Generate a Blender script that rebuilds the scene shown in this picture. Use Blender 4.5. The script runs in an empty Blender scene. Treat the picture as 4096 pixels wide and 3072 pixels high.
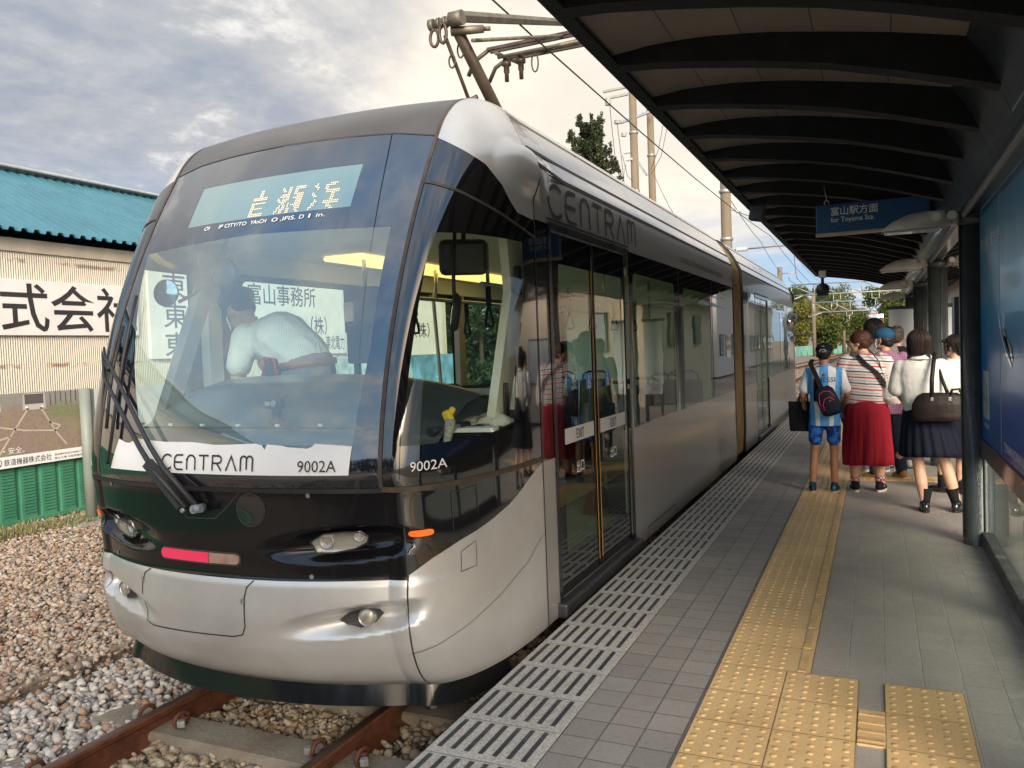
import bpy, bmesh, math, random
import numpy as np
from mathutils import Vector, Matrix, Euler
from mathutils.geometry import delaunay_2d_cdt
SC = bpy.context.scene
COL = SC.collection
R = math.radians
# ------------------------------------------------------------------ camera
cam = bpy.data.cameras.new("camera")
cam.sensor_width = 36.0
cam.lens = 28.477
cam.clip_start = 0.05
cam.clip_end = 3000
cam_o = bpy.data.objects.new("camera", cam)
COL.objects.link(cam_o)
cam_o.matrix_world = Matrix(((0.91135503, 0.01753299, 0.41124761, 0.0),
                             (0.40989482, 0.05275143, -0.91060613, 0.0),
                             (-0.03765955, 0.99845374, 0.0408886, 1.5125),
                             (0, 0, 0, 1)))
SC.camera = cam_o
SC.render.engine = 'CYCLES'
SC.cycles.use_denoising = True
SC.cycles.max_bounces = 8
SC.cycles.transparent_max_bounces = 16
SC.cycles.sample_clamp_indirect = 6
SC.view_settings.view_transform = 'Standard'
SC.view_settings.look = 'None'
SC.view_settings.gamma = 1.0
SC.view_settings.exposure = 1.58
# ------------------------------------------------------------------ node helpers
class NT:
    def __init__(s, nt):
        s.nt = nt
        nt.nodes.clear()
    def n(s, t, **kw):
        nd = s.nt.nodes.new(t)
        for k, v in kw.items():
            setattr(nd, k, v)
        return nd
    def l(s, a, b):
        s.nt.links.new(a, b)
    def put(s, sock, v):
        if isinstance(v, bpy.types.NodeSocket):
            s.l(v, sock)
        elif isinstance(v, (tuple, list)) and len(v) == 3 and sock.type == 'RGBA':
            sock.default_value = (*v, 1)
        else:
            sock.default_value = v
    def math(s, op, a, b=0.0, c=0.0, clamp=False):
        nd = s.n('ShaderNodeMath', operation=op, use_clamp=clamp)
        s.put(nd.inputs[0], a); s.put(nd.inputs[1], b); s.put(nd.inputs[2], c)
        return nd.outputs[0]
    def vmath(s, op, a, b=(0, 0, 0)):
        nd = s.n('ShaderNodeVectorMath', operation=op)
        s.put(nd.inputs[0], a); s.put(nd.inputs[1], b)
        return nd.outputs['Value'] if op in ('DOT_PRODUCT', 'LENGTH') else nd.outputs[0]
    def mix(s, f, a, b, mode='MIX'):
        nd = s.n('ShaderNodeMix', data_type='RGBA', blend_type=mode)
        nd.clamp_factor = True
        s.put(nd.inputs[0], f); s.put(nd.inputs[6], a); s.put(nd.inputs[7], b)
        return nd.outputs[2]
    def noise(s, vec, scale, detail=4, rough=0.55, dist=0.0, out=0):
        nd = s.n('ShaderNodeTexNoise')
        if vec is not None: s.l(vec, nd.inputs['Vector'])
        nd.inputs['Scale'].default_value = scale
        nd.inputs['Detail'].default_value = detail
        nd.inputs['Roughness'].default_value = rough
        nd.inputs['Distortion'].default_value = dist
        return nd.outputs[out]
    def ramp(s, f, stops, interp='LINEAR'):
        nd = s.n('ShaderNodeValToRGB')
        cr = nd.color_ramp
        cr.interpolation = interp
        while len(cr.elements) < len(stops): cr.elements.new(0.5)
        for e, (p, c) in zip(cr.elements, stops):
            e.position = p
            e.color = (*c, 1) if isinstance(c, (tuple, list)) else (c, c, c, 1)
        s.put(nd.inputs[0], f)
        return nd.outputs[0]
    def smooth(s, f, a, b):
        nd = s.n('ShaderNodeMapRange', interpolation_type='SMOOTHSTEP')
        s.put(nd.inputs[0], f); nd.inputs[1].default_value = a; nd.inputs[2].default_value = b
        return nd.outputs[0]
    def xyz(s, v):
        nd = s.n('ShaderNodeSeparateXYZ'); s.l(v, nd.inputs[0]); return nd.outputs
    def comb(s, x, y, z):
        nd = s.n('ShaderNodeCombineXYZ')
        for i, v in enumerate((x, y, z)): s.put(nd.inputs[i], v)
        return nd.outputs[0]
    def mapping(s, vec, scale=(1, 1, 1), loc=(0, 0, 0), rot=(0, 0, 0)):
        nd = s.n('ShaderNodeMapping'); s.l(vec, nd.inputs[0])
        nd.inputs['Scale'].default_value = scale; nd.inputs['Location'].default_value = loc; nd.inputs['Rotation'].default_value = rot
        return nd.outputs[0]
# ------------------------------------------------------------------ world: evening sky with broken cloud
SUN_EL, SUN_AZ = R(24), R(147)        # azimuth clockwise from +Y (the track's direction): behind and to the right
W = bpy.data.worlds.new("World")
SC.world = W
W.use_nodes = True
w = NT(W.node_tree)
sky = w.n('ShaderNodeTexSky', sky_type='NISHITA')
sky.sun_disc = False
sky.sun_elevation = SUN_EL
sky.sun_rotation = SUN_AZ
sky.air_density = 1.0; sky.dust_density = 1.2; sky.ozone_density = 1.5
tc = w.n('ShaderNodeTexCoord')
d = tc.outputs['Generated']
dx, dy, dz = w.xyz(d)
zz = w.math('MAXIMUM', dz, 0.0)
den = w.math('ADD', zz, 0.16)
pl = w.comb(w.math('DIVIDE', dx, den), w.math('DIVIDE', dy, den), 0.0)
n_big = w.noise(pl, 0.62, 6, 0.62, 0.5)
n_mid = w.noise(w.mapping(pl, (1.7, 1.25, 1), (3.1, 0.4, 0)), 1.15, 11, 0.63, 0.25)
n_det = w.noise(w.mapping(pl, (1, 1, 1), (7.3, 2.2, 0)), 4.6, 9, 0.66, 0.2)
SUNV = (math.sin(SUN_AZ) * math.cos(SUN_EL), math.cos(SUN_AZ) * math.cos(SUN_EL), math.sin(SUN_EL))
tosun = w.vmath('DOT_PRODUCT', d, SUNV)
warm = w.vmath('DOT_PRODUCT', d, (-0.298, 0.915, 0.272))       # creamy thin cloud above the tram roof
leftd = w.smooth(w.math('MULTIPLY', dx, -1.0), 0.30, 0.62)     # heavy grey bank over the shed
lowd = w.math('SUBTRACT', 1.0, w.smooth(dz, 0.07, 0.185))      # clear blue strip down the line
back = w.smooth(w.math('MULTIPLY', dy, -1.0), 0.02, 0.40)      # half of the sky behind the viewer
top = w.smooth(dz, 0.42, 0.75)
nish = w.mix(1.0, sky.outputs[0], (0.030, 0.036, 0.047), 'MULTIPLY')
blue_f = w.mix(w.smooth(dz, 0.02, 0.30), w.mix(0.75, nish, (0.175, 0.245, 0.32)), w.mix(0.85, nish, (0.075, 0.125, 0.215)))
blue_b = w.mix(0.85, nish, w.mix(w.smooth(dz, 0.1, 0.8), (0.27, 0.40, 0.52), (0.15, 0.305, 0.53)))
grey = w.mix(w.smooth(n_mid, 0.34, 0.66), (0.120, 0.138, 0.170), (0.200, 0.203, 0.208))
grey = w.mix(w.math('MULTIPLY', w.smooth(n_det, 0.40, 0.75), 0.45), grey, (0.265, 0.262, 0.26))
grey = w.mix(w.math('SUBTRACT', 1.0, w.smooth(dz, 0.10, 0.26)), grey, (0.128, 0.165, 0.228))
brk = w.smooth(w.math('ADD', n_mid, w.math('MULTIPLY', n_det, 0.40)), 0.735, 0.86)
grey = w.mix(w.math('MULTIPLY', brk, 0.85), grey, (0.345, 0.335, 0.322))
cream = w.mix(w.smooth(n_mid, 0.38, 0.66), (0.195, 0.195, 0.205), (0.36, 0.335, 0.30))
cream = w.mix(w.math('MULTIPLY', w.smooth(warm, 0.955, 0.995), 0.75), cream, (0.40, 0.36, 0.295))
front_c = w.mix(leftd, w.mix(w.smooth(n_mid, .35, .6), grey, cream), grey)
front_c = w.mix(w.math('MULTIPLY', w.smooth(warm, 0.915, 0.985), 0.9), front_c, cream)
streak = w.smooth(w.noise(w.mapping(pl, (0.9, 2.2, 1)), 0.9, 7, 0.6), 0.44, 0.66)
strip = w.mix(w.math('MULTIPLY', streak, 0.85), blue_f, (0.31, 0.30, 0.285))
front = w.mix(lowd, front_c, strip)
front = w.mix(top, front, w.mix(w.smooth(n_big, .35, .65), (0.20, 0.215, 0.24), (0.42, 0.41, 0.39)))
bk_c = w.smooth(w.math('ADD', n_mid, w.math('MULTIPLY', n_det, 0.2)), 0.52, 0.74)
bk_c = w.math('MULTIPLY', bk_c, w.math('ADD', 0.55, w.math('MULTIPLY', w.smooth(dx, -0.2, 0.5), 0.45)))
backs = w.mix(bk_c, blue_b, w.mix(w.smooth(n_det, 0.3, 0.7), (0.34, 0.335, 0.34), (0.66, 0.62, 0.57)))
col = w.mix(back, front, backs)
glow = w.smooth(tosun, 0.86, 1.0)
col = w.mix(w.math('MULTIPLY', glow, 0.9), col, (2.6, 2.0, 1.3))
below = w.smooth(w.math('MULTIPLY', dz, -1.0), 0.0, 0.05)
col = w.mix(below, col, (0.16, 0.15, 0.13))
bg = w.n('ShaderNodeBackground')
w.l(col, bg.inputs[0])
bg.inputs[1].default_value = 1.0
wo = w.n('ShaderNodeOutputWorld')
w.l(bg.outputs[0], wo.inputs[0])
# ------------------------------------------------------------------ sun
sl = bpy.data.lights.new("sun", 'SUN')
sl.energy = 1.35
sl.angle = R(28)
sl.color = (1.0, 0.94, 0.85)
so = bpy.data.objects.new("sun", sl)
COL.objects.link(so)
so.rotation_euler = Vector(SUNV).to_track_quat('Z', 'Y').to_euler()
so.location = (20, -30, 30)

# ------------------------------------------------------------------ materials
_M = {}
def mat(name, col, rough=0.5, metal=0.0, spec=0.5, coat=0.0, vary=0.12, nscale=3.0, bump=0.0, bscale=40.0,
        stain=None, stain_amt=0.0, stain_scale=1.5, island=None, emit=None, estr=0.0, stretch=(1, 1, 1), rvar=0.08):
    """principled surface with a noise-broken colour, roughness and relief"""
    if name in _M: return _M[name]
    m = bpy.data.materials.new(name); m.use_nodes = True
    t = NT(m.node_tree)
    g = t.n('ShaderNodeNewGeometry')
    pos = t.mapping(g.outputs['Position'], stretch)
    f = t.noise(pos, nscale, 6, 0.6)
    lo = tuple(max(0, c * (1 - vary)) for c in col); hi = tuple(c * (1 + vary) for c in col)
    c = t.mix(t.smooth(f, 0.28, 0.72), lo, hi)
    if island:
        c = t.mix(0.9, c, t.ramp(g.outputs['Random Per Island'], island))
        c = t.mix(1.0, c, t.mix(f, (0.7, 0.7, 0.7), (1.25, 1.25, 1.25)), 'MULTIPLY')
    if stain:
        sf = t.noise(pos, stain_scale, 8, 0.7, 0.4)
        c = t.mix(t.math('MULTIPLY', t.smooth(sf, 0.5, 0.72), stain_amt), c, stain)
    b = t.n('ShaderNodeBsdfPrincipled')
    t.l(c, b.inputs['Base Color'])
    r = t.math('ADD', t.math('MULTIPLY', t.noise(pos, nscale * 2.3, 4), 2 * rvar), rough - rvar, clamp=True)
    t.l(r, b.inputs['Roughness'])
    b.inputs['Metallic'].default_value = metal
    b.inputs['Specular IOR Level'].default_value = spec
    b.inputs['Coat Weight'].default_value = coat
    b.inputs['Coat Roughness'].default_value = 0.03
    if emit:
        b.inputs['Emission Color'].default_value = (*emit, 1); b.inputs['Emission Strength'].default_value = estr
    if bump:
        bp = t.n('ShaderNodeBump'); bp.inputs['Strength'].default_value = bump; bp.inputs['Distance'].default_value = 0.02
        t.l(t.noise(pos, bscale, 5), bp.inputs['Height']); t.l(bp.outputs[0], b.inputs['Normal'])
    o = t.n('ShaderNodeOutputMaterial'); t.l(b.outputs[0], o.inputs[0])
    _M[name] = m
    return m
def custom(name, fn):
    if name in _M: return _M[name]
    m = bpy.data.materials.new(name); m.use_nodes = True
    t = NT(m.node_tree)
    o = t.n('ShaderNodeOutputMaterial')
    t.l(fn(t), o.inputs[0])
    _M[name] = m
    return m
def pbsdf(t, col, rough=0.5, metal=0.0, **kw):
    b = t.n('ShaderNodeBsdfPrincipled')
    t.put(b.inputs['Base Color'], col); t.put(b.inputs['Roughness'], rough); t.put(b.inputs['Metallic'], metal)
    for k, v in kw.items(): t.put(b.inputs[k.replace('_', ' ')], v)
    return b
def glass(name, tint, ior=1.6, rough=0.0, wav=0.0, haze=0.0):
    """thin sheet of tinted glass: what lies behind shows through, the rest reflects"""
    def fn(t):
        tr = t.n('ShaderNodeBsdfTransparent'); tr.inputs[0].default_value = (*tint, 1)
        gl = t.n('ShaderNodeBsdfGlossy'); gl.inputs['Roughness'].default_value = rough
        gl.inputs[0].default_value = (1, 1, 1, 1)
        fr = t.n('ShaderNodeFresnel'); gb = t.n('ShaderNodeNewGeometry')
        t.l(t.math('ADD', ior, t.math('MULTIPLY', gb.outputs['Backfacing'], 1 / ior - ior)), fr.inputs[0])      # a thin pane mirrors alike from both sides
        if wav:
            g = t.n('ShaderNodeNewGeometry')
            bp = t.n('ShaderNodeBump'); bp.inputs['Strength'].default_value = wav; bp.inputs['Distance'].default_value = 0.05
            t.l(t.noise(t.mapping(g.outputs['Position'], (1, 0.6, 2.0)), 1.6, 2), bp.inputs['Height'])
            t.l(bp.outputs[0], gl.inputs['Normal']); t.l(bp.outputs[0], fr.inputs['Normal'])
        mx = t.n('ShaderNodeMixShader'); t.l(fr.outputs[0], mx.inputs[0]); t.l(tr.outputs[0], mx.inputs[1]); t.l(gl.outputs[0], mx.inputs[2])
        if haze:
            df = t.n('ShaderNodeBsdfDiffuse'); df.inputs[0].default_value = (.55, .66, .66, 1)  # pale veil of reflected sky haze put into the glass as colour
            m2 = t.n('ShaderNodeMixShader'); m2.inputs[0].default_value = haze; t.l(mx.outputs[0], m2.inputs[1]); t.l(df.outputs[0], m2.inputs[2]); return m2.outputs[0]
        return mx.outputs[0]
    return custom(name, fn)
# ------------------------------------------------------------------ objects
def tag(o, label=None, cat=None, group=None, kind=None):
    if label: o['label'] = label
    if cat: o['category'] = cat
    if group: o['group'] = group
    if kind: o['kind'] = kind
    return o
def thing(name, label, cat, loc=(0, 0, 0), group=None, rz=0.0):
    o = bpy.data.objects.new(name, None)
    o.empty_display_size = 0.1
    COL.objects.link(o); o.location = loc; o.rotation_euler = (0, 0, rz)
    return tag(o, label, cat, group)
def link_mesh(name, verts, faces, mats, parent=None, smooth=False, idx=None, normals=None):
    me = bpy.data.meshes.new(name)
    verts = np.asarray(verts, float)
    me.from_pydata(verts.tolist() if len(verts) else [], [], faces if isinstance(faces, list) else faces.tolist())
    if not isinstance(mats, (list, tuple)): mats = [mats]
    for m in mats: me.materials.append(m)
    if idx is not None: me.polygons.foreach_set('material_index', np.asarray(idx, dtype=np.int32))
    if smooth: me.polygons.foreach_set('use_smooth', np.ones(len(me.polygons), dtype=bool))
    me.update()
    if normals is not None: me.normals_split_custom_set_from_vertices([tuple(n) for n in normals])
    o = bpy.data.objects.new(name, me)
    COL.objects.link(o)
    if parent is not None: o.parent = parent
    return o
class MB:
    """collects shapes, links them as ONE mesh object"""
    def __init__(s):
        s.v = []; s.f = []; s.m = []; s.sm = []; s.mi = 0
    def add(s, vs, fs, smooth=False):
        b = len(s.v)
        s.v.extend([tuple(map(float, q)) for q in vs])
        for f in fs:
            s.f.append(tuple(b + i for i in f)); s.m.append(s.mi); s.sm.append(smooth)
        return s
    def box(s, c, d, rot=None, bev=0.0):
        x, y, z = (q / 2 for q in d)
        if bev > 0:
            bev = min(bev, x * .9, y * .9, z * .9)
            bm = bmesh.new(); bmesh.ops.create_cube(bm, size=1)
            for q in bm.verts: q.co = Vector((q.co.x * d[0], q.co.y * d[1], q.co.z * d[2]))
            bmesh.ops.bevel(bm, geom=bm.edges[:], offset=bev, segments=2, affect='EDGES', profile=0.5)
            bm.verts.index_update()
            vs = [Vector(q.co) for q in bm.verts]; fs = [[q.index for q in f.verts] for f in bm.faces]
            bm.free()
        else:
            vs = [Vector((sx * x, sy * y, sz * z)) for sx in (-1, 1) for sy in (-1, 1) for sz in (-1, 1)]
            fs = [(0, 1, 3, 2), (4, 6, 7, 5), (0, 4, 5, 1), (2, 3, 7, 6), (0, 2, 6, 4), (1, 5, 7, 3)]
        if rot is not None:
            mr = Euler(rot).to_matrix() if not isinstance(rot, Matrix) else rot
            vs = [mr @ q for q in vs]
        c = Vector(c)
        return s.add([q + c for q in vs], fs)
    def beam(s, a, b, wd, ht, up=(0, 0, 1)):
        a, b = Vector(a), Vector(b); t = (b - a); L = t.length; t.normalize()
        sd = t.cross(Vector(up)); sd = sd.normalized() if sd.length > 1e-6 else Vector((1, 0, 0)); u = sd.cross(t)
        return s.box((a + b) / 2, (wd, L, ht), Matrix((sd, t, u)).transposed())
    def tube(s, pts, r, n=8, caps=True, smooth=True):
        pts = [Vector(p) for p in pts]
        rs = r if isinstance(r, (list, tuple)) else [r] * len(pts)
        vs, fs = [], []
        up = None
        for i, p in enumerate(pts):
            t = (pts[min(i + 1, len(pts) - 1)] - pts[max(i - 1, 0)])
            t = t.normalized() if t.length > 1e-9 else Vector((0, 0, 1))
            if up is None:
                a = Vector((0, 0, 1)) if abs(t.z) < 0.9 else Vector((1, 0, 0))
                up = t.cross(a).normalized()
            up = (up - t * up.dot(t)); up = up.normalized() if up.length > 1e-6 else t.orthogonal().normalized()
            w2 = t.cross(up)
            for k in range(n):
                an = 2 * math.pi * k / n
                vs.append(p + (up * math.cos(an) + w2 * math.sin(an)) * rs[i])
        for i in range(len(pts) - 1):
            for k in range(n):
                k2 = (k + 1) % n
                fs.append((i * n + k, i * n + k2, (i + 1) * n + k2, (i + 1) * n + k))
        s.add(vs, fs, smooth)
        if caps:
            b = len(s.v) - len(vs)
            s.f.append(tuple(b + k for k in reversed(range(n)))); s.m.append(s.mi); s.sm.append(False)
            s.f.append(tuple(b + (len(pts) - 1) * n + k for k in range(n))); s.m.append(s.mi); s.sm.append(False)
        return s
    def cyl(s, a, b, r0, r1=None, n=16):
        return s.tube([a, b], [r0, r0 if r1 is None else r1], n)
    def lathe(s, prof, c=(0, 0, 0), n=20, axis='Z', smooth=True):
        vs, fs = [], []
        for (r, z) in prof:
            for k in range(n):
                an = 2 * math.pi * k / n
                x, y = r * math.cos(an), r * math.sin(an)
                p = (x, y, z) if axis == 'Z' else ((z, x, y) if axis == 'X' else (y, z, x))
                vs.append(Vector(c) + Vector(p))
        for i in range(len(prof) - 1):
            for k in range(n):
                k2 = (k + 1) % n
                fs.append((i * n + k, i * n + k2, (i + 1) * n + k2, (i + 1) * n + k))
        return s.add(vs, fs, smooth)
    def ball(s, c, r, nu=14, nv=9):
        r = (r, r, r) if not isinstance(r, (tuple, list)) else r
        vs, fs = [], []
        for i in range(nv + 1):
            th = math.pi * i / nv
            for k in range(nu):
                ph = 2 * math.pi * k / nu
                vs.append((c[0] + r[0] * math.sin(th) * math.cos(ph), c[1] + r[1] * math.sin(th) * math.sin(ph), c[2] + r[2] * math.cos(th)))
        for i in range(nv):
            for k in range(nu):
                k2 = (k + 1) % nu
                fs.append((i * nu + k, (i + 1) * nu + k, (i + 1) * nu + k2, i * nu + k2))
        return s.add(vs, fs, True)
    def prism(s, poly, fn, t):
        """poly: 2-D outline; fn(a, b, h) -> point; extruded h = 0..t"""
        n = len(poly)
        vs = [fn(a, b, 0.0) for a, b in poly] + [fn(a, b, t) for a, b in poly]
        fs = [tuple(range(n))[::-1], tuple(range(n, 2 * n))] + [(i, (i + 1) % n, n + (i + 1) % n, n + i) for i in range(n)]
        return s.add(vs, fs)
    def grid(s, fn, nu, nv, smooth=True):
        vs = [fn(i / nu, j / nv) for i in range(nu + 1) for j in range(nv + 1)]
        fs = [(i * (nv + 1) + j, (i + 1) * (nv + 1) + j, (i + 1) * (nv + 1) + j + 1, i * (nv + 1) + j + 1) for i in range(nu) for j in range(nv)]
        return s.add(vs, fs, smooth)
    def build(s, name, mats, parent=None):
        o = link_mesh(name, s.v, s.f, mats, parent, idx=s.m)
        o.data.polygons.foreach_set('use_smooth', np.array(s.sm, dtype=bool))
        o.data.update()
        return o
def struct(o): o['kind'] = 'structure'; return o
def stuff(o): o['kind'] = 'stuff'; return o
_tx = {}
def text2d(body, size, bold=0.0):
    """outline mesh of a line of lettering in 2-D, left edge at 0, base line at 0"""
    if (body, bold) not in _tx:
        cu = bpy.data.curves.new('lettering', 'FONT'); cu.body = body; cu.size = 1; cu.resolution_u = 3; cu.offset = bold
        o = bpy.data.objects.new('lettering', cu); COL.objects.link(o)
        dg = bpy.context.evaluated_depsgraph_get()
        ev = o.evaluated_get(dg); me = ev.to_mesh()
        vs = np.array([v.co[:2] for v in me.vertices]) if len(me.vertices) else np.zeros((0, 2))
        fs = [tuple(p.vertices) for p in me.polygons]
        ev.to_mesh_clear(); bpy.data.objects.remove(o); bpy.data.curves.remove(cu)
        if len(vs): vs[:, 0] -= vs[:, 0].min()
        _tx[(body, bold)] = (vs, fs)
    vs, fs = _tx[(body, bold)]
    return vs * size, fs
def text(name, body, fn, width=None, size=0.1, mats=None, parent=None, bold=0.0):
    """lettering laid on a surface: fn(u, v) -> point; width fixes its length"""
    vs, fs = text2d(body, 1.0, bold)
    sx = width / vs[:, 0].max() if width else size
    sy = size
    return link_mesh(name, [fn(a * sx, b * sy) for a, b in vs], fs, mats, parent)
def ribbon(strokes, wd):
    """2-D strokes (polylines) -> flat ribbon polygons"""
    V, F = [], []
    for st in strokes:
        st = [Vector((a, b)) for a, b in st]; n = len(st); b0 = len(V)
        for i, p in enumerate(st):
            t1 = (st[i] - st[i - 1]).normalized() if i > 0 else (st[1] - st[0]).normalized()
            t2 = (st[i + 1] - st[i]).normalized() if i < n - 1 else t1
            nm = Vector((-(t1 + t2).y, (t1 + t2).x))
            nm = nm.normalized() if nm.length > 1e-6 else Vector((-t1.y, t1.x))
            k = 1 / max(0.5, nm.dot(Vector((-t1.y, t1.x))))
            V += [p + nm * wd / 2 * k, p - nm * wd / 2 * k]
        F += [(b0 + 2 * i, b0 + 2 * i + 1, b0 + 2 * i + 3, b0 + 2 * i + 2) for i in range(n - 1)]
    return V, F
def arc(cx, cy, rx, ry, a0, a1, n=10):
    return [(cx + rx * math.cos(R(a0 + (a1 - a0) * i / n)), cy + ry * math.sin(R(a0 + (a1 - a0) * i / n))) for i in range(n + 1)]
rng = random.Random(7)
# ================================================================== SETTING: ground, track bed, platform
def tile_mat(name, base, x0, tx, y0, ty, joint, jw=0.004, bond=0.0, vary=0.16, jbump=1.0, grime=0.5, rough=0.62, speck=0.0):
    def fn(t):
        g = t.n('ShaderNodeNewGeometry'); px, py, pz = t.xyz(g.outputs['Position'])
        u = t.math('DIVIDE', t.math('SUBTRACT', px, x0), tx); iu = t.math('FLOOR', u)
        off = t.math('MULTIPLY', t.math('FLOORED_MODULO', iu, 2.0), bond)
        v = t.math('ADD', t.math('DIVIDE', t.math('SUBTRACT', py, y0), ty), off); iv = t.math('FLOOR', v)
        fu = t.math('PINGPONG', u, 0.5); fv = t.math('PINGPONG', v, 0.5)
        du = t.math('MULTIPLY', fu, tx); dv = t.math('MULTIPLY', fv, ty)
        wob = t.math('MULTIPLY', t.math('SUBTRACT', t.noise(g.outputs['Position'], 60, 3), 0.5), 0.004)
        dd = t.math('ADD', t.math('MINIMUM', du, dv), wob)
        jm = t.math('SUBTRACT', 1.0, t.smooth(dd, jw * 0.35, jw))
        wn = t.n('ShaderNodeTexWhiteNoise', noise_dimensions='2D'); t.l(t.comb(iu, iv, 0.0), wn.inputs['Vector'])
        k = t.math('ADD', 1.0 - vary, t.math('MULTIPLY', wn.outputs['Value'], 2 * vary))
        n1 = t.noise(g.outputs['Position'], 1.3, 8, 0.65, 0.3); n2 = t.noise(g.outputs['Position'], 95, 4, 0.7); n3 = t.noise(t.mapping(g.outputs['Position'], (1, .35, 1)), 9, 6, 0.65)
        c = t.mix(1.0, base, t.mix(k, (0, 0, 0), (1, 1, 1)), 'MULTIPLY') if False else base
        vs = t.n('ShaderNodeVectorMath', operation='SCALE'); vs.inputs[0].default_value = base; t.l(k, vs.inputs['Scale'])
        c = vs.outputs[0]
        c = t.mix(t.math('MULTIPLY', t.smooth(n1, 0.40, 0.66), grime), c, tuple(q * 0.62 for q in base))
        c = t.mix(t.math('MULTIPLY', t.smooth(n3, 0.55, 0.75), grime * .6), c, tuple(min(1, q * 1.28) for q in base))
        c = t.mix(0.25 + speck, c, t.mix(t.smooth(n2, 0.3, 0.7), tuple(q * (0.55 - .3 * speck) for q in base), tuple(min(1, q * (1.4 + .3 * speck)) for q in base)))
        gum = t.n('ShaderNodeTexVoronoi'); t.l(g.outputs['Position'], gum.inputs['Vector']); gum.inputs['Scale'].default_value = 1.7
        c = t.mix(t.math('MULTIPLY', t.math('SUBTRACT', 1.0, t.smooth(gum.outputs['Distance'], 0.018, 0.03)), 0.8), c, (0.03, 0.028, 0.025))
        if name == 'inner_tiles':     # lime and rust marks along the foot of the windbreak
            wk = t.math('MULTIPLY', t.math('MULTIPLY', t.smooth(px, .30, .58), t.math('SUBTRACT', 1.0, t.smooth(px, .72, .8))), t.smooth(t.noise(g.outputs['Position'], 3.4, 8, .7), .52, .66))
            c = t.mix(t.math('MULTIPLY', wk, .75), c, t.mix(t.smooth(t.noise(g.outputs['Position'], 1.1, 3), .5, .6), (.48, .45, .41), (.27, .16, .085)))
        jc = t.mix(t.smooth(t.noise(g.outputs['Position'], 5, 5), 0.4, 0.65), joint, tuple(q * 0.6 for q in joint))
        c = t.mix(t.math('MULTIPLY', jm, 0.85), c, jc)
        b = pbsdf(t, c, t.math('ADD', rough - 0.14, t.math('MULTIPLY', n1, 0.28)))
        hgt = t.math('SUBTRACT', t.math('ADD', t.math('MULTIPLY', n2, 0.10), t.math('MULTIPLY', n3, 0.12)), t.math('MULTIPLY', jm, jbump))
        bp = t.n('ShaderNodeBump'); bp.inputs['Strength'].default_value = 0.5; bp.inputs['Distance'].default_value = 0.006
        t.l(hgt, bp.inputs['Height']); t.l(bp.outputs[0], b.inputs['Normal'])
        return b.outputs[0]
    return custom(name, fn)
M_conc = mat('concrete', (0.27, 0.26, 0.235), 0.85, vary=0.2, nscale=4, bump=0.35, bscale=60, stain=(0.12, 0.10, 0.08), stain_amt=0.6, stain_scale=2.2)
M_soil = mat('soil', (0.20, 0.155, 0.115), 0.95, vary=0.35, nscale=9, bump=0.8, bscale=30, stain=(0.10, 0.10, 0.05), stain_amt=0.5)
M_tileL = tile_mat('edge_side_tiles', (0.225, 0.208, 0.19), -1.155, 0.148, 2.754, 0.15, (0.085, 0.078, 0.07), 0.0042)
M_tileR = tile_mat('inner_tiles', (0.305, 0.277, 0.243), -0.299, 0.1535, 0.0, 0.26, (0.34, 0.33, 0.30), 0.0036, bond=0.5, grime=0.65, vary=0.07)
M_gran = tile_mat('granite_edge', (0.35, 0.335, 0.31), -1.603, 0.60, 2.604, 0.3, (0.17, 0.16, 0.145), 0.0042, grime=0.30, speck=0.35)
M_slot = mat('dark_grip_strip', (0.028, 0.028, 0.034), 0.6, vary=0.4, nscale=30, stain=(0.12, 0.11, 0.10), stain_amt=0.5, stain_scale=5)
M_yel = tile_mat('yellow_block', (0.55, 0.372, 0.175), -0.697, 0.30, 2.9006, 0.30, (0.17, 0.10, 0.04), 0.0042, grime=0.62, vary=0.09, rough=0.55)

ground = MB()
def gz(x, y):
    h = -0.50
    if x < -5.0: h = -0.37 + 0.02 * math.sin(x * 1.7) * math.cos(y * 1.3)
    return h
xs = [-1500, -300, -80, -30, -16, -12, -10.5, -9.4, -8, -7, -6, -5.2, -4.72, -4.62, -1.2, 3, 6, 30, 300, 1500]
ys = [-300, -40, -8, -2, 2, 4, 6, 8, 10, 14, 20, 40, 80, 200, 600, 2500]
gv = [(x, y, gz(x, y)) for x in xs for y in ys]
gf = [(i * len(ys) + j, (i + 1) * len(ys) + j, (i + 1) * len(ys) + j + 1, i * len(ys) + j + 1) for i in range(len(xs) - 1) for j in range(len(ys) - 1)]
struct(link_mesh('ground', gv, gf, M_soil, smooth=True))

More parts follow.
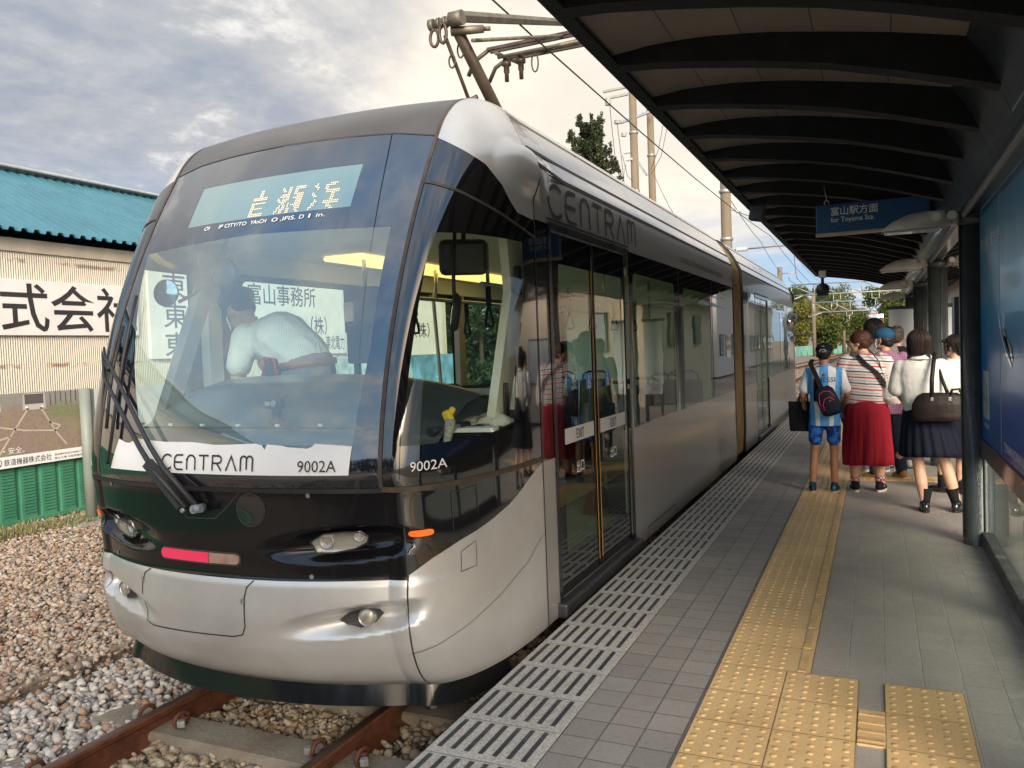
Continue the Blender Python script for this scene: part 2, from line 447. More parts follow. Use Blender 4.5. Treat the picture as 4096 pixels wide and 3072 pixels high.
# ---- stones
def rock_proto(seed, flat=0.6):
    r = random.Random(seed); bm = bmesh.new(); bmesh.ops.create_icosphere(bm, subdivisions=1, radius=1)
    ax = (1, r.uniform(.55, .95), r.uniform(flat * .7, flat * 1.25))
    vs = []
    for v in bm.verts:
        k = r.uniform(.55, 1.22); vs.append([v.co[i] * ax[i] * k for i in range(3)])
    fs = [[v.index for v in f.verts] for f in bm.faces]; bm.free()
    return np.array(vs), np.array(fs)
PROTO = [rock_proto(s) for s in range(7)]
def stones(name, pts, smin, smax, m, seed, kind='stuff'):
    r = np.random.default_rng(seed); V, F = [], []; b = 0
    n = len(pts)
    ang = r.uniform(0, 6.283, (n, 3)); sz = smin + (smax - smin) * r.random(n) ** 1.6; pi = r.integers(0, len(PROTO), n)
    for k, (pv, pf) in enumerate(PROTO):
        idx = np.where(pi == k)[0]
        if not len(idx): continue
        a, t, q = ang[idx, 0], (ang[idx, 1] - 3.14) * .16, (ang[idx, 2] - 3.14) * .16
        ca, sa = np.cos(a), np.sin(a)
        P = pv[None] * sz[idx, None, None]
        x = P[..., 0] * ca[:, None] - P[..., 1] * sa[:, None]; y = P[..., 0] * sa[:, None] + P[..., 1] * ca[:, None]; z = P[..., 2] + x * np.tan(t)[:, None] + y * np.tan(q)[:, None]
        W3 = np.stack([x, y, z], -1) + pts[idx][:, None, :]
        V.append(W3.reshape(-1, 3)); F.append((pf[None] + (np.arange(len(idx)) * len(pv))[:, None, None] + b).reshape(-1, 3)); b += W3.shape[0] * W3.shape[1]
    V = np.concatenate(V); F = np.concatenate(F)
    me = bpy.data.meshes.new(name); me.vertices.add(len(V)); me.vertices.foreach_set('co', V.ravel())
    me.loops.add(F.size); me.loops.foreach_set('vertex_index', F.ravel().astype(np.int32))
    me.polygons.add(len(F)); me.polygons.foreach_set('loop_start', np.arange(0, F.size, 3, dtype=np.int32)); me.polygons.foreach_set('loop_total', np.full(len(F), 3, dtype=np.int32))
    me.update(calc_edges=True); me.materials.append(m)
    o = bpy.data.objects.new(name, me); COL.objects.link(o); o['kind'] = kind
    return o
M_peb = mat('brown_pebbles', (0.30, 0.2, 0.13), 0.8, nscale=40, island=[(0, (0.15, 0.10, 0.07)), (0.2, (0.37, 0.275, 0.205)), (0.4, (0.48, 0.39, 0.30)), (0.55, (0.28, 0.22, 0.175)), (0.7, (0.50, 0.46, 0.41)), (0.82, (0.34, 0.16, 0.09)), (0.92, (0.17, 0.175, 0.185)), (1, (0.60, 0.53, 0.44))], bump=0.3, bscale=120)
M_bal = mat('grey_ballast', (0.36, 0.33, 0.3), 0.85, nscale=40, island=[(0, (0.19, 0.18, 0.17)), (0.25, (0.45, 0.42, 0.38)), (0.5, (0.62, 0.58, 0.53)), (0.68, (0.30, 0.29, 0.285)), (0.82, (0.44, 0.30, 0.20)), (0.9, (0.31, 0.16, 0.09)), (1, (0.68, 0.65, 0.60))], bump=0.5, bscale=90)
M_bal2 = mat('rusty_ballast', (0.32, 0.25, 0.17), 0.85, nscale=40, island=[(0, (0.17, 0.125, 0.085)), (0.25, (0.34, 0.26, 0.16)), (0.5, (0.46, 0.38, 0.26)), (0.68, (0.25, 0.215, 0.18)), (0.85, (0.36, 0.225, 0.11)), (1, (0.50, 0.45, 0.36))], bump=0.5, bscale=90)
def scatter(x0, x1, y0, y1, z, n, seed, jit=0.03, layers=1):
    r = np.random.default_rng(seed)
    p = np.stack([r.uniform(x0, x1, n), y0 + (y1 - y0) * r.random(n) ** 1.25, np.full(n, z)], -1)
    p[:, 2] += r.uniform(-jit, jit, n)
    return p
stones('pebble_ground', np.concatenate([scatter(-9.3, -4.64, 2.2, 13, -0.338, 62000, 1, .016), scatter(-9.3, -4.64, -2, 2.2, -0.338, 9000, 15, .016), scatter(-4.72, -4.5, 2.2, 9, -0.345, 900, 12, .012), scatter(-9.3, -4.8, 13, 24, -0.335, 5000, 2, .018)]), 0.010, 0.036, M_peb, 3)
stones('track_ballast', np.concatenate([scatter(-4.66, -3.58, 2.0, 9, -0.425, 13000, 4, .035), scatter(-4.66, -3.58, -2, 2, -0.425, 2500, 16, .035), scatter(-4.6, -3.6, 9, 24, -0.42, 1500, 5)]), 0.014, 0.042, M_bal, 6)
bed = np.concatenate([scatter(-3.42, -2.40, 1.8, 5.5, -0.462, 8500, 7, .035), scatter(-2.28, -1.64, 1.8, 8, -0.45, 4200, 8, .035), scatter(-5.2, 1.6, 20.5, 46, -0.45, 9000, 9), scatter(-9, 2.2, 46, 110, -0.44, 9000, 10)])
bed[-9000:, 2] += 0.03; bed = np.concatenate([bed, scatter(-3.42, -1.64, -2, 1.9, -0.46, 4000, 17, .03)])
stones('gauge_ballast', bed, 0.015, 0.044, M_bal2, 11)
# low kerb between the pebbles and the track
kb = MB(); kb.box((-4.63, 12, -0.425), (0.10, 40, 0.17), bev=.012); struct(kb.build('kerb', mat('weathered_kerb', (.20, .155, .115), .9, vary=.35, nscale=12, bump=.6, bscale=40)))
# ---- sleepers with their fastenings
M_slp = mat('sleeper_concrete', (0.22, 0.185, 0.135), 0.9, vary=0.2, nscale=5, bump=0.4, bscale=50, stain=(0.17, 0.10, 0.055), stain_amt=0.7, stain_scale=3)
M_rust = mat('rusty_steel', (0.14, 0.05, 0.025), 0.72, 0.35, vary=0.35, nscale=14, bump=0.25, bscale=70)
M_zinc = mat('zinc_bolt', (0.42, 0.42, 0.40), 0.5, 0.6, vary=0.2)
def sleeper(y, lab):
    t = thing('railway_sleeper', lab, 'sleeper', (-2.91, y, -0.5), 'concrete sleepers under the tram track')
    b = MB(); P = [(-.14, 0), (-.115, .105), (-.10, .115), (.10, .115), (.115, .105), (.14, 0)]
    b.prism(P, lambda a, h, k: (k - 0.98, a, h), 1.96); b.build('sleeper_body', M_slp, t)
    for s in (-1, 1):
        for q in (-1, 1):
            c = MB(); x = s * .5665 + q * .125
            c.tube([(x, .0 + .05 * math.cos(a), .15 + .035 * math.sin(a)) for a in [i * .55 for i in range(11)]], .011, 6)
            c.tube([(x - q * .05, .03, .132), (x, .05, .14)], .011, 6)
            c.build('rail_clip', M_rust, t)
            e = MB(); e.lathe([(0, .03), (.020, .03), (.022, .022), (.022, 0)], (x + q * .035, -.035, .135), 6, smooth=False); e.build('bolt', M_zinc, t)
    return t
sl_lab = ['concrete sleeper nearest the camera between the rusty rails', 'concrete sleeper just under the front skirt of the tram', 'concrete sleeper deeper in the shade under the tram nose']
for k, y in enumerate((2.42, 3.06, 3.70)): sleeper(y, sl_lab[k])
for k, y in enumerate((4.34,)): sleeper(y, 'last concrete sleeper glimpsed in the dark beside the platform edge')
# ---- rails
def rail(x, lab, pts=None):
    prof = [(-.065, 0), (.065, 0), (.065, .012), (.012, .03), (.008, .1), (.03, .118), (.032, .142), (.024, .15), (-.024, .15), (-.032, .142), (-.03, .118), (-.008, .1), (-.012, .03), (-.065, .012)]
    path = pts or [(x, -3, 0), (x, 60, 0), (x, 190, 0)]
    m = MB(); n = len(prof); vs = []
    for i, p in enumerate(path):
        tv = Vector(path[min(i + 1, len(path) - 1)]) - Vector(path[max(i - 1, 0)]); tv.z = 0; tv.normalize(); sd = Vector((tv.y, -tv.x, 0))
        for a, h in prof:
            q = Vector((p[0], p[1], -0.45 + h)) + sd * a; vs.append(q)
    fs = [(i * n + k, i * n + (k + 1) % n, (i + 1) * n + (k + 1) % n, (i + 1) * n + k) for i in range(len(path) - 1) for k in range(n)]
    m.add(vs, fs)
    m.m = [1 if k % n in (7, 8, 9) else 0 for k in range(len(fs))]
    o = m.build('rail', [M_rust, M_rtop])
    return tag(o, lab, 'rail', 'rails of the tram lines')
M_rtop = mat('rail_running_face', (0.15, 0.085, 0.06), 0.42, 0.75, vary=0.3, nscale=20, stretch=(1, .05, 1))
rail(-3.4755, 'rusty rail on the pebble side running under the left of the tram')
rail(-2.3445, 'rusty rail on the platform side running under the right of the tram')
def curve(off):
    out = []
    for i in range(15):
        y = 30 + i * 8; x = -2.91 - 4.6 * max(0, (118 - y) / 88) ** 1.5
        out.append((x + off, y, 0))
    return out
rail(0, 'far rail of the second track curving in from the left beyond the tram', curve(-.566))
rail(0, 'nearer rail of the second track curving in from the left beyond the tram', curve(.566))
# ---- platform
pf = MB(); pf.box((0.55, 5.6, -0.252), (4.29, 31.2, 0.496)); pf.mi = 0
struct(pf.build('platform', M_conc))
def sheet(name, x0, x1, y0, y1, z, m):
    return struct(link_mesh(name, [(x0, y0, z), (x1, y0, z), (x1, y1, z), (x0, y1, z)], [(0, 1, 2, 3)], m))
ed = MB(); ed.box((-1.381, 5.6, -0.02), (0.446, 31.2, 0.048), bev=.006); struct(ed.build('platform_edge_stones', M_gran))
sheet('paving_tiles', -1.156, -0.699, -10, 21.1, 0.004, M_tileL)
sheet('inner_paving', -0.699, 2.69, -10, 21.1, 0.004, M_tileR)
gs = MB()
k = -6
while 2.604 + .3 * k < 21:
    y0 = 2.604 + .3 * k
    for j in range(7):
        x = -1.562 + j * .0585
        if y0 > 14 and j % 2 and False: continue
        gs.box((x, y0 + .165, .0038), (.019, .236, .005))
    k += 1
struct(gs.build('grip_strips', M_slot))
# tactile paving: blocks, domes and bars
M_dome = mat('yellow_dome', (0.48, 0.32, 0.145), 0.6, vary=0.22, nscale=6, stain=(0.24, 0.15, 0.065), stain_amt=0.75, stain_scale=3.0)
tb = MB(); Z0 = 0.012
def slab(x0, x1, y0, y1): tb.box(((x0 + x1) / 2, (y0 + y1) / 2, Z0 / 2 - .004), (x1 - x0, y1 - y0, Z0 + .008))
slab(-.697, -.097, -1.3, 3.8006); slab(-.095, .005, 3.19, 3.495); slab(-.297, .003, 9.2006, 9.8006); slab(.003, 2.2, 9.30, 9.60)
tb.mi = 1; slab(-.697, -.297, 3.8006, 20.0); tb.mi = 2; slab(.005, .305, -1.3, 3.792)
yk = ((0.19, 0.115, 0.045), 0.0034)
M_yel2 = tile_mat('yellow_bar_block', (0.55, 0.372, 0.175), -0.697, 0.40, 2.9006, 0.30, *yk, grime=0.42, vary=0.09, rough=0.55)
M_yel3 = tile_mat('yellow_square_block', (0.55, 0.372, 0.175), 0.005, 0.30, 2.892, 0.30, *yk, grime=0.42, vary=0.09, rough=0.55)
struct(tb.build('tactile_paving', [M_yel, M_yel2, M_yel3]))
dm = MB()
def domes(x0, y0):
    for i in range(5):
        for j in range(5):
            dm.lathe([(.0128, 0), (.0108, .0030), (.006, .0041), (.0005, .0044)], (x0 + .03 + .06 * i, y0 + .03 + .06 * j, Z0 - .0002), 9)
for r_ in range(-3, 3):
    domes(-.697, 2.9006 + .3 * r_); domes(-.397, 2.9006 + .3 * r_); domes(.005, 2.892 + .3 * r_)
for r_ in range(3, 57): domes(-.697, 2.9006 + .3 * r_)
for r_ in (0, 1): domes(-.297, 9.2006 + .3 * r_)
y = 3.8006
for r_ in range(54):
    dm.box((-.335, y + .15, Z0 + .0022), (.034, .288, .0052), bev=.002); y += .3
for q in range(4):
    dm.box((-.045, 3.2275 + q * .075, Z0 + .0022), (.094, .028, .0052), bev=.002)
    for x in np.arange(.16, 2.1, .3): dm.box((x, 9.3375 + q * .075, Z0 + .0022), (.28, .028, .0052), bev=.002)
struct(dm.build('tactile_domes', M_dome))
# weeds along the foot of the fence
M_grass = custom('dry_grass', lambda t: pbsdf(t, t.ramp(t.n('ShaderNodeNewGeometry').outputs['Random Per Island'], [(0, (0.10, 0.13, 0.04)), (.5, (0.19, 0.19, 0.07)), (1, (0.36, 0.28, 0.13))]), 0.7).outputs[0])
def grass(name, spots, n, hmin, hmax, seed):
    r = random.Random(seed); V, F = [], []
    for (x0, x1, y0, y1, z) in spots:
        for _ in range(n):
            x, y = r.uniform(x0, x1), r.uniform(y0, y1); h = r.uniform(hmin, hmax); a = r.uniform(0, 6.28); l = r.uniform(.2, .9) * h; w_ = .004 + .003 * r.random(); b = len(V)
            dx_, dy_ = math.cos(a), math.sin(a)
            V += [(x - dy_ * w_, y + dx_ * w_, z), (x + dy_ * w_, y - dx_ * w_, z), (x + dx_ * l * .4 + dy_ * w_ * .7, y + dy_ * l * .4 - dx_ * w_ * .7, z + h * .65), (x + dx_ * l * .4 - dy_ * w_ * .7, y + dy_ * l * .4 + dx_ * w_ * .7, z + h * .65), (x + dx_ * l, y + dy_ * l, z + h * .9)]
            F += [(b, b + 1, b + 2, b + 3), (b + 3, b + 2, b + 4)]
    return stuff(link_mesh(name, V, F, M_grass))
gsp = [(-9.25, -8.85, 4.5, 12, -0.36), (-9.1, -8.6, 5.4, 6.3, -0.35), (-8.9, -8.45, 6.3, 7.2, -.35)]
grass('weeds', gsp, 900, .03, .14, 5)
grass('dry_grass', [(-8.7, -7.2, 5.4, 10, -.35)], 500, .03, .09, 6)
# ================================================================== THE TRAM
XC = -2.91
def hermite(z, zs, vs):
    zs = np.array(zs, float); vs = np.array(vs, float); z = np.clip(np.asarray(z, float), zs[0], zs[-1])
    h = np.diff(zs); d = np.diff(vs) / h; m = np.empty_like(vs); m[0] = d[0]; m[-1] = d[-1]
    for i in range(1, len(vs) - 1): m[i] = 0 if d[i - 1] * d[i] <= 0 else 2 * d[i - 1] * d[i] / (d[i - 1] + d[i])
    i = np.clip(np.searchsorted(zs, z, side='right') - 1, 0, len(h) - 1); t = (z - zs[i]) / h[i]
    return (1 + 2 * t) * (1 - t) ** 2 * vs[i] + t * (1 - t) ** 2 * h[i] * m[i] + t * t * (3 - 2 * t) * vs[i + 1] + t * t * (t - 1) * h[i] * m[i + 1]
PZ = [-.06, 0, .08, .2, .35, .47, .52, .7, .88, .97, 1.125, 1.4, 1.7, 2.0, 2.3, 2.61, 2.72, 2.82, 2.9, 2.96, 3.0]
PY = [3.06, 2.97, 2.91, 2.865, 2.845, 2.85, 2.865, 2.875, 2.885, 2.875, 2.895, 2.958, 3.058, 3.187, 3.346, 3.54, 3.62, 3.735, 3.9, 4.12, 4.45]
def noseY(z): return hermite(z, PZ, PY)
def bowY(z): return np.interp(z, [0, .5, .9, 3], [.2, .2, .14, .11])
def hwK(z): return np.interp(z, [-1, 2.82, 2.9, 2.96, 3.0], [.89, .89, .87, .82, .74])
def hwS(z): return hermite(z, [-.1, 0, 2.3, 2.5, 2.64, 2.86, 2.96, 3.0], [1.19, 1.2, 1.2, 1.195, 1.14, 1.0, .9, .8])
def seamY(z): return hermite(z, [-1, 2.4, 2.7, 2.9, 3.0], [4.16, 4.16, 4.22, 4.35, 4.7])
def S0(p, z):
    s = np.where(p < 0, -1.0, 1.0); q = np.abs(p)
    a = np.clip(q, 0, 1); b = np.clip(q - 1, 0, 1); c = np.maximum(q - 2, 0)
    yk = noseY(z) + bowY(z); k = hwK(z); sd = hwS(z); ys = seamY(z); th = b * np.pi / 2; n = 2 / 2.4
    ex = np.sin(th) ** n; ey = 1 - np.clip(np.cos(th), 0, 1) ** n
    x = np.where(q <= 1, k * a, k + (sd - k) * ex)
    y = np.where(q <= 1, noseY(z) + bowY(z) * a ** 2.2, yk + (ys - yk) * ey + c - (ys - 4.16) * np.clip(c / .8, 0, 1))
    return np.stack([XC + s * x, y, z + 0 * x], -1)
def ellbump(p, z, pc, zc, rp, rz, tilt=0.0):
    u = (p - pc) / rp; v = (z - zc - tilt * (p - pc)) / rz
    return np.clip(1 - u * u - v * v, 0, 1)
def dent(p, z):
    q = np.abs(p); d = 0 * p
    # long teardrop hollows round the head lamps and the fog lamps
    e = ellbump(q, z, .80, .665, .50, .088, .06); d = d + .070 * e * e * (3 - 2 * e) * np.clip((q - .25) / .45, 0, 1)
    e = ellbump(q, z, .86, .318, .52, .075, .12); d = d + .080 * e * e * (3 - 2 * e) * np.clip((q - .34) / .5, 0, 1)
    d = d * np.clip((1.30 - q) / .22, 0, 1)
    # rounded swelling of the shoulder over the cab door
    e = ellbump(q, z, 1.93, 2.50, .36, .17); d = d - .045 * e * e * (3 - 2 * e)
    return d
REAR = 23.46
def SURF(p, z, off=0.0, rear=False, dents=True):
    p = np.asarray(p, float); z = np.asarray(z, float); p, z = np.broadcast_arrays(p, z)
    e = 1e-3
    P = S0(p, z); pu = S0(p + e, z) - S0(p - e, z); pv = S0(p, z + e) - S0(p, np.maximum(z - e, -.06))
    n = np.cross(pu, pv); n /= np.maximum(np.linalg.norm(n, axis=-1, keepdims=True), 1e-9)
    o = off - (dent(p, z) if dents else 0)
    P = P + n * np.asarray(o)[..., None]
    if rear:
        P = P * np.array([1, -1, 1]) + np.array([0, REAR, 0]); n = n * np.array([1, -1, 1])
    return P, n
def normals(p, z, rear):
    e = 2e-3
    a = SURF(p + e, z, 0, rear)[0] - SURF(p - e, z, 0, rear)[0]
    b = SURF(p, np.minimum(z + e, 3.0), 0, rear)[0] - SURF(p, np.maximum(z - e, -.06), 0, rear)[0]
    n = np.cross(a, b); n = n if not rear else -n
    return n / np.maximum(np.linalg.norm(n, axis=-1, keepdims=True), 1e-9)
def in_poly(x, y, poly):
    c = np.zeros(len(x), bool); n = len(poly)
    for i in range(n):
        x0, y0 = poly[i]; x1, y1 = poly[i - 1]
        if y0 == y1: continue
        k = ((y0 > y) != (y1 > y)) & (x < (x1 - x0) * (y - y0) / (y1 - y0) + x0)
        c ^= k
    return c
def dense(poly, rp, rz):
    out = []
    for i in range(len(poly)):
        a, b = poly[i], poly[(i + 1) % len(poly)]
        n = max(1, int(math.ceil(max(abs(b[0] - a[0]) / rp, abs(b[1] - a[1]) / rz))))
        out += [(a[0] + (b[0] - a[0]) * k / n, a[1] + (b[1] - a[1]) * k / n) for k in range(n)]
    return out
def rrect(p0, z0, p1, z1, r, rp=None, n=5):
    rp = rp or r
    out = []
    for (cx, cy, a) in ((p1 - rp, z1 - r, 0), (p0 + rp, z1 - r, 90), (p0 + rp, z0 + r, 180), (p1 - rp, z0 + r, 270)):
        out += [(cx + rp * math.cos(R(a + 90 * i / n)), cy + r * math.sin(R(a + 90 * i / n))) for i in range(n + 1)]
    return out
def patch(name, poly, m, parent, holes=(), off=0.0, rp=.05, rz=.05, rear=False, rim=0.0):
    """a panel of the tram's skin: outline in (lateral, height) coordinates of the body surface"""
    pts = []; edges = []
    for pl in [poly] + list(holes):
        d = dense(pl, rp, rz); b = len(pts); pts += d; edges += [(b + i, b + (i + 1) % len(d)) for i in range(len(d))]
    P = np.array(pts); p0, z0 = P.min(0); p1, z1 = P.max(0)
    gp, g2 = np.meshgrid(np.arange(p0 + rp * .5, p1, rp), np.arange(z0 + rz * .5, z1, rz)); gp = gp.ravel(); g2 = g2.ravel()
    ok = in_poly(gp, g2, poly)
    for h in holes: ok &= ~in_poly(gp, g2, h)
    gp, g2 = gp[ok], g2[ok]
    if len(gp):      # keep clear of the outline
        keep = np.ones(len(gp), bool)
        for k in range(0, len(gp), 4000):
            dd = (((gp[k:k + 4000, None] - P[None, :, 0]) / rp) ** 2 + ((g2[k:k + 4000, None] - P[None, :, 1]) / rz) ** 2).min(1)
            keep[k:k + 4000] = dd > .2
        gp, g2 = gp[keep], g2[keep]
    sc = rz / rp
    allp = [Vector((a * sc, b)) for a, b in pts] + [Vector((a * sc, b)) for a, b in zip(gp, g2)]
    vs, _, fs, *_ = delaunay_2d_cdt(allp, edges, [], 0, 1e-7)
    V = np.array([(v.x / sc, v.y) for v in vs]); F = np.array([f for f in fs if len(f) == 3])
    c = V[F].mean(1); ok = in_poly(c[:, 0], c[:, 1], poly)
    for h in holes: ok &= ~in_poly(c[:, 0], c[:, 1], h)
    F = F[ok]
    W3, _ = SURF(V[:, 0], V[:, 1], off, rear); N = normals(V[:, 0], V[:, 1], rear)
    # outward winding
    t = W3[F]; fn = np.cross(t[:, 1] - t[:, 0], t[:, 2] - t[:, 0]); flip = (fn * N[F[:, 0]]).sum(1) < 0
    F[flip] = F[flip][:, ::-1]
    return link_mesh(name, W3, F, m, parent, smooth=True, normals=N)
def sline(name, pts, wd, m, parent, off=.002, rear=False, closed=False, step=.04):
    """a narrow seam or trim line lying on the skin"""
    pts = list(pts) + ([pts[0]] if closed else [])
    out = []
    for a, b in zip(pts[:-1], pts[1:]):
        n = max(1, int(max(abs(b[0] - a[0]), abs(b[1] - a[1])) / step)); out += [(a[0] + (b[0] - a[0]) * k / n, a[1] + (b[1] - a[1]) * k / n) for k in range(n)]
    out.append(pts[-1])
    a = np.array(out); C, N = SURF(a[:, 0], a[:, 1], off, rear)
    T = np.gradient(C, axis=0); T /= np.maximum(np.linalg.norm(T, axis=1, keepdims=True), 1e-9); B = np.cross(N, T)
    V = np.concatenate([C + B * wd / 2, C - B * wd / 2]); n = len(C)
    F = [(i, i + 1, n + i + 1, n + i) for i in range(n - 1)]
    return link_mesh(name, V, F, m, parent, smooth=True)
def lettering(name, body, p0, z0, wd, h, m, parent, off=.004, pscale=.89, flip=False):
    vs, fs = text2d(body, 1.0); W_ = vs[:, 0].max()
    q = SURF(p0 + vs[:, 0] / W_ * wd / pscale, z0 + vs[:, 1] * h, off)[0]
    return link_mesh(name, q, fs, m, parent)
# ---- paints
M_silver = custom('silver_paint', lambda t: (lambda g: (lambda b: b.outputs[0])(pbsdf(t, t.mix(t.smooth(t.noise(g.outputs['Position'], 2.2, 7, .65), .35, .7), (0.52, 0.51, 0.49), (0.60, 0.59, 0.57)), t.math('ADD', .30, t.math('MULTIPLY', t.noise(g.outputs['Position'], 7, 6), .10)), 0.48, Coat_Weight=0.45, Coat_Roughness=0.09)))(t.n('ShaderNodeNewGeometry')))
def wavy(t, b, amt=.05, sc=(1, 1.3, .35), k=3.0):
    g = t.n('ShaderNodeNewGeometry'); bp = t.n('ShaderNodeBump'); bp.inputs['Strength'].default_value = amt; bp.inputs['Distance'].default_value = .05
    t.l(t.noise(t.mapping(g.outputs['Position'], sc), k, 2), bp.inputs['Height']); t.l(bp.outputs[0], b.inputs['Normal']); return b
M_side = custom('side_silver', lambda t: wavy(t, pbsdf(t, (0.47, 0.46, 0.445), .30, 0.6, Coat_Weight=.45, Coat_Roughness=.05), .10).outputs[0])
M_band = custom('shaded_silver_band', lambda t: wavy(t, pbsdf(t, (0.30, 0.29, 0.275), .34, 0.3, Coat_Weight=.3, Coat_Roughness=.08), .08).outputs[0])  # silver band; the dark canopy's shade on it is put into the colour
M_roof = custom('roof_silver', lambda t: wavy(t, pbsdf(t, (0.43, 0.425, 0.42), .16, 0.92, Coat_Weight=.4, Coat_Roughness=.03), .06).outputs[0])
M_cap = mat('dark_roof_front', (0.085, 0.078, 0.074), 0.45, 0.3, vary=.14, nscale=2.5, coat=.25, stain=(.20, .17, .14), stain_amt=.4, stain_scale=1.2)
M_gloss = custom('gloss_black', lambda t: wavy(t, pbsdf(t, (0.008, 0.008, 0.009), .06, 0.0, Coat_Weight=1.0, Coat_Roughness=.02, Specular_IOR_Level=.7), .05).outputs[0])
M_nose = custom('nose_black', lambda t: wavy(t, pbsdf(t, (0.007, 0.007, 0.008), t.math('ADD', .07, t.math('MULTIPLY', t.noise(t.n('ShaderNodeNewGeometry').outputs['Position'], 14, 6), .05)), 0.0, Coat_Weight=.12, Coat_Roughness=.03, Specular_IOR_Level=.42), .05).outputs[0])
M_frit = custom('black_edged_glass', lambda t: pbsdf(t, (0.012, 0.014, 0.02), .03, 0.0, Coat_Weight=1.0, Coat_Roughness=.0, Coat_IOR=1.9, Specular_IOR_Level=.8).outputs[0])
M_rub = mat('black_rubber', (0.02, 0.02, 0.02), 0.55, vary=.3)
M_brn = mat('brown_sealant', (0.062, 0.044, 0.030), 0.6, vary=.3, nscale=20)
M_seam = mat('dark_seam', (0.03, 0.028, 0.025), 0.7)
M_wind = glass('windscreen_glass', (0.86, 1.0, 0.99), 2.2, haze=.13)
M_sideg = glass('side_glass', (0.80, 0.93, 0.83), 1.6, wav=.03)
M_tintg = glass('tinted_side_glass', (0.60, 0.78, 0.60), 1.6, wav=.03)
M_cabg = glass('cab_side_glass', (0.90, 0.96, 0.88), 1.45)
M_white = mat('white_print', (0.80, 0.79, 0.78), 0.5, vary=.04)
M_ink = mat('black_ink', (0.03, 0.026, 0.028), 0.55, vary=.1)
M_decal = mat('dark_decal', (0.028, 0.026, 0.025), 0.5, vary=.1)
M_gold = mat('bronze_bellows', (0.33, 0.235, 0.12), 0.36, 0.75, vary=.2, nscale=5)
M_lens = custom('lamp_lens', lambda t: (lambda a, b, m_: (t.put(m_.inputs[0], .35), t.l(a.outputs[0], m_.inputs[1]), t.l(b.outputs[0], m_.inputs[2]), m_.outputs[0])[-1])(t.n('ShaderNodeBsdfTransparent'), pbsdf(t, (.55, .53, .47), .12, 0, Coat_Weight=1.0), t.n('ShaderNodeMixShader')))
M_chrome = mat('lamp_reflector', (0.62, 0.60, 0.55), 0.22, 0.9, vary=.15, nscale=30)
M_red = custom('red_tail_lamp', lambda t: (lambda b: b.outputs[0])(pbsdf(t, (0.50, 0.025, 0.075), .25, 0, Emission_Color=(0.95, .03, .10, 1), Emission_Strength=.13, Coat_Weight=.8)))
M_redoff = mat('unlit_lamp_lens', (0.33, 0.20, 0.155), 0.3, coat=.8, vary=.2, nscale=25)
M_orange = custom('orange_marker', lambda t: pbsdf(t, (0.85, 0.13, 0.012), .3, 0, Emission_Color=(1, .15, .01, 1), Emission_Strength=.18, Coat_Weight=.6).outputs[0])
M_metal = mat('brushed_metal', (0.5, 0.49, 0.47), 0.35, .9, vary=.1)
M_dark = mat('dark_plastic', (0.022, 0.022, 0.025), 0.5, vary=.2)
M_cream = mat('cab_lining', (0.84, 0.84, 0.74), 0.5, vary=.06)
M_intwall = mat('interior_wall', (0.70, 0.74, 0.66), 0.5, vary=.06)
TR = thing('tram', 'silver and black articulated tram standing at the platform with black gloss nose', 'tram', (XC, 3.0, -0.3))
TR_loc = Vector(TR.location)
def P_(o):        # keep world placement while parenting to the tram's base
    o.parent = TR; o.matrix_parent_inverse = Matrix.Translation(-TR_loc); return o
class _Tram:      # stand-in parent so that builders can attach straight to the tram
    pass
def attach(o, par=None):
    if par is None or par is TR:
        o.parent = TR; o.matrix_parent_inverse = Matrix.Translation(-TR_loc)
    else:
        o.parent = par
    return o
def pt(*a, **k):
    k2 = dict(k); par = k2.pop('par', None)
    return attach(patch(a[0], a[1], a[2], None, **k2), par)
def ln(*a, **k):
    k2 = dict(k); par = k2.pop('par', None)
    return attach(sline(a[0], a[1], a[2], a[3], None, **k2), par)
def lt(*a, par=None, **k): return attach(lettering(*a, None, **k), par)
def bd(mb, name, mats, par=None): return attach(mb.build(name, mats), par)
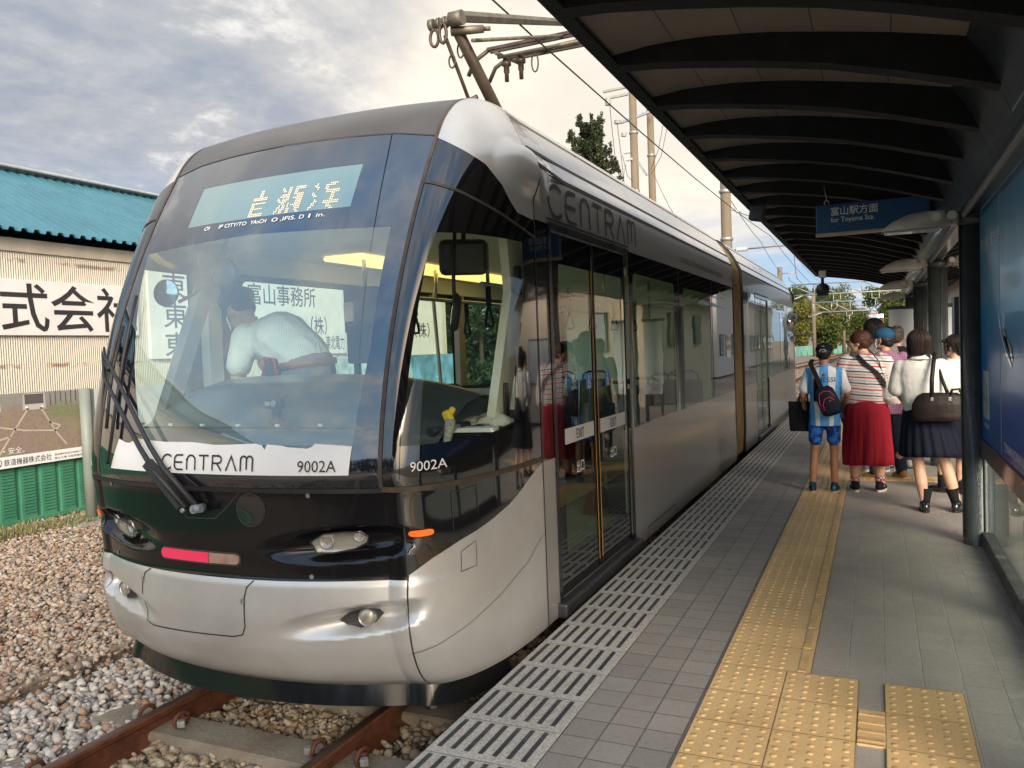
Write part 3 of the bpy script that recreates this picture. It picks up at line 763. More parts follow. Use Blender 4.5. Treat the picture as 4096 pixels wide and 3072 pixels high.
def cab(rear):
    """one driving cab's skin"""
    K = dict(rear=rear)
    fine = dict(rp=.014, rz=.011) if not rear else dict(rp=.08, rz=.08)
    mid = dict(rp=.04, rz=.04) if not rear else dict(rp=.1, rz=.1)
    front = [(-1.13, -.045), (1.13, -.045), (1.13, .5), (-1.13, .5)]
    bump = pt('bumper', front, M_silver, **fine, **K)
    mask = pt('nose_mask', [(-1.13, .503), (1.13, .503), (1.13, .90), (-1.13, .90)], M_nose, **fine, **K)
    disp = [(-.58, 2.25), (.62, 2.255), (.612, 2.492), (-.585, 2.487)]
    clear = [(-.52, 1.135), (-.36, 1.135), (.86, 1.115), (.905, 1.55), (.89, 2.13), (0, 2.156), (-.927, 2.13), (-.86, 1.9), (-.70, 1.5)]
    if rear: clear = [(-.86, 1.115), (.86, 1.115), (.9, 2.13), (-.9, 2.13)]
    sur = pt('windscreen_surround', [(-1.0, .925), (1.0, .925), (1.0, 2.612), (0, 2.685), (-1.0, 2.612)] if False else [(-1.0, .925), (1.0, .925), (1.0, 2.618), (.745, 2.655), (.45, 2.666), (0, 2.675), (-.45, 2.666), (-.745, 2.655), (-1.0, 2.618)], M_frit, holes=[disp, clear], **mid, **K)
    pt('windscreen', clear, M_wind, **mid, **K)
    pt('display_window', disp, M_dispglass, off=-.001, **mid, **K)
    ln('windscreen_seal', [(-1.0, .913), (1.0, .913)], .022, M_rub, off=.003, **K)
    capb = [(1.0, 2.622), (1.0, 2.80), (.999, 2.92), (.999, 2.998), (0, 2.998), (-.999, 2.998), (-.999, 2.92), (-1.0, 2.80), (-1.0, 2.622), (-.745, 2.659), (-.45, 2.670), (0, 2.679), (.45, 2.670), (.745, 2.659)]
    pt('roof_front', capb, M_cap, **mid, **K)
    ln('roof_front_joint', [(-1.0, 2.62), (-.745, 2.657), (-.45, 2.668), (0, 2.677), (.45, 2.668), (.745, 2.657), (1.0, 2.62)], .008, M_seam, off=.002, **K)
    crv = [(1.13, .52), (1.306, .585), (1.485, .637), (1.597, .662), (1.69, .69), (1.791, .73), (1.854, .768), (1.942, .838), (2.0, .885)]
    arcw = [(1.02, 2.354), (1.302, 2.307), (1.575, 2.244), (1.709, 2.212), (1.927, 2.155), (2.0, 2.13)]
    band = [(1.0, 2.603), (1.274, 2.529), (1.526, 2.457), (1.702, 2.363), (1.782, 2.293), (1.856, 2.24), (2.0, 2.225)]
    wclr = [(1.183, 2.087), (1.90, 2.089), (1.915, 1.869), (1.90, 1.675), (1.861, 1.391), (1.839, 1.113), (1.402, 1.107), (1.13, 1.109), (1.163, 1.306), (1.173, 1.6)]
    for s in (1, -1):
        f = lambda L: [(s * a, b) for a, b in L]
        sm = dict(rp=.026, rz=.02) if not rear else dict(rp=.1, rz=.1)
        sp = pt('cab_side_panel', f([(1.134, -.045), (2.0, -.045), (2.0, .885)] + crv[::-1][1:]), M_silver, **sm, **K)
        pt('cab_side_mask', f(crv + [(2.0, .905), (1.134, .905)]), M_gloss, **sm, **K)
        ln('cab_side_seal', f([(1.0, .918), (2.0, .905)]), .026, M_brn if s > 0 else M_rub, off=.003, **K)
        pt('cab_side_surround', f([(1.004, .932), (2.0, .92)] + arcw[::-1] + [(1.004, 2.356)]), M_gloss, holes=[f(wclr)], **sm, **K)
        pt('cab_side_window', f(wclr), M_cabg, off=-.002, **sm, **K)
        pt('cab_upper_panel', f([(1.004, 2.36)] + arcw[1:] + [(2.0, 2.225)] + band[::-1][1:-1] + [(1.004, 2.603)]), M_gloss, off=.001, **sm, **K)
        ln('window_arch_seal', f([(1.004, 2.36)] + arcw[1:]), .016, M_brn, off=.004, **K)
        pt('shoulder_panel', f([(1.004, 2.607)] + band[1:] + [(2.0, 2.52), (2.0, 2.99), (1.5, 2.99), (1.004, 2.99)]), M_silver, **sm, **K)
        ln('corner_trim', f([(1.0, .93), (1.0, 1.6), (1.0, 2.3), (1.0, 2.62), (1.0, 2.8), (1.0, 2.99)]), .020, M_brn, off=.004, **K)
        ln('cab_joint', f([(2.0, -.04), (2.0, 2.45)]), .012, M_seam, off=.003, **K)
    return bump, mask
M_dispglass = custom('display_screen', lambda t: pbsdf(t, (0.13, 0.215, 0.225), .08, 0, Coat_Weight=1.0, Coat_Roughness=0, Coat_IOR=1.9).outputs[0])
bump, mask = cab(False)
# skirt under the bumper
sk = MB()
def skf(u, v):
    p = -1.75 + 3.5 * u; q, n = SURF(np.array([p]), np.array([-.03]), -.035, False, False); q = q[0]; n = n[0]; n[2] = 0; n /= np.linalg.norm(n)
    return Vector(q + n * (.045 * v - .02)) + Vector((0, 0, .02 - .155 * v))
sk.grid(skf, 80, 5); bd(sk, 'front_skirt', M_nose)
# ---- details of the nose
def ring(p, z, rp, rz, n=28): return [(p + rp * math.cos(2 * math.pi * i / n), z + rz * math.sin(2 * math.pi * i / n)) for i in range(n)]
ln('wiper_plate_joint', [(-.30, .905), (.221, .905), (.111, .815), (.049, .774), (-.147, .769), (-.195, .793)], .006, M_seam, closed=True, par=None)
pt('coupler_cap', ring(.283, .822, .083, .073), M_gloss, off=.004, rp=.02, rz=.02)
ln('coupler_cap_joint', ring(.283, .822, .086, .0755), .007, M_seam, closed=True)
ln('bumper_flap_joint', [(-.46, .497), (-.51, .472), (-.535, .42), (-.548, .26), (-.53, .225), (-.477, .207), (.155, .224), (.215, .238), (.24, .28), (.248, .42), (.262, .465), (.30, .497)], .007, M_seam, par=None)
for (p, z) in ((-.53, .435), (.236, .40)):
    pt('flap_screw', ring(p, z, .014, .013, 10), M_metal, off=.004, rp=.02, rz=.02)
for (p, z) in ((-.86, .895), (.62, .893), (-.87, .525), (.62, .522)):
    pt('mask_screw', ring(p, z, .012, .011, 10), M_metal, off=.004, rp=.02, rz=.02)
cap_ = [(a, .587 + .025 * math.sin(R(t))) for a, t in [(.195 + .02 * math.cos(R(q)), q) for q in range(-90, 91, 20)]]
tl_on = [(.005, .612), (-.335, .613), (-.352, .605), (-.357, .59), (-.352, .573), (-.335, .564), (.005, .563)]
tl_off = [(.009, .563), (.19, .565), (.208, .575), (.213, .590), (.208, .605), (.19, .612), (.009, .612)]
tr_ = pt('tail_lamp_surround', rrect(-.366, .555, .222, .621, .03, .035), M_seam, off=.003, rp=.03, rz=.02)
pt('tail_lamp', tl_on, M_red, off=.007, rp=.03, rz=.02); o = pt('tail_lamp', tl_off, M_redoff, off=.007, rp=.03, rz=.02); o['label'] = 'unlit half of the tail lamp bar'
def headlamp(s):
    A = [(.624, .681), (.70, .722), (.80, .732), (.883, .729), (.912, .700), (.902, .672), (.841, .645), (.73, .628), (.65, .630)]
    b = pt('headlamp', [(s * a, c) for a, c in A], M_chrome, off=.045, rp=.015, rz=.012)
    pt('lens', [(s * a, c) for a, c in A], M_lens, off=.058, rp=.015, rz=.012, par=b)
    for (a, c, r) in ((.70, .678, .033), (.868, .702, .024)):
        q, n = SURF(np.array([s * a]), np.array([c]), .050); q = Vector(q[0]); n = Vector(n[0])
        m = MB(); m.lathe([(r * 1.0, .0), (r * 1.05, .012), (r * .8, .004), (r * .3, -.01), (.001, -.012)], (0, 0, 0), 18)
        mrot = n.to_track_quat('Z', 'Y').to_matrix(); m.v = [tuple(mrot @ Vector(v) + q) for v in m.v]
        m.build('bulb', M_metal, b)
    ln('lens_rim', [(s * a, c) for a, c in A], .007, M_rub, off=.060, closed=True, par=b, step=.015)
    F = [(.745, .31), (.80, .352), (.87, .372), (.945, .360), (.965, .335), (.925, .292), (.85, .272), (.78, .285)]
    f = pt('fog_lamp', [(s * a, c) for a, c in F], M_seam, off=.022, rp=.015, rz=.012)
    q, n = SURF(np.array([s * .888]), np.array([.322]), .02); q = Vector(q[0]); n = Vector((n[0][0] * .4, n[0][1], 0)).normalized()
    m = MB(); m.lathe([(.040, -.02), (.041, .028), (.036, .034), (.034, .026)], (0, 0, 0), 20); m.mi = 1; m.lathe([(.034, .027), (.02, .034), (.001, .036)], (0, 0, 0), 20)
    mrot = n.to_track_quat('Z', 'Y').to_matrix(); m.v = [tuple(mrot @ Vector(v) + q) for v in m.v]; m.build('fog_light', [M_metal, M_lens2], f)
M_lens2 = mat('fog_lens', (0.42, 0.38, 0.31), 0.25, .4, coat=.8, vary=.3, nscale=40)
headlamp(1); headlamp(-1)
for s in (1, -1):
    pt('side_marker', [(s * a, c) for a, c in rrect(1.16, .697, 1.322, .726, .010, .03)], M_orange, off=.012, rp=.02, rz=.01)
    ln('side_panel_joint', [(s * 1.13, -.04), (s * 1.13, .90)], .008, M_seam)
    ln('side_crease', [(s * a, b) for a, b in [(1.107, .158), (1.312, .182), (1.525, .232), (1.709, .296), (1.898, .39), (1.998, .493)]], .005, M_metal)
    ln('flap_joint', [(s * a, b) for a, b in [(1.48, .489), (1.575, .494), (1.576, .613), (1.483, .582)]], .004, M_seam, closed=True)
    ln('hatch_joint', [(s * a, b) for a, b in [(1.45, .69), (1.45, .87), (1.60, .88), (1.60, .74)]], .005, M_seam)
# banner with a torn upper edge, lettering
torn = [(-.749, 1.135), (-.673, 1.12), (-.63, 1.118), (-.589, 1.131), (-.542, 1.141), (-.449, 1.136), (-.30, 1.131), (-.101, 1.133), (.06, 1.122), (.177, 1.124), (.324, 1.129), (.365, 1.121), (.382, 1.102), (.395, 1.125), (.483, 1.119), (.52, 1.112), (.577, 1.109), (.623, 1.105), (.65, 1.113), (.666, 1.127), (.859, 1.113)]
ban = pt('banner', [(-.828, .982), (.076, .985), (.845, .985)] + torn[::-1], M_white, off=.004, rp=.04, rz=.02)
LET = {'C': [arc(.55, .5, .5, .5, 45, 315, 14)], 'E': [[(.75, 1), (.25, 1)] + arc(.3, .7, .3, .3, 90, 180, 5) + arc(.3, .3, .3, .3, 180, 270, 5) + [(.75, 0)], [(0, .5), (.7, .5)]],
       'N': [[(0, 0), (0, .65)] + arc(.35, .65, .35, .35, 180, 0, 8) + [(.7, 0)]], 'T': [[(0, 1), (.8, 1)], [(.4, 1), (.4, 0)]],
       'R': [[(0, 0), (0, 1), (.45, 1)] + arc(.45, .75, .27, .25, 90, -90, 8) + [(.05, .5)], [(.35, .5), (.72, 0)]], 'A': [[(0, 0), (.4, 1), (.8, 0)]],
       'M': [[(0, 0), (0, .75)] + arc(.22, .78, .22, .22, 180, 0, 6) + [(.44, .12)], [(.44, .75)] + arc(.66, .78, .22, .22, 180, 0, 6) + [(.88, 0)]]}
ADV = {'C': 1.22, 'E': 1.1, 'N': 1.02, 'T': 1.12, 'R': 1.08, 'A': 1.12, 'M': 1.1}
def logo(name, p0, z0, wd, h, thick, m, par, pscale, off=.006):
    x = 0; st = []; tot = sum(ADV[c] for c in 'CENTRAM') - .2
    for c in 'CENTRAM':
        st += [[(x + a, b) for a, b in s_] for s_ in LET[c]]; x += ADV[c]
    kx = wd / tot
    V, F = ribbon([[(a * kx, b * h) for a, b in s_] for s_ in st], thick)
    V = np.array([tuple(v) for v in V]); q = SURF(p0 + V[:, 0] / pscale, z0 + V[:, 1], off)[0]
    return attach(link_mesh(name, q, F, m), par)
logo('lettering', -.322, 1.003, .64 * .89, .068, .0085, M_ink, ban, .89, .008)
lt('number', '9002A', .578, 1.001, .205 * .89, .073, M_ink, par=ban, off=.008)
logo('tram_name', 2.21, 2.285, 1.86, .185, .024, M_decal, None, 1.0)
lt('side_number', '9002A', 1.212, .993, .23, .062, M_white, pscale=1.0)
lt('side_lettering', 'CENTRAL TOYAMA LIGHT RAIL TRANSIT SINCE 2009', 5.66, 2.305, 2.33, .075, M_decal, pscale=1.0)
lt('car_number', '9002A', 8.62, 2.30, .34, .085, M_decal, pscale=1.0)
lt('notice_lettering', '富山地方鉄道株式会社', 7.72, 2.10, .82, .035, M_white, pscale=1.0)
lt('notice_lettering', '9002A', 7.72, 2.045, .36, .04, M_white, pscale=1.0)
# half-lit destination characters made of LED dots
M_led = custom('amber_led', lambda t: pbsdf(t, (0.8, .62, .42), .4, 0, Emission_Color=(1.0, .74, .48, 1), Emission_Strength=.15).outputs[0])
G1 = ["....##....", "....##....", "....##....", "....##....", ".########.", ".########.", "..........", ".########.", ".##.......", ".##.......", ".#######..", ".##.......", ".##.......", ".########.", ".########."]
G2 = [".#...##..######.", ".##..##..######.", "..##.##..##.....", ".....##..##.....", "..#####..######.", ".######....####.", "#..#.##..######.", "##.####....####.", ".#####.....####.", "...##..#...####.", "..#.##.#.######.", ".##.##.#...####.", ".#.###.##...###.", "##.##..##...##..", "#..##..##....##."]
G3 = ["..#......####...", ".##....#####....", "..##...##.......", "...#...##.......", "........#######.", ".#......#######.", ".##........##...", "..##.......##...", "...........##...", "...#.......##...", "...##...########", "..##....########", "..##......##....", ".##.......###...", ".#..........##.."]
for G, p0, pw in ((G1, -.085, .13), (G2, .115, .185), (G3, .335, .20)):
    led = MB(); nr = len(G); nc = len(G[0])
    for j, row in enumerate(G):
        for i, c in enumerate(row):
            if c != '#': continue
            p = p0 + pw * (i + .5) / nc; z = 2.403 - .15 * (j + .5) / nr; a = pw / nc * .30; b = .15 / nr * .30
            q = SURF(np.array([p - a, p + a, p + a, p - a]), np.array([z - b, z - b, z + b, z + b]), .003)[0]; led.add(q, [(0, 1, 2, 3)])
    bd(led, 'led_character', M_led)
for body, p, wd in (("OI", -.40, .045), ("IP CITY/TO", -.275, .215), ("YAnCH", -.03, .115), ("O ,IFIS.", .125, .165), ("D", .315, .03), ("I", .375, .01), ("in.", .425, .055)):
    lt('display_lettering', body, p, 2.212, wd * .89, .031, M_white)
# ---- wipers
def skin(p, z, off): return Vector(SURF(np.array([p]), np.array([z]), off)[0][0])
def wiper(arm, blade, w0):
    wp = MB(); wp.tube([skin(a, b, .055) for a, b in arm], [.016, .014, .012, .011, .009, .008][:len(arm)], 8); o = bd(wp, 'wiper', M_dark)
    bl = MB(); pts = [skin(a, b, .03) for a, b in blade]; bl.tube(pts, .009, 6)
    bl.build('wiper_blade', M_rub, o); return o
wiper([(-.09, .822), (-.31, .993), (-.448, 1.101), (-.682, 1.287), (-.914, 1.44), (-1.0, 1.549)], [(-.819, 1.875), (-.80, 1.72), (-.784, 1.55), (-.775, 1.30), (-.80, 1.005)], 0)
wiper([(-.018, .837), (-.23, 1.003), (-.363, 1.111), (-.543, 1.271), (-.825, 1.475), (-.98, 1.556)], [(-.88, 1.715), (-.885, 1.51), (-.87, 1.35), (-.85, 1.182)], 0)
hb = MB()
a, b = skin(-.127, .832, .05), skin(-.36, 1.03, .06)
hb.beam(a, b, .05, .03, up=(0, -1, .2)); bd(hb, 'wiper_motor_cover', M_dark)
hb = MB(); hb.cyl(skin(-.013, .825, .02), skin(-.013, .825, .085), .022, .02, 12); hb.tube([skin(-.013, .825, .07), skin(.03, .827, .072)], [.019, .017], 10); bd(hb, 'wiper_pivot', mat('grey_pivot', (.20, .22, .25), .5))
hb = MB(); hb.cyl(skin(-.10, .815, .05), skin(-.10, .815, .078), .012, .011, 8); bd(hb, 'pivot_nut', M_metal)
hb = MB(); hb.tube([skin(-1.0, 1.549, .05), skin(-1.02, 1.60, .05)], [.014, .005], 6); hb.tube([skin(-.98, 1.53, .05), skin(-.9, 1.48, .04)], .012, 6); bd(hb, 'wiper_joint', M_rub)
# ---- straight body sides.  p = 2 + (Y - 4.16)
def pY(y): return 2 + y - 4.16
rect = lambda a, b, z0, z1: [(pY(a), z0), (pY(b), z0), (pY(b), z1), (pY(a), z1)]
neg = lambda L: [(-a, b) for a, b in L]
LO, MI, HI = .885, 2.235, 2.515
def wrect(a, b, z0, z1, r=.05): return rrect(pY(a), z0, pY(b), z1, r)
SP = dict(rp=.12, rz=.08)
def section(y0, y1, doors, wins, s):
    f = (lambda L: L) if s > 0 else neg
    # lower silver skirt between doors, black window band, silver band toned grey
    cuts = [y0]
    for a, b in doors: cuts += [a, b]
    cuts.append(y1)
    for k in range(0, len(cuts), 2):
        if cuts[k + 1] - cuts[k] > .02: pt('side_panel', f(rect(cuts[k], cuts[k + 1], -.045, LO)), M_side if s > 0 else M_silver, **SP)
    holes = [f(wrect(*w_)) for w_ in wins] + [f(rect(a, b, LO - .5, MI - .01)) for a, b in doors]
    notch = [(pY(y0), LO + .003)]
    for a, b in doors: notch += [(pY(a), LO + .003), (pY(a), MI - .008), (pY(b), MI - .008), (pY(b), LO + .003)]
    notch += [(pY(y1), LO + .003), (pY(y1), MI), (pY(y0), MI)]
    # drop doubled corner when a door starts at the panel's end
    nn = []
    for q in notch:
        if not nn or (abs(nn[-1][0] - q[0]) > 1e-6 or abs(nn[-1][1] - q[1]) > 1e-6): nn.append(q)
    pt('window_band', f(nn), M_gloss, holes=[f(wrect(*w_)) for w_ in wins], **SP)
    for w_ in wins: pt('side_window', f(wrect(*w_)), M_tintg if s > 0 else M_sideg, off=-.004, **SP)
    pt('upper_band', f(rect(y0, y1, MI + .003, HI)), M_band if s > 0 else M_silver, **SP)
    for (za, zb) in ((HI + .012, 2.635), (2.65, 2.855), (2.87, 2.995)):
        n = max(1, round((y1 - y0) / 2.3))
        for k in range(n):
            a, b = y0 + (y1 - y0) * k / n, y0 + (y1 - y0) * (k + 1) / n
            if za > 2.6 and a < 4.9: a = max(a, 4.16)
            pt('roof_panel', f(rect(a + .004, b - .004, za, zb)), M_roof, rp=.25, rz=.03)
    for z in (HI + .006, 2.6425, 2.8625): ln('roof_seam', f([(pY(y0), z), (pY(y1), z)]), .026, M_seam, off=.002, step=.5)
    ln('band_trim', f([(pY(y0), MI + .001), (pY(y1), MI + .001)]), .007, M_metal, off=.003, step=.5)
section(4.16, 10.92, [(4.375, 5.965)], [(6.12, 7.50, .90, 2.075), (7.90, 9.33, .90, 2.06)], 1)
section(11.78, 19.30, [(13.05, 14.62)], [(15.2, 16.6, .90, 2.06), (16.9, 18.3, .90, 2.06)], 1)
section(4.16, 10.92, [], [(4.5, 6.0, .90, 2.08), (6.15, 7.6, .90, 2.08), (7.75, 9.2, .90, 2.08), (9.35, 10.7, .90, 2.08)], -1)
section(11.78, 19.30, [], [(12.2, 14.0, .90, 2.06), (14.3, 16.1, .90, 2.06), (16.4, 18.2, .90, 2.06)], -1)
M_glossB = M_gloss
pt('window_band', rect(9.42, 10.5, LO + .01, MI - .05), M_frit, off=.003, **SP)
for y in (7.70, 9.40): ln('window_band_joint', [(pY(y), LO), (pY(y), MI)], .010, M_seam, off=.003)
cab(True)
# ---- doors: two leaves with tall glass, exit stickers, wheelchair signs
M_doorfr = mat('door_frame_black', (0.018, 0.018, 0.018), 0.28, .2, coat=.6, vary=.2)
M_sticker = mat('silver_sticker', (0.60, 0.59, 0.57), 0.45, .2, vary=.05)
M_blue = mat('blue_sign', (0.03, 0.20, 0.55), 0.45, vary=.05)
M_yelln = mat('yellow_edge_strip', (0.72, 0.36, 0.06), 0.5, vary=.1)
M_green = glass('door_glass', (0.74, 0.90, 0.72), 1.5, wav=.02)
def door(y0, y1, detail):
    ym = (y0 + y1) / 2 - .01
    for q, (a, b) in enumerate(((y0 + .035, ym - .004), (ym + .004, y1 - .035))):
        g0, g1 = (a + .13, b - .055) if q == 0 else (a + .055, b - .10)
        hole = wrect(g0, g1, .275, 2.02, .02)
        d = pt('door', rect(a, b, .045, 2.195), M_gloss, holes=[hole], off=-.012, **SP)
        pt('glass', hole, M_green, off=-.016, par=d, **SP)
        e = b - .03 if q == 0 else a + .03
        ln('edge_strip', [(pY(e), .10), (pY(e), 2.02)], .010, M_yelln, off=-.006, par=d, step=.4)
        ln('edge_seal', [(pY(b if q == 0 else a), .05), (pY(b if q == 0 else a), 2.19)], .03, M_rub, off=-.004, par=d, step=.4)
        if detail:
            st = pt('exit_sticker', rect(g0 + .01, g1 - .005, .935, 1.03), M_sticker, off=-.008, par=d, **SP)
            w_ = .145
            lt('lettering', 'EXIT', pY((g0 + g1) / 2 - w_ / 2), .952, w_, .088, M_ink, par=st, off=-.004, pscale=1.0)
            lt('lettering', '出口', pY((g0 + g1) / 2 - .075), .74, .135, .085, M_white, par=d, off=-.009, pscale=1.0)
            px = g1 - .125 if q == 0 else g0 + .16
            wc = pt('wheelchair_sign', rect(px, px + .10, 1.245, 1.345), M_blue, off=-.009, par=d, **SP)
            ph = lambda a_, b_: (pY(px + .1 * a_), 1.245 + .1 * b_)
            for L, wd in ((arc(.52, .34, .24, .24, 120, 370, 12), .008), ([(.42, .72), (.44, .42), (.66, .40), (.78, .16)], .009), ([(.43, .56), (.64, .55)], .007)):
                ln('wheelchair_symbol', [ph(a_, b_) for a_, b_ in L], wd, M_white, off=-.006, par=wc, step=.02)
            m = MB(); q3 = SURF(np.array([pY(px + .041)]), np.array([1.245 + .082]), -.006)[0][0]; m.cyl(q3, (q3[0] + .001, q3[1], q3[2]), .008, .008, 10); m.build('wheelchair_symbol', M_white, wc)
    for L in ([(pY(y0), .02), (pY(y0), 2.225)], [(pY(y1), .02), (pY(y1), 2.225)]): ln('door_frame', L, .05, M_doorfr, off=.004, step=.4)
    ln('door_frame', [(pY(y0 - .02), 2.222), (pY(y1 + .02), 2.222)], .045, M_doorfr, off=.008, step=.4)
    ln('door_header', [(pY(y0 - .04), 2.262), (pY(y1 + .04), 2.262)], .016, M_rub, off=.006, step=.4)
    m = MB(); m.box((-1.685, (y0 + y1) / 2, -.005), (.07, y1 - y0 + .12, .09), bev=.015); bd(m, 'door_step', M_dark)
door(4.375, 5.965, True); door(13.05, 14.62, False)
ln('floor_hatch_joint', [(pY(6.35), -.04), (pY(6.35), .05), (pY(7.35), .05), (pY(7.35), -.04)], .008, M_seam, off=.003)
ln('round_cover_joint', [(pY(7.47) + .0 + .075 * math.cos(R(t)), .32 + .08 * math.sin(R(t))) for t in range(0, 361, 20)], .006, M_metal, off=.003, step=.3)
for (a, b, z0, z1) in ((9.70, 9.95, -.02, .36), (11.15 - .3, 10.84 + .03, .46, .62), (10.58, 10.78, .12, .36)):
    ln('service_flap_joint', rect(min(a, b), max(a, b), z0, z1), .008, M_seam, off=.003, closed=True, step=.3)
pl_ = pt('notice_sticker', rect(10.28, 10.62, 1.33, 1.62), M_white, off=.006, **SP)
for k, (txt, h) in enumerate((('駆け込み', .07), ('乗車禁止', .07))):
    lt('lettering', txt, pY(10.30), 1.54 - .11 * k, .30, h, M_ink, par=pl_, off=.009, pscale=1.0)
mk = MB(); mk.box((-1.69, 19.45, 2.02), (.10, .16, .20), bev=.04); mk.lathe([(.001, 0), (.04, .0), (.05, .02)], (-1.66, 19.37, 2.02), 12, axis='Y'); bd(mk, 'side_camera', mat('grey_camera', (.4, .4, .4), .4))
# ---- bellows between the two cars
bl = MB(); prof = [(1.165, -.02), (1.185, .3), (1.185, 2.25), (1.17, 2.5), (1.10, 2.66), (.96, 2.86), (.80, 2.98), (.4, 3.02), (0, 3.02)]
prof = prof + [(-a, b) for a, b in prof[::-1][1:]]
NB = 9
for k in range(2 * NB + 1):
    yy = 10.92 + .86 * k / (2 * NB); o_ = 0.0 if k % 2 == 0 else -.045
    bl.v += [(XC + a + (o_ if a > 0 else -o_) * (1 if abs(a) > .5 else 0), yy, b + (o_ if b > 2.9 else 0)) for a, b in prof]
n_ = len(prof)
for k in range(2 * NB):
    for i in range(n_ - 1):
        bl.f.append((k * n_ + i, (k + 1) * n_ + i, (k + 1) * n_ + i + 1, k * n_ + i + 1)); bl.m.append(0); bl.sm.append(False)
bd(bl, 'bellows', M_gold)
bl = MB()
for yy in (10.93, 11.77): bl.tube([(XC + a * 1.006, yy, b * 1.002) for a, b in prof], .018, 6)
bd(bl, 'bellows_frame', M_seam)
# ---- roof deck and fairing
rd = MB(); rd.box((XC, 7.8, 2.985), (1.55, 6.3, .03)); rd.box((XC, 15.4, 2.985), (1.6, 7.4, .03)); bd(rd, 'roof_deck', M_cap)
rd = MB()
for y in (8.6, 9.9): rd.box((XC - .05, y, 3.10), (1.15, 1.0, .2), bev=.05)
for y in (13.4, 15.2, 17.0): rd.box((XC, y, 3.10), (1.1, 1.4, .22), bev=.05)
bd(rd, 'roof_equipment', M_roof)
# ---- underframe, so that nothing shows through under the floor
uf = MB(); uf.box((XC, 11.8, -.10), (2.1, 16.0, .14)); uf.box((XC, 3.75, -.09), (1.5, .6, .10)); bd(uf, 'underframe', M_rub)
for y in (5.3, 7.0, 15.8, 17.5):
    wh = MB()
    for s in (-1, 1): wh.lathe([(.001, -.05), (.25, -.05), (.25, .02), (.275, .03), (.275, .055), (.001, .055)], (XC + s * .55, y, -.03), 20, axis='X')
    bd(wh, 'wheelset', M_rust)
# ---- inside: floor, linings, ceiling lights, seats, rails, straps
fl = MB(); fl.box((XC, 11.6, .015), (2.30, 14.8, .04)); fl.box((XC, 3.85, .015), (1.7, .8, .04)); bd(fl, 'cabin_floor', mat('cabin_floor', (.20, .20, .19), .6))
ce = MB(); ce.box((XC, 11.7, 2.27), (2.30, 14.9, .03)); ce.box((XC, 3.92, 2.26), (1.7, .7, .03)); bd(ce, 'cabin_ceiling', M_cream)
M_lit = custom('warm_ceiling_light', lambda t: pbsdf(t, (0.75, .62, .34), .5, 0, Emission_Color=(1.0, .66, .20, 1), Emission_Strength=.55).outputs[0])
for x in (-.62,):
    for (a, b) in ((4.9, 8.2),):
        m = MB(); m.box((XC + x, (a + b) / 2, 2.235), (.34, b - a, .03), bev=.012); bd(m, 'ceiling_light', M_lit)
for s in (-1, 1):
    for (a, b) in ((4.2, 10.9), (11.8, 19.2)):
        m = MB()
        if s < 0: m.box((XC + s * 1.15, (a + b) / 2, .47), (.04, b - a, .85))
        else:
            cuts = [(a, 4.36), (5.98, 10.9)] if a < 5 else [(a, 13.0), (14.7, 19.2)]
            for c0, c1 in cuts: m.box((XC + s * 1.15, (c0 + c1) / 2, .47), (.04, c1 - c0, .80))
        m.box((XC + s * 1.14, (a + b) / 2, 2.19), (.06, b - a, .14)); bd(m, 'cabin_lining', M_intwall)
for y in (6.07, 7.68, 9.28):
    m = MB(); m.box((XC - 1.15, y, 1.5), (.06, .14, 1.25)); bd(m, 'window_pillar', mat('window_pillar', (.32, .30, .25), .5))
m = MB(); m.box((XC, 10.85, 1.2), (2.2, .04, 2.2)); bd(m, 'end_partition', M_intwall)
m = MB(); m.box((XC, 19.2, 1.2), (2.2, .04, 2.2)); bd(m, 'end_partition', M_intwall)
M_seat = mat('dark_blue_seat', (0.035, 0.055, 0.085), 0.7, vary=.3, nscale=20)
M_moq = mat('olive_moquette', (0.15, 0.125, 0.06), 0.9, vary=.3, nscale=60)
M_strap = mat('strap_black', (0.012, 0.012, 0.012), .6, spec=.2)
def seat(x, y, rev):
    k = -1 if rev else 1
    b = MB(); b.box((x, y, .48), (.44, .42, .10), bev=.04); o = bd(b, 'seat', M_moq)
    b = MB(); b.box((x, y - k * .21, .80), (.44, .07, .62), (R(8 * k), 0, 0), bev=.033); b.build('seat_back', M_seat, o)
    b = MB(); b.box((x, y - k * .17, .80), (.36, .05, .52), (R(8 * k), 0, 0), bev=.02); b.build('seat_pad', M_moq, o)
    b = MB(); b.tube([(x - .19, y - k * .245, 1.05), (x - .17, y - k * .25, 1.17), (x - .10, y - k * .25, 1.205), (x + .10, y - k * .25, 1.205), (x + .17, y - k * .25, 1.17), (x + .19, y - k * .245, 1.05)], .014, 8); b.build('handle', M_strap, o)
    b = MB(); b.box((x, y, .23), (.3, .3, .42)); b.build('seat_base', M_dark, o)
for k, y in enumerate((6.3, 7.15, 8.0, 8.9, 9.8)):
    for x in (-3.80, -3.34): seat(x, y, k % 2 == 0)
for y in (7.0, 7.8, 8.7, 9.6): seat(-2.05, y, False)
rl = MB()
for x in (-.5, .5): rl.tube([(XC + x, 4.9, 1.97), (XC + x, 10.7, 1.97)], .016, 8)
bd(rl, 'grab_rail', M_metal)
for y in (5.0, 6.05, 7.6, 9.3):
    for s in (-.5, .5):
        m = MB(); m.tube([(XC + s, y, 2.25), (XC + s, y, 1.97)], .014, 8); bd(m, 'rail_bracket', M_metal)
for (x, y) in ((-.62, 6.3), (.36, 6.1), (.55, 8.2), (-.6, 8.2)):
    m = MB(); m.tube([(XC + x, y, .04), (XC + x, y, 1.1), (XC + x - .05, y, 2.0), (XC + x, y, 2.24)], .017, 8); bd(m, 'grab_pole', M_metal)
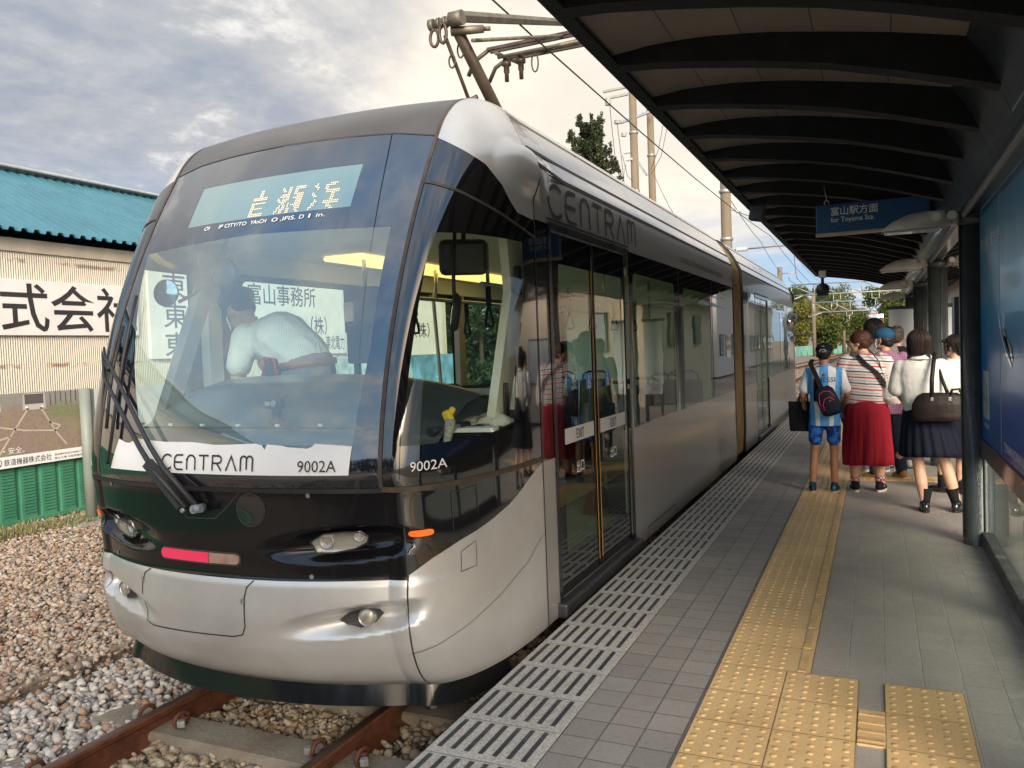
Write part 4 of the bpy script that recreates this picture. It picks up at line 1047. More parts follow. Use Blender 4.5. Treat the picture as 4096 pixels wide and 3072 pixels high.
for k, (x, y) in enumerate(((.5, 5.0), (.5, 5.45), (.5, 5.9), (-.5, 5.2), (-.5, 5.7), (.5, 6.6), (.5, 7.2), (.5, 7.9), (.5, 8.6), (-.5, 6.6), (-.5, 7.4))):
    m = MB(); m.box((XC + x, y, 1.90), (.025, .035, .15)); c = (XC + x, y, 1.74)
    tri = [(0, .10), (.07, -.035), (.062, -.055), (-.062, -.055), (-.07, -.035), (0, .10)]
    m.tube([(c[0], c[1] + a, c[2] + b) for a, b in tri] if False else [(c[0] + a * .75, c[1] - a * .65, c[2] + b) for a, b in tri], .010, 6); bd(m, 'hanging_strap', M_strap)
# ---- the driving cab inside
ds = MB()      # deep dashboard hood under the windscreen
def dash(u, v):
    x = -1.02 + 2.02 * u; e = 1 - abs(x + .02) ** 3.2 * .28
    pr = [(3.06, 1.02), (3.10, 1.16), (3.22, 1.27), (3.40, 1.385), (3.58, 1.425), (3.66, 1.42), (3.72, 1.36), (3.72, .6)]
    t = v * (len(pr) - 1); i = min(int(t), len(pr) - 2); f = t - i
    y = pr[i][0] + (pr[i + 1][0] - pr[i][0]) * f; z = pr[i][1] + (pr[i + 1][1] - pr[i][1]) * f
    z = .95 + (z - .95) * e if z > .95 else z
    return Vector((XC + x, y + .26 * abs(x) ** 2.2, z))
ds.grid(dash, 40, 28); bd(ds, 'dashboard', custom('dash_plastic', lambda t: pbsdf(t, (0.045, 0.052, 0.05), .33, 0, Coat_Weight=.25, Coat_Roughness=.2).outputs[0]))
m = MB(); m.tube([(XC - .80, 3.16, 1.175), (XC, 3.075, 1.185), (XC + .80, 3.17, 1.175)], .006, 6); bd(m, 'dash_cable', M_rub)
for k in range(7):
    x = -.7 + .24 * k; m = MB(); m.box((XC + x, 3.085 + .12 * abs(x) ** 2, 1.195), (.022, .01, .012)); bd(m, 'cable_clip', M_white)
dl = MB(); dl.box((-2.10, 3.97, .78), (.48, .72, .66), bev=.02); dl.box((-2.02, 3.92, 1.10), (.42, .66, .03), bev=.01); dl.box((-2.2, 3.58, 1.10), (.34, .40, .03), bev=.01); bd(dl, 'cab_side_console', M_dark)
m = MB(); m.beam((-1.89, 3.95, 1.08), (-1.87, 4.225, 1.87), .17, .05, up=(1, 0, 0)); m.beam((-1.87, 4.225, 1.84), (-1.87, 4.17, 2.26), .20, .05, up=(1, 0, 0)); bd(m, 'white_cab_pillar', M_cream)
for (z0, z1, yy) in ((1.82, 1.98, 4.12), (1.14, 1.34, 4.02)):
    m = MB(); m.box((-1.80 - (.06 if z0 < 1.5 else 0), yy, (z0 + z1) / 2), (.03, .05, z1 - z0), bev=.008); bd(m, 'pillar_pad', M_dark)
m = MB(); m.beam((-4.24 + .12, 4.15, .9), (-4.10, 4.15, 2.25), .14, .12, up=(0, 1, 0)); bd(m, 'rear_cab_pillar', M_cream)
m = MB(); m.beam((-3.92, 3.45, .9), (-3.74, 3.9, 2.25), .10, .07, up=(1, 0, 0)); bd(m, 'front_cab_pillar', mat('cab_pillar_grey', (.20, .20, .19), .5))
def disc_mirror(c, r, nrm, arm, nm='driving_mirror'):
    q = Vector(nrm).normalized().to_track_quat('Z', 'Y').to_matrix()
    m = MB(); m.lathe([(.001, -.03), (r * .8, -.025), (r, 0), (r, .006), (r * .95, .008)], (0, 0, 0), 24); m.mi = 1; m.lathe([(r * .95, .0075), (r * .6, .013), (.001, .017)], (0, 0, 0), 24)
    m.v = [tuple(q @ Vector(v) + Vector(c)) for v in m.v]; o = bd(m, nm, [M_dark, M_mirr])
    m = MB(); m.tube(arm, .010, 6); m.build('mirror_arm', M_dark, o)
M_mirr = custom('mirror_glass', lambda t: pbsdf(t, (.8, .8, .8), .03, 1.0).outputs[0])
disc_mirror((-3.68, 3.42, 1.915), .078, (.25, -1, .05), [(-3.60, 3.43, 1.86), (-3.50, 3.45, 1.90), (-3.40, 3.47, 1.98), (-3.30, 3.52, 2.20)])
m = MB(); m.ball((-3.31, 3.50, 2.0), (.085, .035, .095)); bd(m, 'mirror_shell', M_dark)
disc_mirror((-1.99, 3.72, 1.72), .105, (-.55, -.25, .1), [(-1.99, 3.72, 1.72), (-2.0, 3.74, 1.9), (-2.0, 3.78, 2.2)])
m = MB(); m.box((-2.0, 3.86, 2.02), (.26, .07, .19), (0, 0, R(35)), bev=.03); m.tube([(-2.0, 3.86, 2.0), (-2.02, 3.92, 2.25)], .012, 6); bd(m, 'saloon_mirror', M_dark)
m = MB(); m.box((-2.90, 4.25, 1.80), (.24, .14, .28), bev=.015); m.box((-2.88, 4.2, 1.58), (.20, .12, .22), bev=.015); m.tube([(-3.0, 4.28, .1), (-3.0, 4.28, 1.7)], .024, 8); m.mi = 1; m.box((-2.97, 4.17, 1.79), (.07, .02, .12), bev=.006); bd(m, 'card_reader', [M_dark, mat('ivory_plastic', (.6, .55, .42), .5)])
m = MB(); m.box((XC + .15, 4.75, .65), (1.1, .05, 1.25)); bd(m, 'cab_partition', M_intwall)
m = MB(); m.box((XC - .4, 4.55, .6), (.5, .5, .1), bev=.04); m.box((XC - .4, 4.78, .95), (.5, .1, .65), bev=.04); bd(m, 'driver_seat', M_seat)
nt = MB(); nt.box((-2.6, 5.8, 1.18), (.36, .012, .26)); bd(nt, 'notice_board', M_white)
# ---- pantograph
M_pan = mat('pantograph_steel', (0.185, 0.155, 0.115), 0.55, .5, vary=.3, nscale=9, stain=(.09, .05, .03), stain_amt=.6, stain_scale=3)
M_pand = mat('pantograph_arm', (0.085, 0.058, 0.04), 0.5, .4, vary=.3, nscale=7)
pn = MB(); pn.box((XC, 7.0, 3.06), (1.0, 1.5, .10), bev=.02)
for s in (-1, 1): pn.tube([(XC + s * .5, 6.2, 3.12), (XC + s * .5, 7.8, 3.12)], .03, 8)
PAN = bd(pn, 'pantograph_base', M_pan)
PAN.name = 'pantograph'
kx, ky, kz = XC, 5.62, 4.06
m = MB(); m.tube([(XC, 6.95, 3.16), (XC, ky + .05, kz - .06)], [.056, .045], 14); m.build('lower_arm', M_pand, PAN)
m = MB(); m.tube([(XC - .20, 6.7, 3.14), (XC - .11, ky + .05, kz - .08)], .016, 8); m.tube([(XC - .20, 6.1, 3.58), (XC - .06, 6.1, 3.62)], .02, 6); m.build('control_rod', M_pand, PAN)
m = MB(); m.tube([(XC - .19, ky, kz), (XC + .06, ky, kz)], .036, 14); m.tube([(XC - .215, ky, kz), (XC - .175, ky, kz)], .045, 14); m.tube([(XC - .14, ky, kz), (XC - .12, ky, kz)], .044, 14); m.tube([(XC - .085, ky, kz), (XC - .065, ky, kz)], .044, 14); m.tube([(XC - .02, ky - .02, kz), (XC + .085, ky - .02, kz)], .056, 14); m.tube([(XC - .04, ky + .02, kz - .07), (XC + .20, ky + .1, kz - .07)], [.036, .03], 12); m.tube([(XC + .2, ky + .1, kz - .07), (XC + .25, ky + .12, kz - .07)], .018, 8); m.build('knee_joint', M_pan, PAN)
hx, hy, hz = XC + .1, 8.25, 4.93
m = MB(); m.tube([(XC + .04, ky, kz + .02), (hx, hy, hz)], [.045, .034], 6, smooth=False); m.build('upper_arm', M_pan, PAN)
m = MB(); m.tube([(XC + .1, ky + .1, kz - .14), (hx + .12, hy + .1, hz - .10)], .015, 8); m.build('guide_rod', M_pan, PAN)
for k, (y, z) in enumerate(((7.55, 4.56), (8.05, 4.64))):
    m = MB(); m.tube([(XC - .86, y, z - .22), (XC - .78, y, z - .08), (XC - .62, y, z)] , .022, 8); m.tube([(XC + .86, y, z - .22), (XC + .78, y, z - .08), (XC + .62, y, z)], .022, 8); m.box((XC, y, z + .005), (1.26, .05, .03)); m.box((XC, y, z - .022), (1.2, .028, .03)); m.build('contact_strip', M_pand, PAN)
m = MB()
for x in (-.52, .52): m.tube([(XC + x, 7.5, 4.50), (XC + x, 8.1, 4.58)], .02, 8)
m.tube([(XC - .52, 7.55, 4.47), (XC + .52, 7.55, 4.47)], .018, 8)
m.tube([(XC - .52, 7.8, 4.55), (hx, hy - .1, hz - .22), (XC + .52, 7.8, 4.55)], .022, 8); m.build('head_frame', M_pan, PAN)
m = MB()
for x in (-.46, -.3): m.lathe([(.035, .0), (.035, -.06), (.05, -.07), (.05, -.10), (.03, -.11), (.03, -.17), (.022, -.18), (.022, -.26), (.001, -.26)], (XC + x, 7.62, 4.50), 10)
m.build('insulator', M_pand, PAN)
def loop(c, r, h, par, wd=.012): 
    m = MB(); m.tube([(c[0] + r * math.sin(a), c[1], c[2] - h + h * math.cos(a)) for a in [i * .45 for i in range(15)]], wd, 6); m.build('bonding_wire', M_pand, par)
loop((XC - .15, ky - .05, kz - .06), .036, .065, PAN, .012); loop((XC - .07, ky - .06, kz - .03), .03, .075, PAN, .013); loop((XC - .125, 5.80, 3.875), .028, .05, PAN, .007); loop((XC - .045, 5.80, 3.96), .028, .06, PAN, .007); loop((XC - .10, 7.5, 4.42), .035, .09, PAN, .008)
# ---- driver and loose things inside come later, with the people
# ================================================================== PLATFORM CANOPY, WINDBREAK, LAMPS, SIGNS
M_rib = mat('canopy_rib_paint', (0.009, 0.0105, 0.013), 0.6, spec=.22, vary=.3, nscale=8, bump=.12, bscale=90)
M_ceil = tile_mat('canopy_boards', (0.20, 0.172, 0.145), -1.2, 0.32, 0.05, 60.0, (0.05, 0.042, 0.035), 0.004, vary=.10, grime=.5, rough=.7)
M_navy = mat('dark_teal_paint', (0.030, 0.042, 0.052), 0.36, .1, vary=.22, nscale=4, bump=.25, bscale=120, coat=.3, stain=(.06, .05, .04), stain_amt=.35, stain_scale=2.5)
M_colm = mat('column_paint', (0.050, 0.056, 0.056), 0.30, .15, vary=.22, nscale=5, bump=.35, bscale=60, coat=.35)
CAN = thing('platform_canopy', 'long dark curved canopy with ribbed underside sheltering the platform', 'canopy', (0, 0, 0))
CP = [(-1.215, 2.985), (-1.0, 3.004), (-.75, 2.998), (-.45, 2.962), (-.17, 2.91), (.10, 2.855), (.38, 2.785)]
def can_z(x): return float(np.interp(x, [a for a, b in CP], [b for a, b in CP]))
Y0, Y1 = -9.2, 19.95  # rear end lengthened unseen behind the camera to keep sun off the ribs
m = MB()
xs = np.linspace(-1.215, .38, 17)
vs = [(x, y, can_z(x)) for y in (Y0, Y1) for x in xs] + [(x, y, can_z(x) + .07) for y in (Y0, Y1) for x in xs]
n = len(xs); fs = [(i, i + 1, n + i + 1, n + i) for i in range(n - 1)] + [(2 * n + i, 3 * n + i, 3 * n + i + 1, 2 * n + i + 1) for i in range(n - 1)] + [(n + i, n + i + 1, 3 * n + i + 1, 3 * n + i) for i in range(n - 1)] + [(i, 2 * n + i, 2 * n + i + 1, i + 1) for i in range(n - 1)]
m.add(vs, fs, False); m.build('roof_boards', M_ceil, CAN)
m = MB(); m.box((-1.235, (Y0 + Y1) / 2, 3.005), (.045, Y1 - Y0, .105), bev=.008); m.box((-1.205, (Y0 + Y1) / 2, 2.955), (.06, Y1 - Y0, .02)); m.build('edge_trim', M_rib, CAN)
RB = [(-1.165, 2.93), (-1.0, 2.918), (-.75, 2.88), (-.45, 2.828), (-.17, 2.768), (.10, 2.69), (.35, 2.61), (.50, 2.56)]
def rib(y):
    b = MB(); top = [(x, can_z(x) + .002) for x in np.linspace(-1.19, .38, 9)] + [(.50, 2.60)]
    out = [(-1.19, can_z(-1.19)), (-1.185, 2.972), (-1.172, 2.955), (-1.168, 2.942)] + RB + top[::-1][:-1]
    b.prism(out, lambda x, z, h: (x, y - .055 + h, z), .11); return b.build('rib', M_rib, CAN)
k = -8
while 4.09 - .788 * 8 + .788 * k < 19.9:
    rib(4.09 - .788 * 8 + .788 * k); k += 1
# folded side panels between the last boards and the gutter beam
k = -8
while 4.09 - .788 * 8 + .788 * (k + 1) < 19.95:
    ya = 4.09 - .788 * 8 + .788 * k; yb = ya + .788
    b = MB(); q = [(.37, 2.79), (.44, 2.69), (.50, 2.56), (.545, 2.45), (.56, 2.40)]
    b.prism(q + [(c + .012, e + .012) for c, e in q[::-1]], lambda x, z, h: (x, ya + .004 + h, z), .78); b.build('side_panel', M_navy, CAN); k += 1
m = MB(); m.box((.625, (Y0 + Y1) / 2, 2.42), (.13, Y1 - Y0, .12), bev=.01); m.box((.59, (Y0 + Y1) / 2, 2.52), (.03, Y1 - Y0, .1)); m.box((.70, (Y0 + Y1) / 2, 2.50), (.05, Y1 - Y0, .20)); m.build('gutter_beam', M_navy, CAN)
m = MB(); m.tube([(.575, Y0, 2.345), (.575, Y1, 2.345)], .018, 8); m.build('conduit', mat('conduit_grey', (.22, .21, .20), .5), CAN)
def col_mb(x, y, top):
    b = MB(); b.lathe([(.001, top), (.098, top), (.098, .03), (.104, .02), (.104, .001)], (x, y, 0), 28)
    for a in (0.2, 1.8, 3.4, 5.0): b.tube([(x + .101 * math.cos(a), y + .101 * math.sin(a), .05), (x + .101 * math.cos(a), y + .101 * math.sin(a), top - .02)], .007, 6)
    b.lathe([(.098, top - .08), (.108, top - .075), (.108, top - .01), (.098, top - .005)], (x, y, 0), 24); return b
for y in (-5.0, -1.1, 2.75, 6.62, 10.5, 14.4, 18.3):
    col_mb(.645, y, 2.36).build('column', M_colm, CAN)
# the other wing of the roof on the far side of the columns
m = MB()
for (x0, z0, x1, z1) in ((.73, 2.50, 1.2, 2.72), (1.2, 2.72, 1.9, 2.86), (1.9, 2.86, 2.45, 2.88)):
    m.prism([(x0, z0), (x1, z1), (x1, z1 + .06), (x0, z0 + .06)], lambda x, z, h: (x, 8.2 + h, z), 11.7)
m.build('far_wing_boards', M_ceil, CAN)
k = 0
while 4.09 + .788 * k < 19.9:
    ya = 4.09 + .788 * k; k += 1
    if ya < 8.3: continue
    m = MB(); m.prism([(.73, 2.44), (1.2, 2.62), (1.9, 2.77), (2.4, 2.82), (2.4, 2.875), (1.9, 2.86), (1.2, 2.72), (.73, 2.50)], lambda x, z, h: (x, ya - .05 + h, z), .10); m.build('far_wing_rib', M_rib, CAN)
# ---- lamps on the columns
M_lampw = mat('lamp_housing', (0.64, 0.585, 0.48), 0.45, vary=.10, nscale=6, stain=(.35, .28, .18), stain_amt=.4, stain_scale=4)
M_lampc = mat('lamp_diffuser', (0.42, 0.40, 0.36), 0.25, coat=.5)
def lamp(y, lab, s=-1):
    x0 = .645
    t = thing('platform_lamp', lab, 'lamp', (x0, y, 2.33), 'lamps on the platform columns')
    b = MB(); o = [(-.16, -.05), (-.155, .03), (-.21, .062), (-.30, .078), (-.42, .062), (-.53, .018), (-.60, -.038), (-.60, -.055)]
    nL = 6; ws = [0, .035, .06, .072, .078, .08]
    # domed housing: sections across
    vs, fs = [], []
    for j in range(-nL, nL + 1):
        wq = j / nL * .085; hk = math.sqrt(max(0.05, 1 - (j / nL) ** 2))
        for (a, h) in o: vs.append((s * -a if False else (a + .0) * (1 if s < 0 else -1), wq, -.05 + (h + .05) * (.35 + .65 * hk)))
    no = len(o)
    for j in range(2 * nL):
        for i in range(no - 1): fs.append((j * no + i, (j + 1) * no + i, (j + 1) * no + i + 1, j * no + i + 1))
    fs.append(tuple(range(no))); fs.append(tuple(2 * nL * no + i for i in reversed(range(no))))
    b.add(vs, fs, True); b.build('lamp_housing', M_lampw, t)
    b = MB(); b.box((s * .395, 0, -.058), (.37, .155, .018), bev=.006); b.build('diffuser', M_lampc, t)
    b = MB(); b.box((s * .245, 0, .02), (.13, .15, .10), bev=.03); b.build('hinge_block', M_lampw, t)
    b = MB()
    for (xx, q) in ((s * .245, 1), (s * .145, 1)): b.cyl((xx, -.075, .022), (xx, -.09, .022), .034, .032, 18)
    b.build('hinge_cap', mat('hinge_cap', (.66, .63, .57), .4), t)
    b = MB(); b.box((s * .135, 0, .01), (.085, .13, .10), bev=.03); b.build('bracket', mat('bracket_grey', (.36, .33, .27), .5), t)
    b = MB(); b.cyl((s * .09, 0, .005), (s * .18, 0, .005), .045, .04, 14); b.cyl((s * .16, 0, -.0), (s * .25, 0, -.0), .018, .018, 10); b.build('arm', M_colm, t)
    return t
lamp(6.62, 'beige platform lamp on the nearest column, overlapping the blue hanging sign')
lamp(10.5, 'beige platform lamp on the second column, below the ceiling ribs')
lamp(14.4, 'beige platform lamp on the third column, above the traffic mirror')
lamp(18.3, 'most distant beige platform lamp at the end of the canopy')
lamp(10.5, 'beige lamp bracket on the far side of the second column', 1)
m = MB(); c = (.66, 10.42, 2.46); m.lathe([(.001, 0), (.108, 0), (.110, .02), (.110, .155), (.098, .17), (.088, .172), (.086, .25), (.08, .26), (.001, .262)], c, 28)
o = m.build('beige_drum', mat('beige_enamel', (0.56, 0.46, 0.30), 0.45, vary=.12, nscale=5, stain=(.30, .2, .1), stain_amt=.5, stain_scale=6)); tag(o, 'beige drum shaped box on top of the second column', 'drum box')
m = MB(); m.tube([(.66, 10.42, 2.72), (.64, 10.40, 2.80), (.60, 10.36, 2.86)], .008, 6); m.tube([(.56, 10.36, 2.5), (.52, 10.36, 2.75)], .007, 6); m.build('cable', M_rub, o)
# ---- hanging direction sign
SG = thing('direction_sign', 'blue hanging sign in white lettering reading for Toyama Sta.', 'sign', (0, 7.9, 2.46))
sy = 7.9; sz0, sz1 = 2.465, 2.715
m = MB(); m.box((-.02, sy, (sz0 + sz1) / 2), (.92, .07, sz1 - sz0), bev=.006); pan = m.build('sign_panel', mat('sign_blue', (0.012, 0.075, 0.19), 0.42, vary=.06, nscale=1.5))
pan.parent = SG; pan.matrix_parent_inverse = Matrix.Translation(-Vector(SG.location))
m = MB(); m.box((-.02, sy, sz0 - .014), (.93, .085, .026), bev=.005); o = m.build('bottom_trim', mat('sign_trim', (.42, .35, .26), .5)); o.parent = SG; o.matrix_parent_inverse = Matrix.Translation(-Vector(SG.location))
for x in (-.39, .34):
    m = MB(); m.tube([(x + .018 * math.cos(a), sy, sz1 + .022 + .022 * math.sin(a)) for a in [i * .52 for i in range(13)]], .005, 6)
    m.tube([(x, sy, sz1 + .045), (x - .02, sy, can_z(x) - .06)], .004, 6); o = m.build('hanging_chain', M_metal); o.parent = SG; o.matrix_parent_inverse = Matrix.Translation(-Vector(SG.location))
text('lettering', '富山駅方面', lambda a, b: (-.355 + a, sy - .037, 2.618 + b), width=.385, size=.082, mats=M_white, parent=pan)
text('lettering', 'for Toyama Sta.', lambda a, b: (-.355 + a, sy - .037, 2.553 + b), width=.355, size=.062, mats=M_white, parent=pan)
# ---- dome camera under the canopy's end
t = thing('surveillance_camera', 'black dome camera hanging below the canopy end', 'camera', (-.955, 17.2, 2.47))
m = MB(); m.lathe([(.001, .14), (.06, .135), (.11, .10), (.125, .04), (.125, -.03), (.108, -.05), (.108, -.085), (.09, -.10)], (0, 0, 0), 24); m.build('housing', M_dark, t)
m = MB(); m.lathe([(.085, -.09), (.078, -.13), (.05, -.165), (.001, -.178)], (0, 0, 0), 20); m.build('dome', custom('smoked_dome', lambda q: pbsdf(q, (.30, .30, .30), .06, 0, Coat_Weight=1.0).outputs[0]), t)
m = MB(); m.cyl((0, 0, .13), (0, 0, .25), .03, .03, 12); m.build('stem', M_dark, t)
m = MB(); m.box((0, 0, .32), (.13, .12, .14), bev=.01); m.build('mount', M_lampw, t)
t = thing('speaker_horn', 'small dark box bracket fixed to the canopy edge', 'speaker', (-1.12, 8.9, 2.86))
m = MB(); m.box((0, 0, 0), (.14, .16, .16), (0, R(12), 0), bev=.01); m.build('box', M_dark, t)
m = MB(); m.box((.02, 0, .09), (.10, .06, .06)); m.build('bracket', M_rib, t)
# ---- convex mirror with an orange rim, on an orange post
t = thing('platform_mirror', 'rectangular convex mirror with thin orange rim on an orange post', 'mirror', (.0, 20.3, 0))
M_or = mat('orange_enamel', (0.62, 0.10, 0.03), 0.4, vary=.12)
mc = (-.01, 20.28, 2.335)
def rr(a, b, r, n=5): return rrect(-a, -b, a, b, r, n=n)
m = MB(); m.prism(rr(.315, .225, .05), lambda a, b, h: (mc[0] + a, mc[1] + h, mc[2] + b), .05); m.build('rim', M_or, t)
m = MB(); m.grid(lambda u, v: (mc[0] - .29 + .58 * u, mc[1] - .006 - .075 * (1 - (2 * u - 1) ** 2) * .5 - .06 * (1 - (2 * v - 1) ** 2) * .5, mc[2] - .20 + .40 * v), 16, 12); m.build('mirror_face', M_mirr, t)
m = MB(); m.cyl((.02, 20.4, 0), (.02, 20.4, 2.68), .032, .032, 12); m.build('post', M_or, t)
m = MB(); m.beam((.02, 20.39, 2.4), (0, 20.33, 2.36), .05, .05); m.build('bracket', M_or, t)
# ---- white board with a dark top rail
t = thing('notice_cabinet', 'white notice board with dark top rail among the columns', 'notice board', (.37, 14.9, 0))
m = MB(); m.box((0, 0, 1.28), (.37, .10, 1.36), bev=.008); m.build('board', mat('board_white', (.62, .64, .64), .4, vary=.05), t)
m = MB(); m.box((-.005, 0, 1.985), (.42, .14, .05), bev=.006); m.build('top_rail', M_dark, t)
m = MB()
for x in (-.15, .15): m.box((x, 0, .30), (.05, .05, .60))
m.build('legs', M_colm, t).name = 'stand'
t = thing('notice_cabinet', 'second white notice board, right of the columns beside the house wall', 'notice board', (.96, 14.9, 0))
m = MB(); m.box((0, 0, 1.28), (.30, .10, 1.36), bev=.008); m.build('board', mat('board_white', (.62, .64, .64), .4), t)
m = MB(); m.box((0, 0, 1.985), (.34, .14, .05), bev=.006); m.build('top_rail', M_dark, t)
m = MB(); m.box((0, 0, .3), (.2, .05, .6)); m.build('stand', M_colm, t)
# ---- windbreak with poster above and glass below
WB = thing('windbreak_panel', 'dark steel windbreak with blue sea poster above a clear glass pane', 'windbreak', (.69, 4.7, 0))
def wb(mb, n_, mm, par=None):
    o = mb.build(n_, mm)
    if par is None: o.parent = WB; o.matrix_parent_inverse = Matrix.Translation(-Vector(WB.location))
    else: o.parent = par
    return o
ya, yb = 2.85, 6.52; xw = .69
m = MB(); m.box((xw, (ya + yb) / 2, .715), (.075, yb - ya, .125), bev=.006); wb(m, 'middle_rail', mat('rail_paint', (0.062, 0.055, 0.055), .38, .1, vary=.2, coat=.3))
m = MB(); m.box((xw, (ya + yb) / 2, .06), (.07, yb - ya, .10), bev=.006); wb(m, 'bottom_rail', mat('weathered_rail', (0.06, 0.06, 0.056), .7, vary=.3, stain=(.24, .22, .19), stain_amt=.7, stain_scale=7, nscale=20))
m = MB(); m.box((xw + .02, 4.75, .345), (.06, .10, .69), bev=.01); m.box((xw - .02, 4.72, .28), (.02, .07, .56), bev=.004); wb(m, 'post', M_navy)
M_wbg = glass('windbreak_glass', (.90, .95, .92), 1.5)
m = MB(); m.box((xw, (ya + yb) / 2, .385), (.008, yb - ya, .55)); wb(m, 'glass_pane', M_wbg)
def poster(t):
    g = t.n('ShaderNodeNewGeometry'); x, y, z = t.xyz(g.outputs['Position'])
    c = t.ramp(t.math('DIVIDE', t.math('SUBTRACT', z, .78), 1.58), [(0, (.006, .085, .33)), (.3, (.008, .19, .56)), (.55, (.035, .33, .66)), (.64, (.20, .44, .62)), (.70, (.12, .35, .55)), (1, (.09, .29, .46))])
    cl = t.noise(t.mapping(g.outputs['Position'], (1, 3.2, 1.4)), 2.2, 8, .65)
    band = t.math('MULTIPLY', t.smooth(z, 1.62, 1.85), t.math('SUBTRACT', 1.0, t.smooth(z, 1.95, 2.2)))
    c = t.mix(t.math('MULTIPLY', t.math('MULTIPLY', t.smooth(cl, .52, .72), band), .55), c, (.62, .68, .66))
    return pbsdf(t, c, .28, 0, Coat_Weight=.16, Coat_Roughness=.05, Specular_IOR_Level=.2).outputs[0]
pst = MB(); pst.box((xw - .005, (ya + yb) / 2, 1.565), (.04, yb - ya, 1.575), bev=.004); pst = wb(pst, 'poster', custom('sea_poster', poster))
for y in (5.55, 4.55, 3.6):
    m = MB(); m.box((xw - .026, y, 1.565), (.002, .004, 1.57)); wb(m, 'poster_joint', mat('joint_line', (.35, .42, .46), .4), pst)
xf = xw - .0275
pf2 = lambda y0, z0, dz=0.0: (lambda a, b: (xf, y0 - a, z0 + b))
text('lettering', 'TOYAMA KONAN UNSO CO.,LTD', pf2(5.42, .825), width=1.15, size=.075, mats=M_white, parent=pst)
text('lettering', '夢を拓き、輝きの海へ', lambda a, b: (xf, 6.44 - a * .0 - b * .25 - a, 2.06 + b + a * .0), width=1.0, size=.10, mats=M_white, parent=pst)
m = MB(); m.box((xf, 6.25, 1.10), (.004, .26, .32)); mp = wb(m, 'map_inset', mat('map_paper', (.62, .66, .64), .3, coat=.5), pst)
V, F = ribbon([[(6.34, 1.22), (6.28, 1.12), (6.26, .98)], [(6.20, 1.18), (6.17, 1.0)], [(6.30, 1.05), (6.16, 1.09)]], .012); link_mesh('map_line', [(xf - .003, a, b) for a, b in V], F, mat('map_ink', (.05, .14, .22), .4), mp)
text('lettering', '富山港湾運送株式会社', pf2(6.36, .88), width=.26, size=.035, mats=M_white, parent=pst)
sh = MB()      # the little ship and its wake printed on the poster
for poly, dx_ in (([(5.42, 1.50), (5.36, 1.54), (5.30, 1.50), (5.14, 1.38), (5.06, 1.34), (5.08, 1.42), (5.20, 1.47)], .0012), ):
    sh.add([(xf - dx_, a, b) for a, b in poly], [tuple(range(len(poly)))])
wb(sh, 'printed_ship', mat('ship_print', (.42, .41, .38), .3, coat=.6), pst)
V, F = ribbon([[(5.58, 1.62), (5.52, 1.55), (5.44, 1.48), (5.30, 1.40), (5.10, 1.325)]], .018); link_mesh('printed_wake', [(xf - .0016, a, b) for a, b in V], F, mat('wake_print', (.72, .76, .76), .3, coat=.6), pst)
m = MB(); m.box((xf - .001, 5.36, 1.575), (.001, .02, .09)); wb(m, 'printed_mast', mat('wake_print', (.72, .76, .76), .3), pst)
# white-framed board standing behind the windbreak at the picture's edge
# ================================================================== PEOPLE
def skin_mat(name, col):
    def fn(t):
        g = t.n('ShaderNodeNewGeometry'); f = t.noise(g.outputs['Position'], 9, 5, .6)
        c = t.mix(f, tuple(q * .86 for q in col), tuple(min(1, q * 1.12) for q in col))
        b = pbsdf(t, c, .5, 0, Subsurface_Weight=.12, Subsurface_Scale=.02); b.inputs['Subsurface Radius'].default_value = (1, .35, .2)
        return b.outputs[0]
    return custom(name, fn)
SK_tan = skin_mat('tanned_skin', (.36, .165, .088)); SK_fair = skin_mat('fair_skin', (.56, .33, .22)); SK_mid = skin_mat('skin', (.47, .255, .16))
def hair_mat(name, col):
    def fn(t):
        tc_ = t.n('ShaderNodeTexCoord'); f = t.noise(t.mapping(tc_.outputs['Object'], (60, 60, 5)), 2.2, 4, .6)
        b = pbsdf(t, t.mix(f, tuple(q * .5 for q in col), tuple(q * 1.7 for q in col)), .42, 0, Specular_IOR_Level=.28)
        bp = t.n('ShaderNodeBump'); bp.inputs['Strength'].default_value = .7; bp.inputs['Distance'].default_value = .01; t.l(f, bp.inputs['Height']); t.l(bp.outputs[0], b.inputs['Normal'])
        return b.outputs[0]
    return custom(name, fn)
H_black = hair_mat('black_hair', (.014, .010, .009)); H_red = hair_mat('auburn_hair', (.065, .022, .013)); H_brown = hair_mat('dark_brown_hair', (.022, .012, .009)); H_grey = hair_mat('greying_hair', (.055, .048, .042))
def cloth(name, col, rough=.85, fn2=None, fold=.6, fscale=7.0):
    def fn(t):
        tc_ = t.n('ShaderNodeTexCoord'); o = tc_.outputs['Object']
        c = fn2(t, o) if fn2 else col
        if not isinstance(c, bpy.types.NodeSocket):
            n = t.noise(o, 5, 5); c = t.mix(n, tuple(q * .85 for q in col), tuple(min(1, q * 1.12) for q in col))
        b = pbsdf(t, c, rough, 0); b.inputs['Specular IOR Level'].default_value = .18
        bp = t.n('ShaderNodeBump'); bp.inputs['Strength'].default_value = fold; bp.inputs['Distance'].default_value = .03
        h = t.math('ADD', t.noise(t.mapping(o, (1, 1, .55), rot=(.3, .2, .4)), fscale, 3, .5, .6), t.math('MULTIPLY', t.noise(o, 400, 2), .03))
        t.l(h, bp.inputs['Height']); t.l(bp.outputs[0], b.inputs['Normal'])
        return b.outputs[0]
    return custom(name, fn)
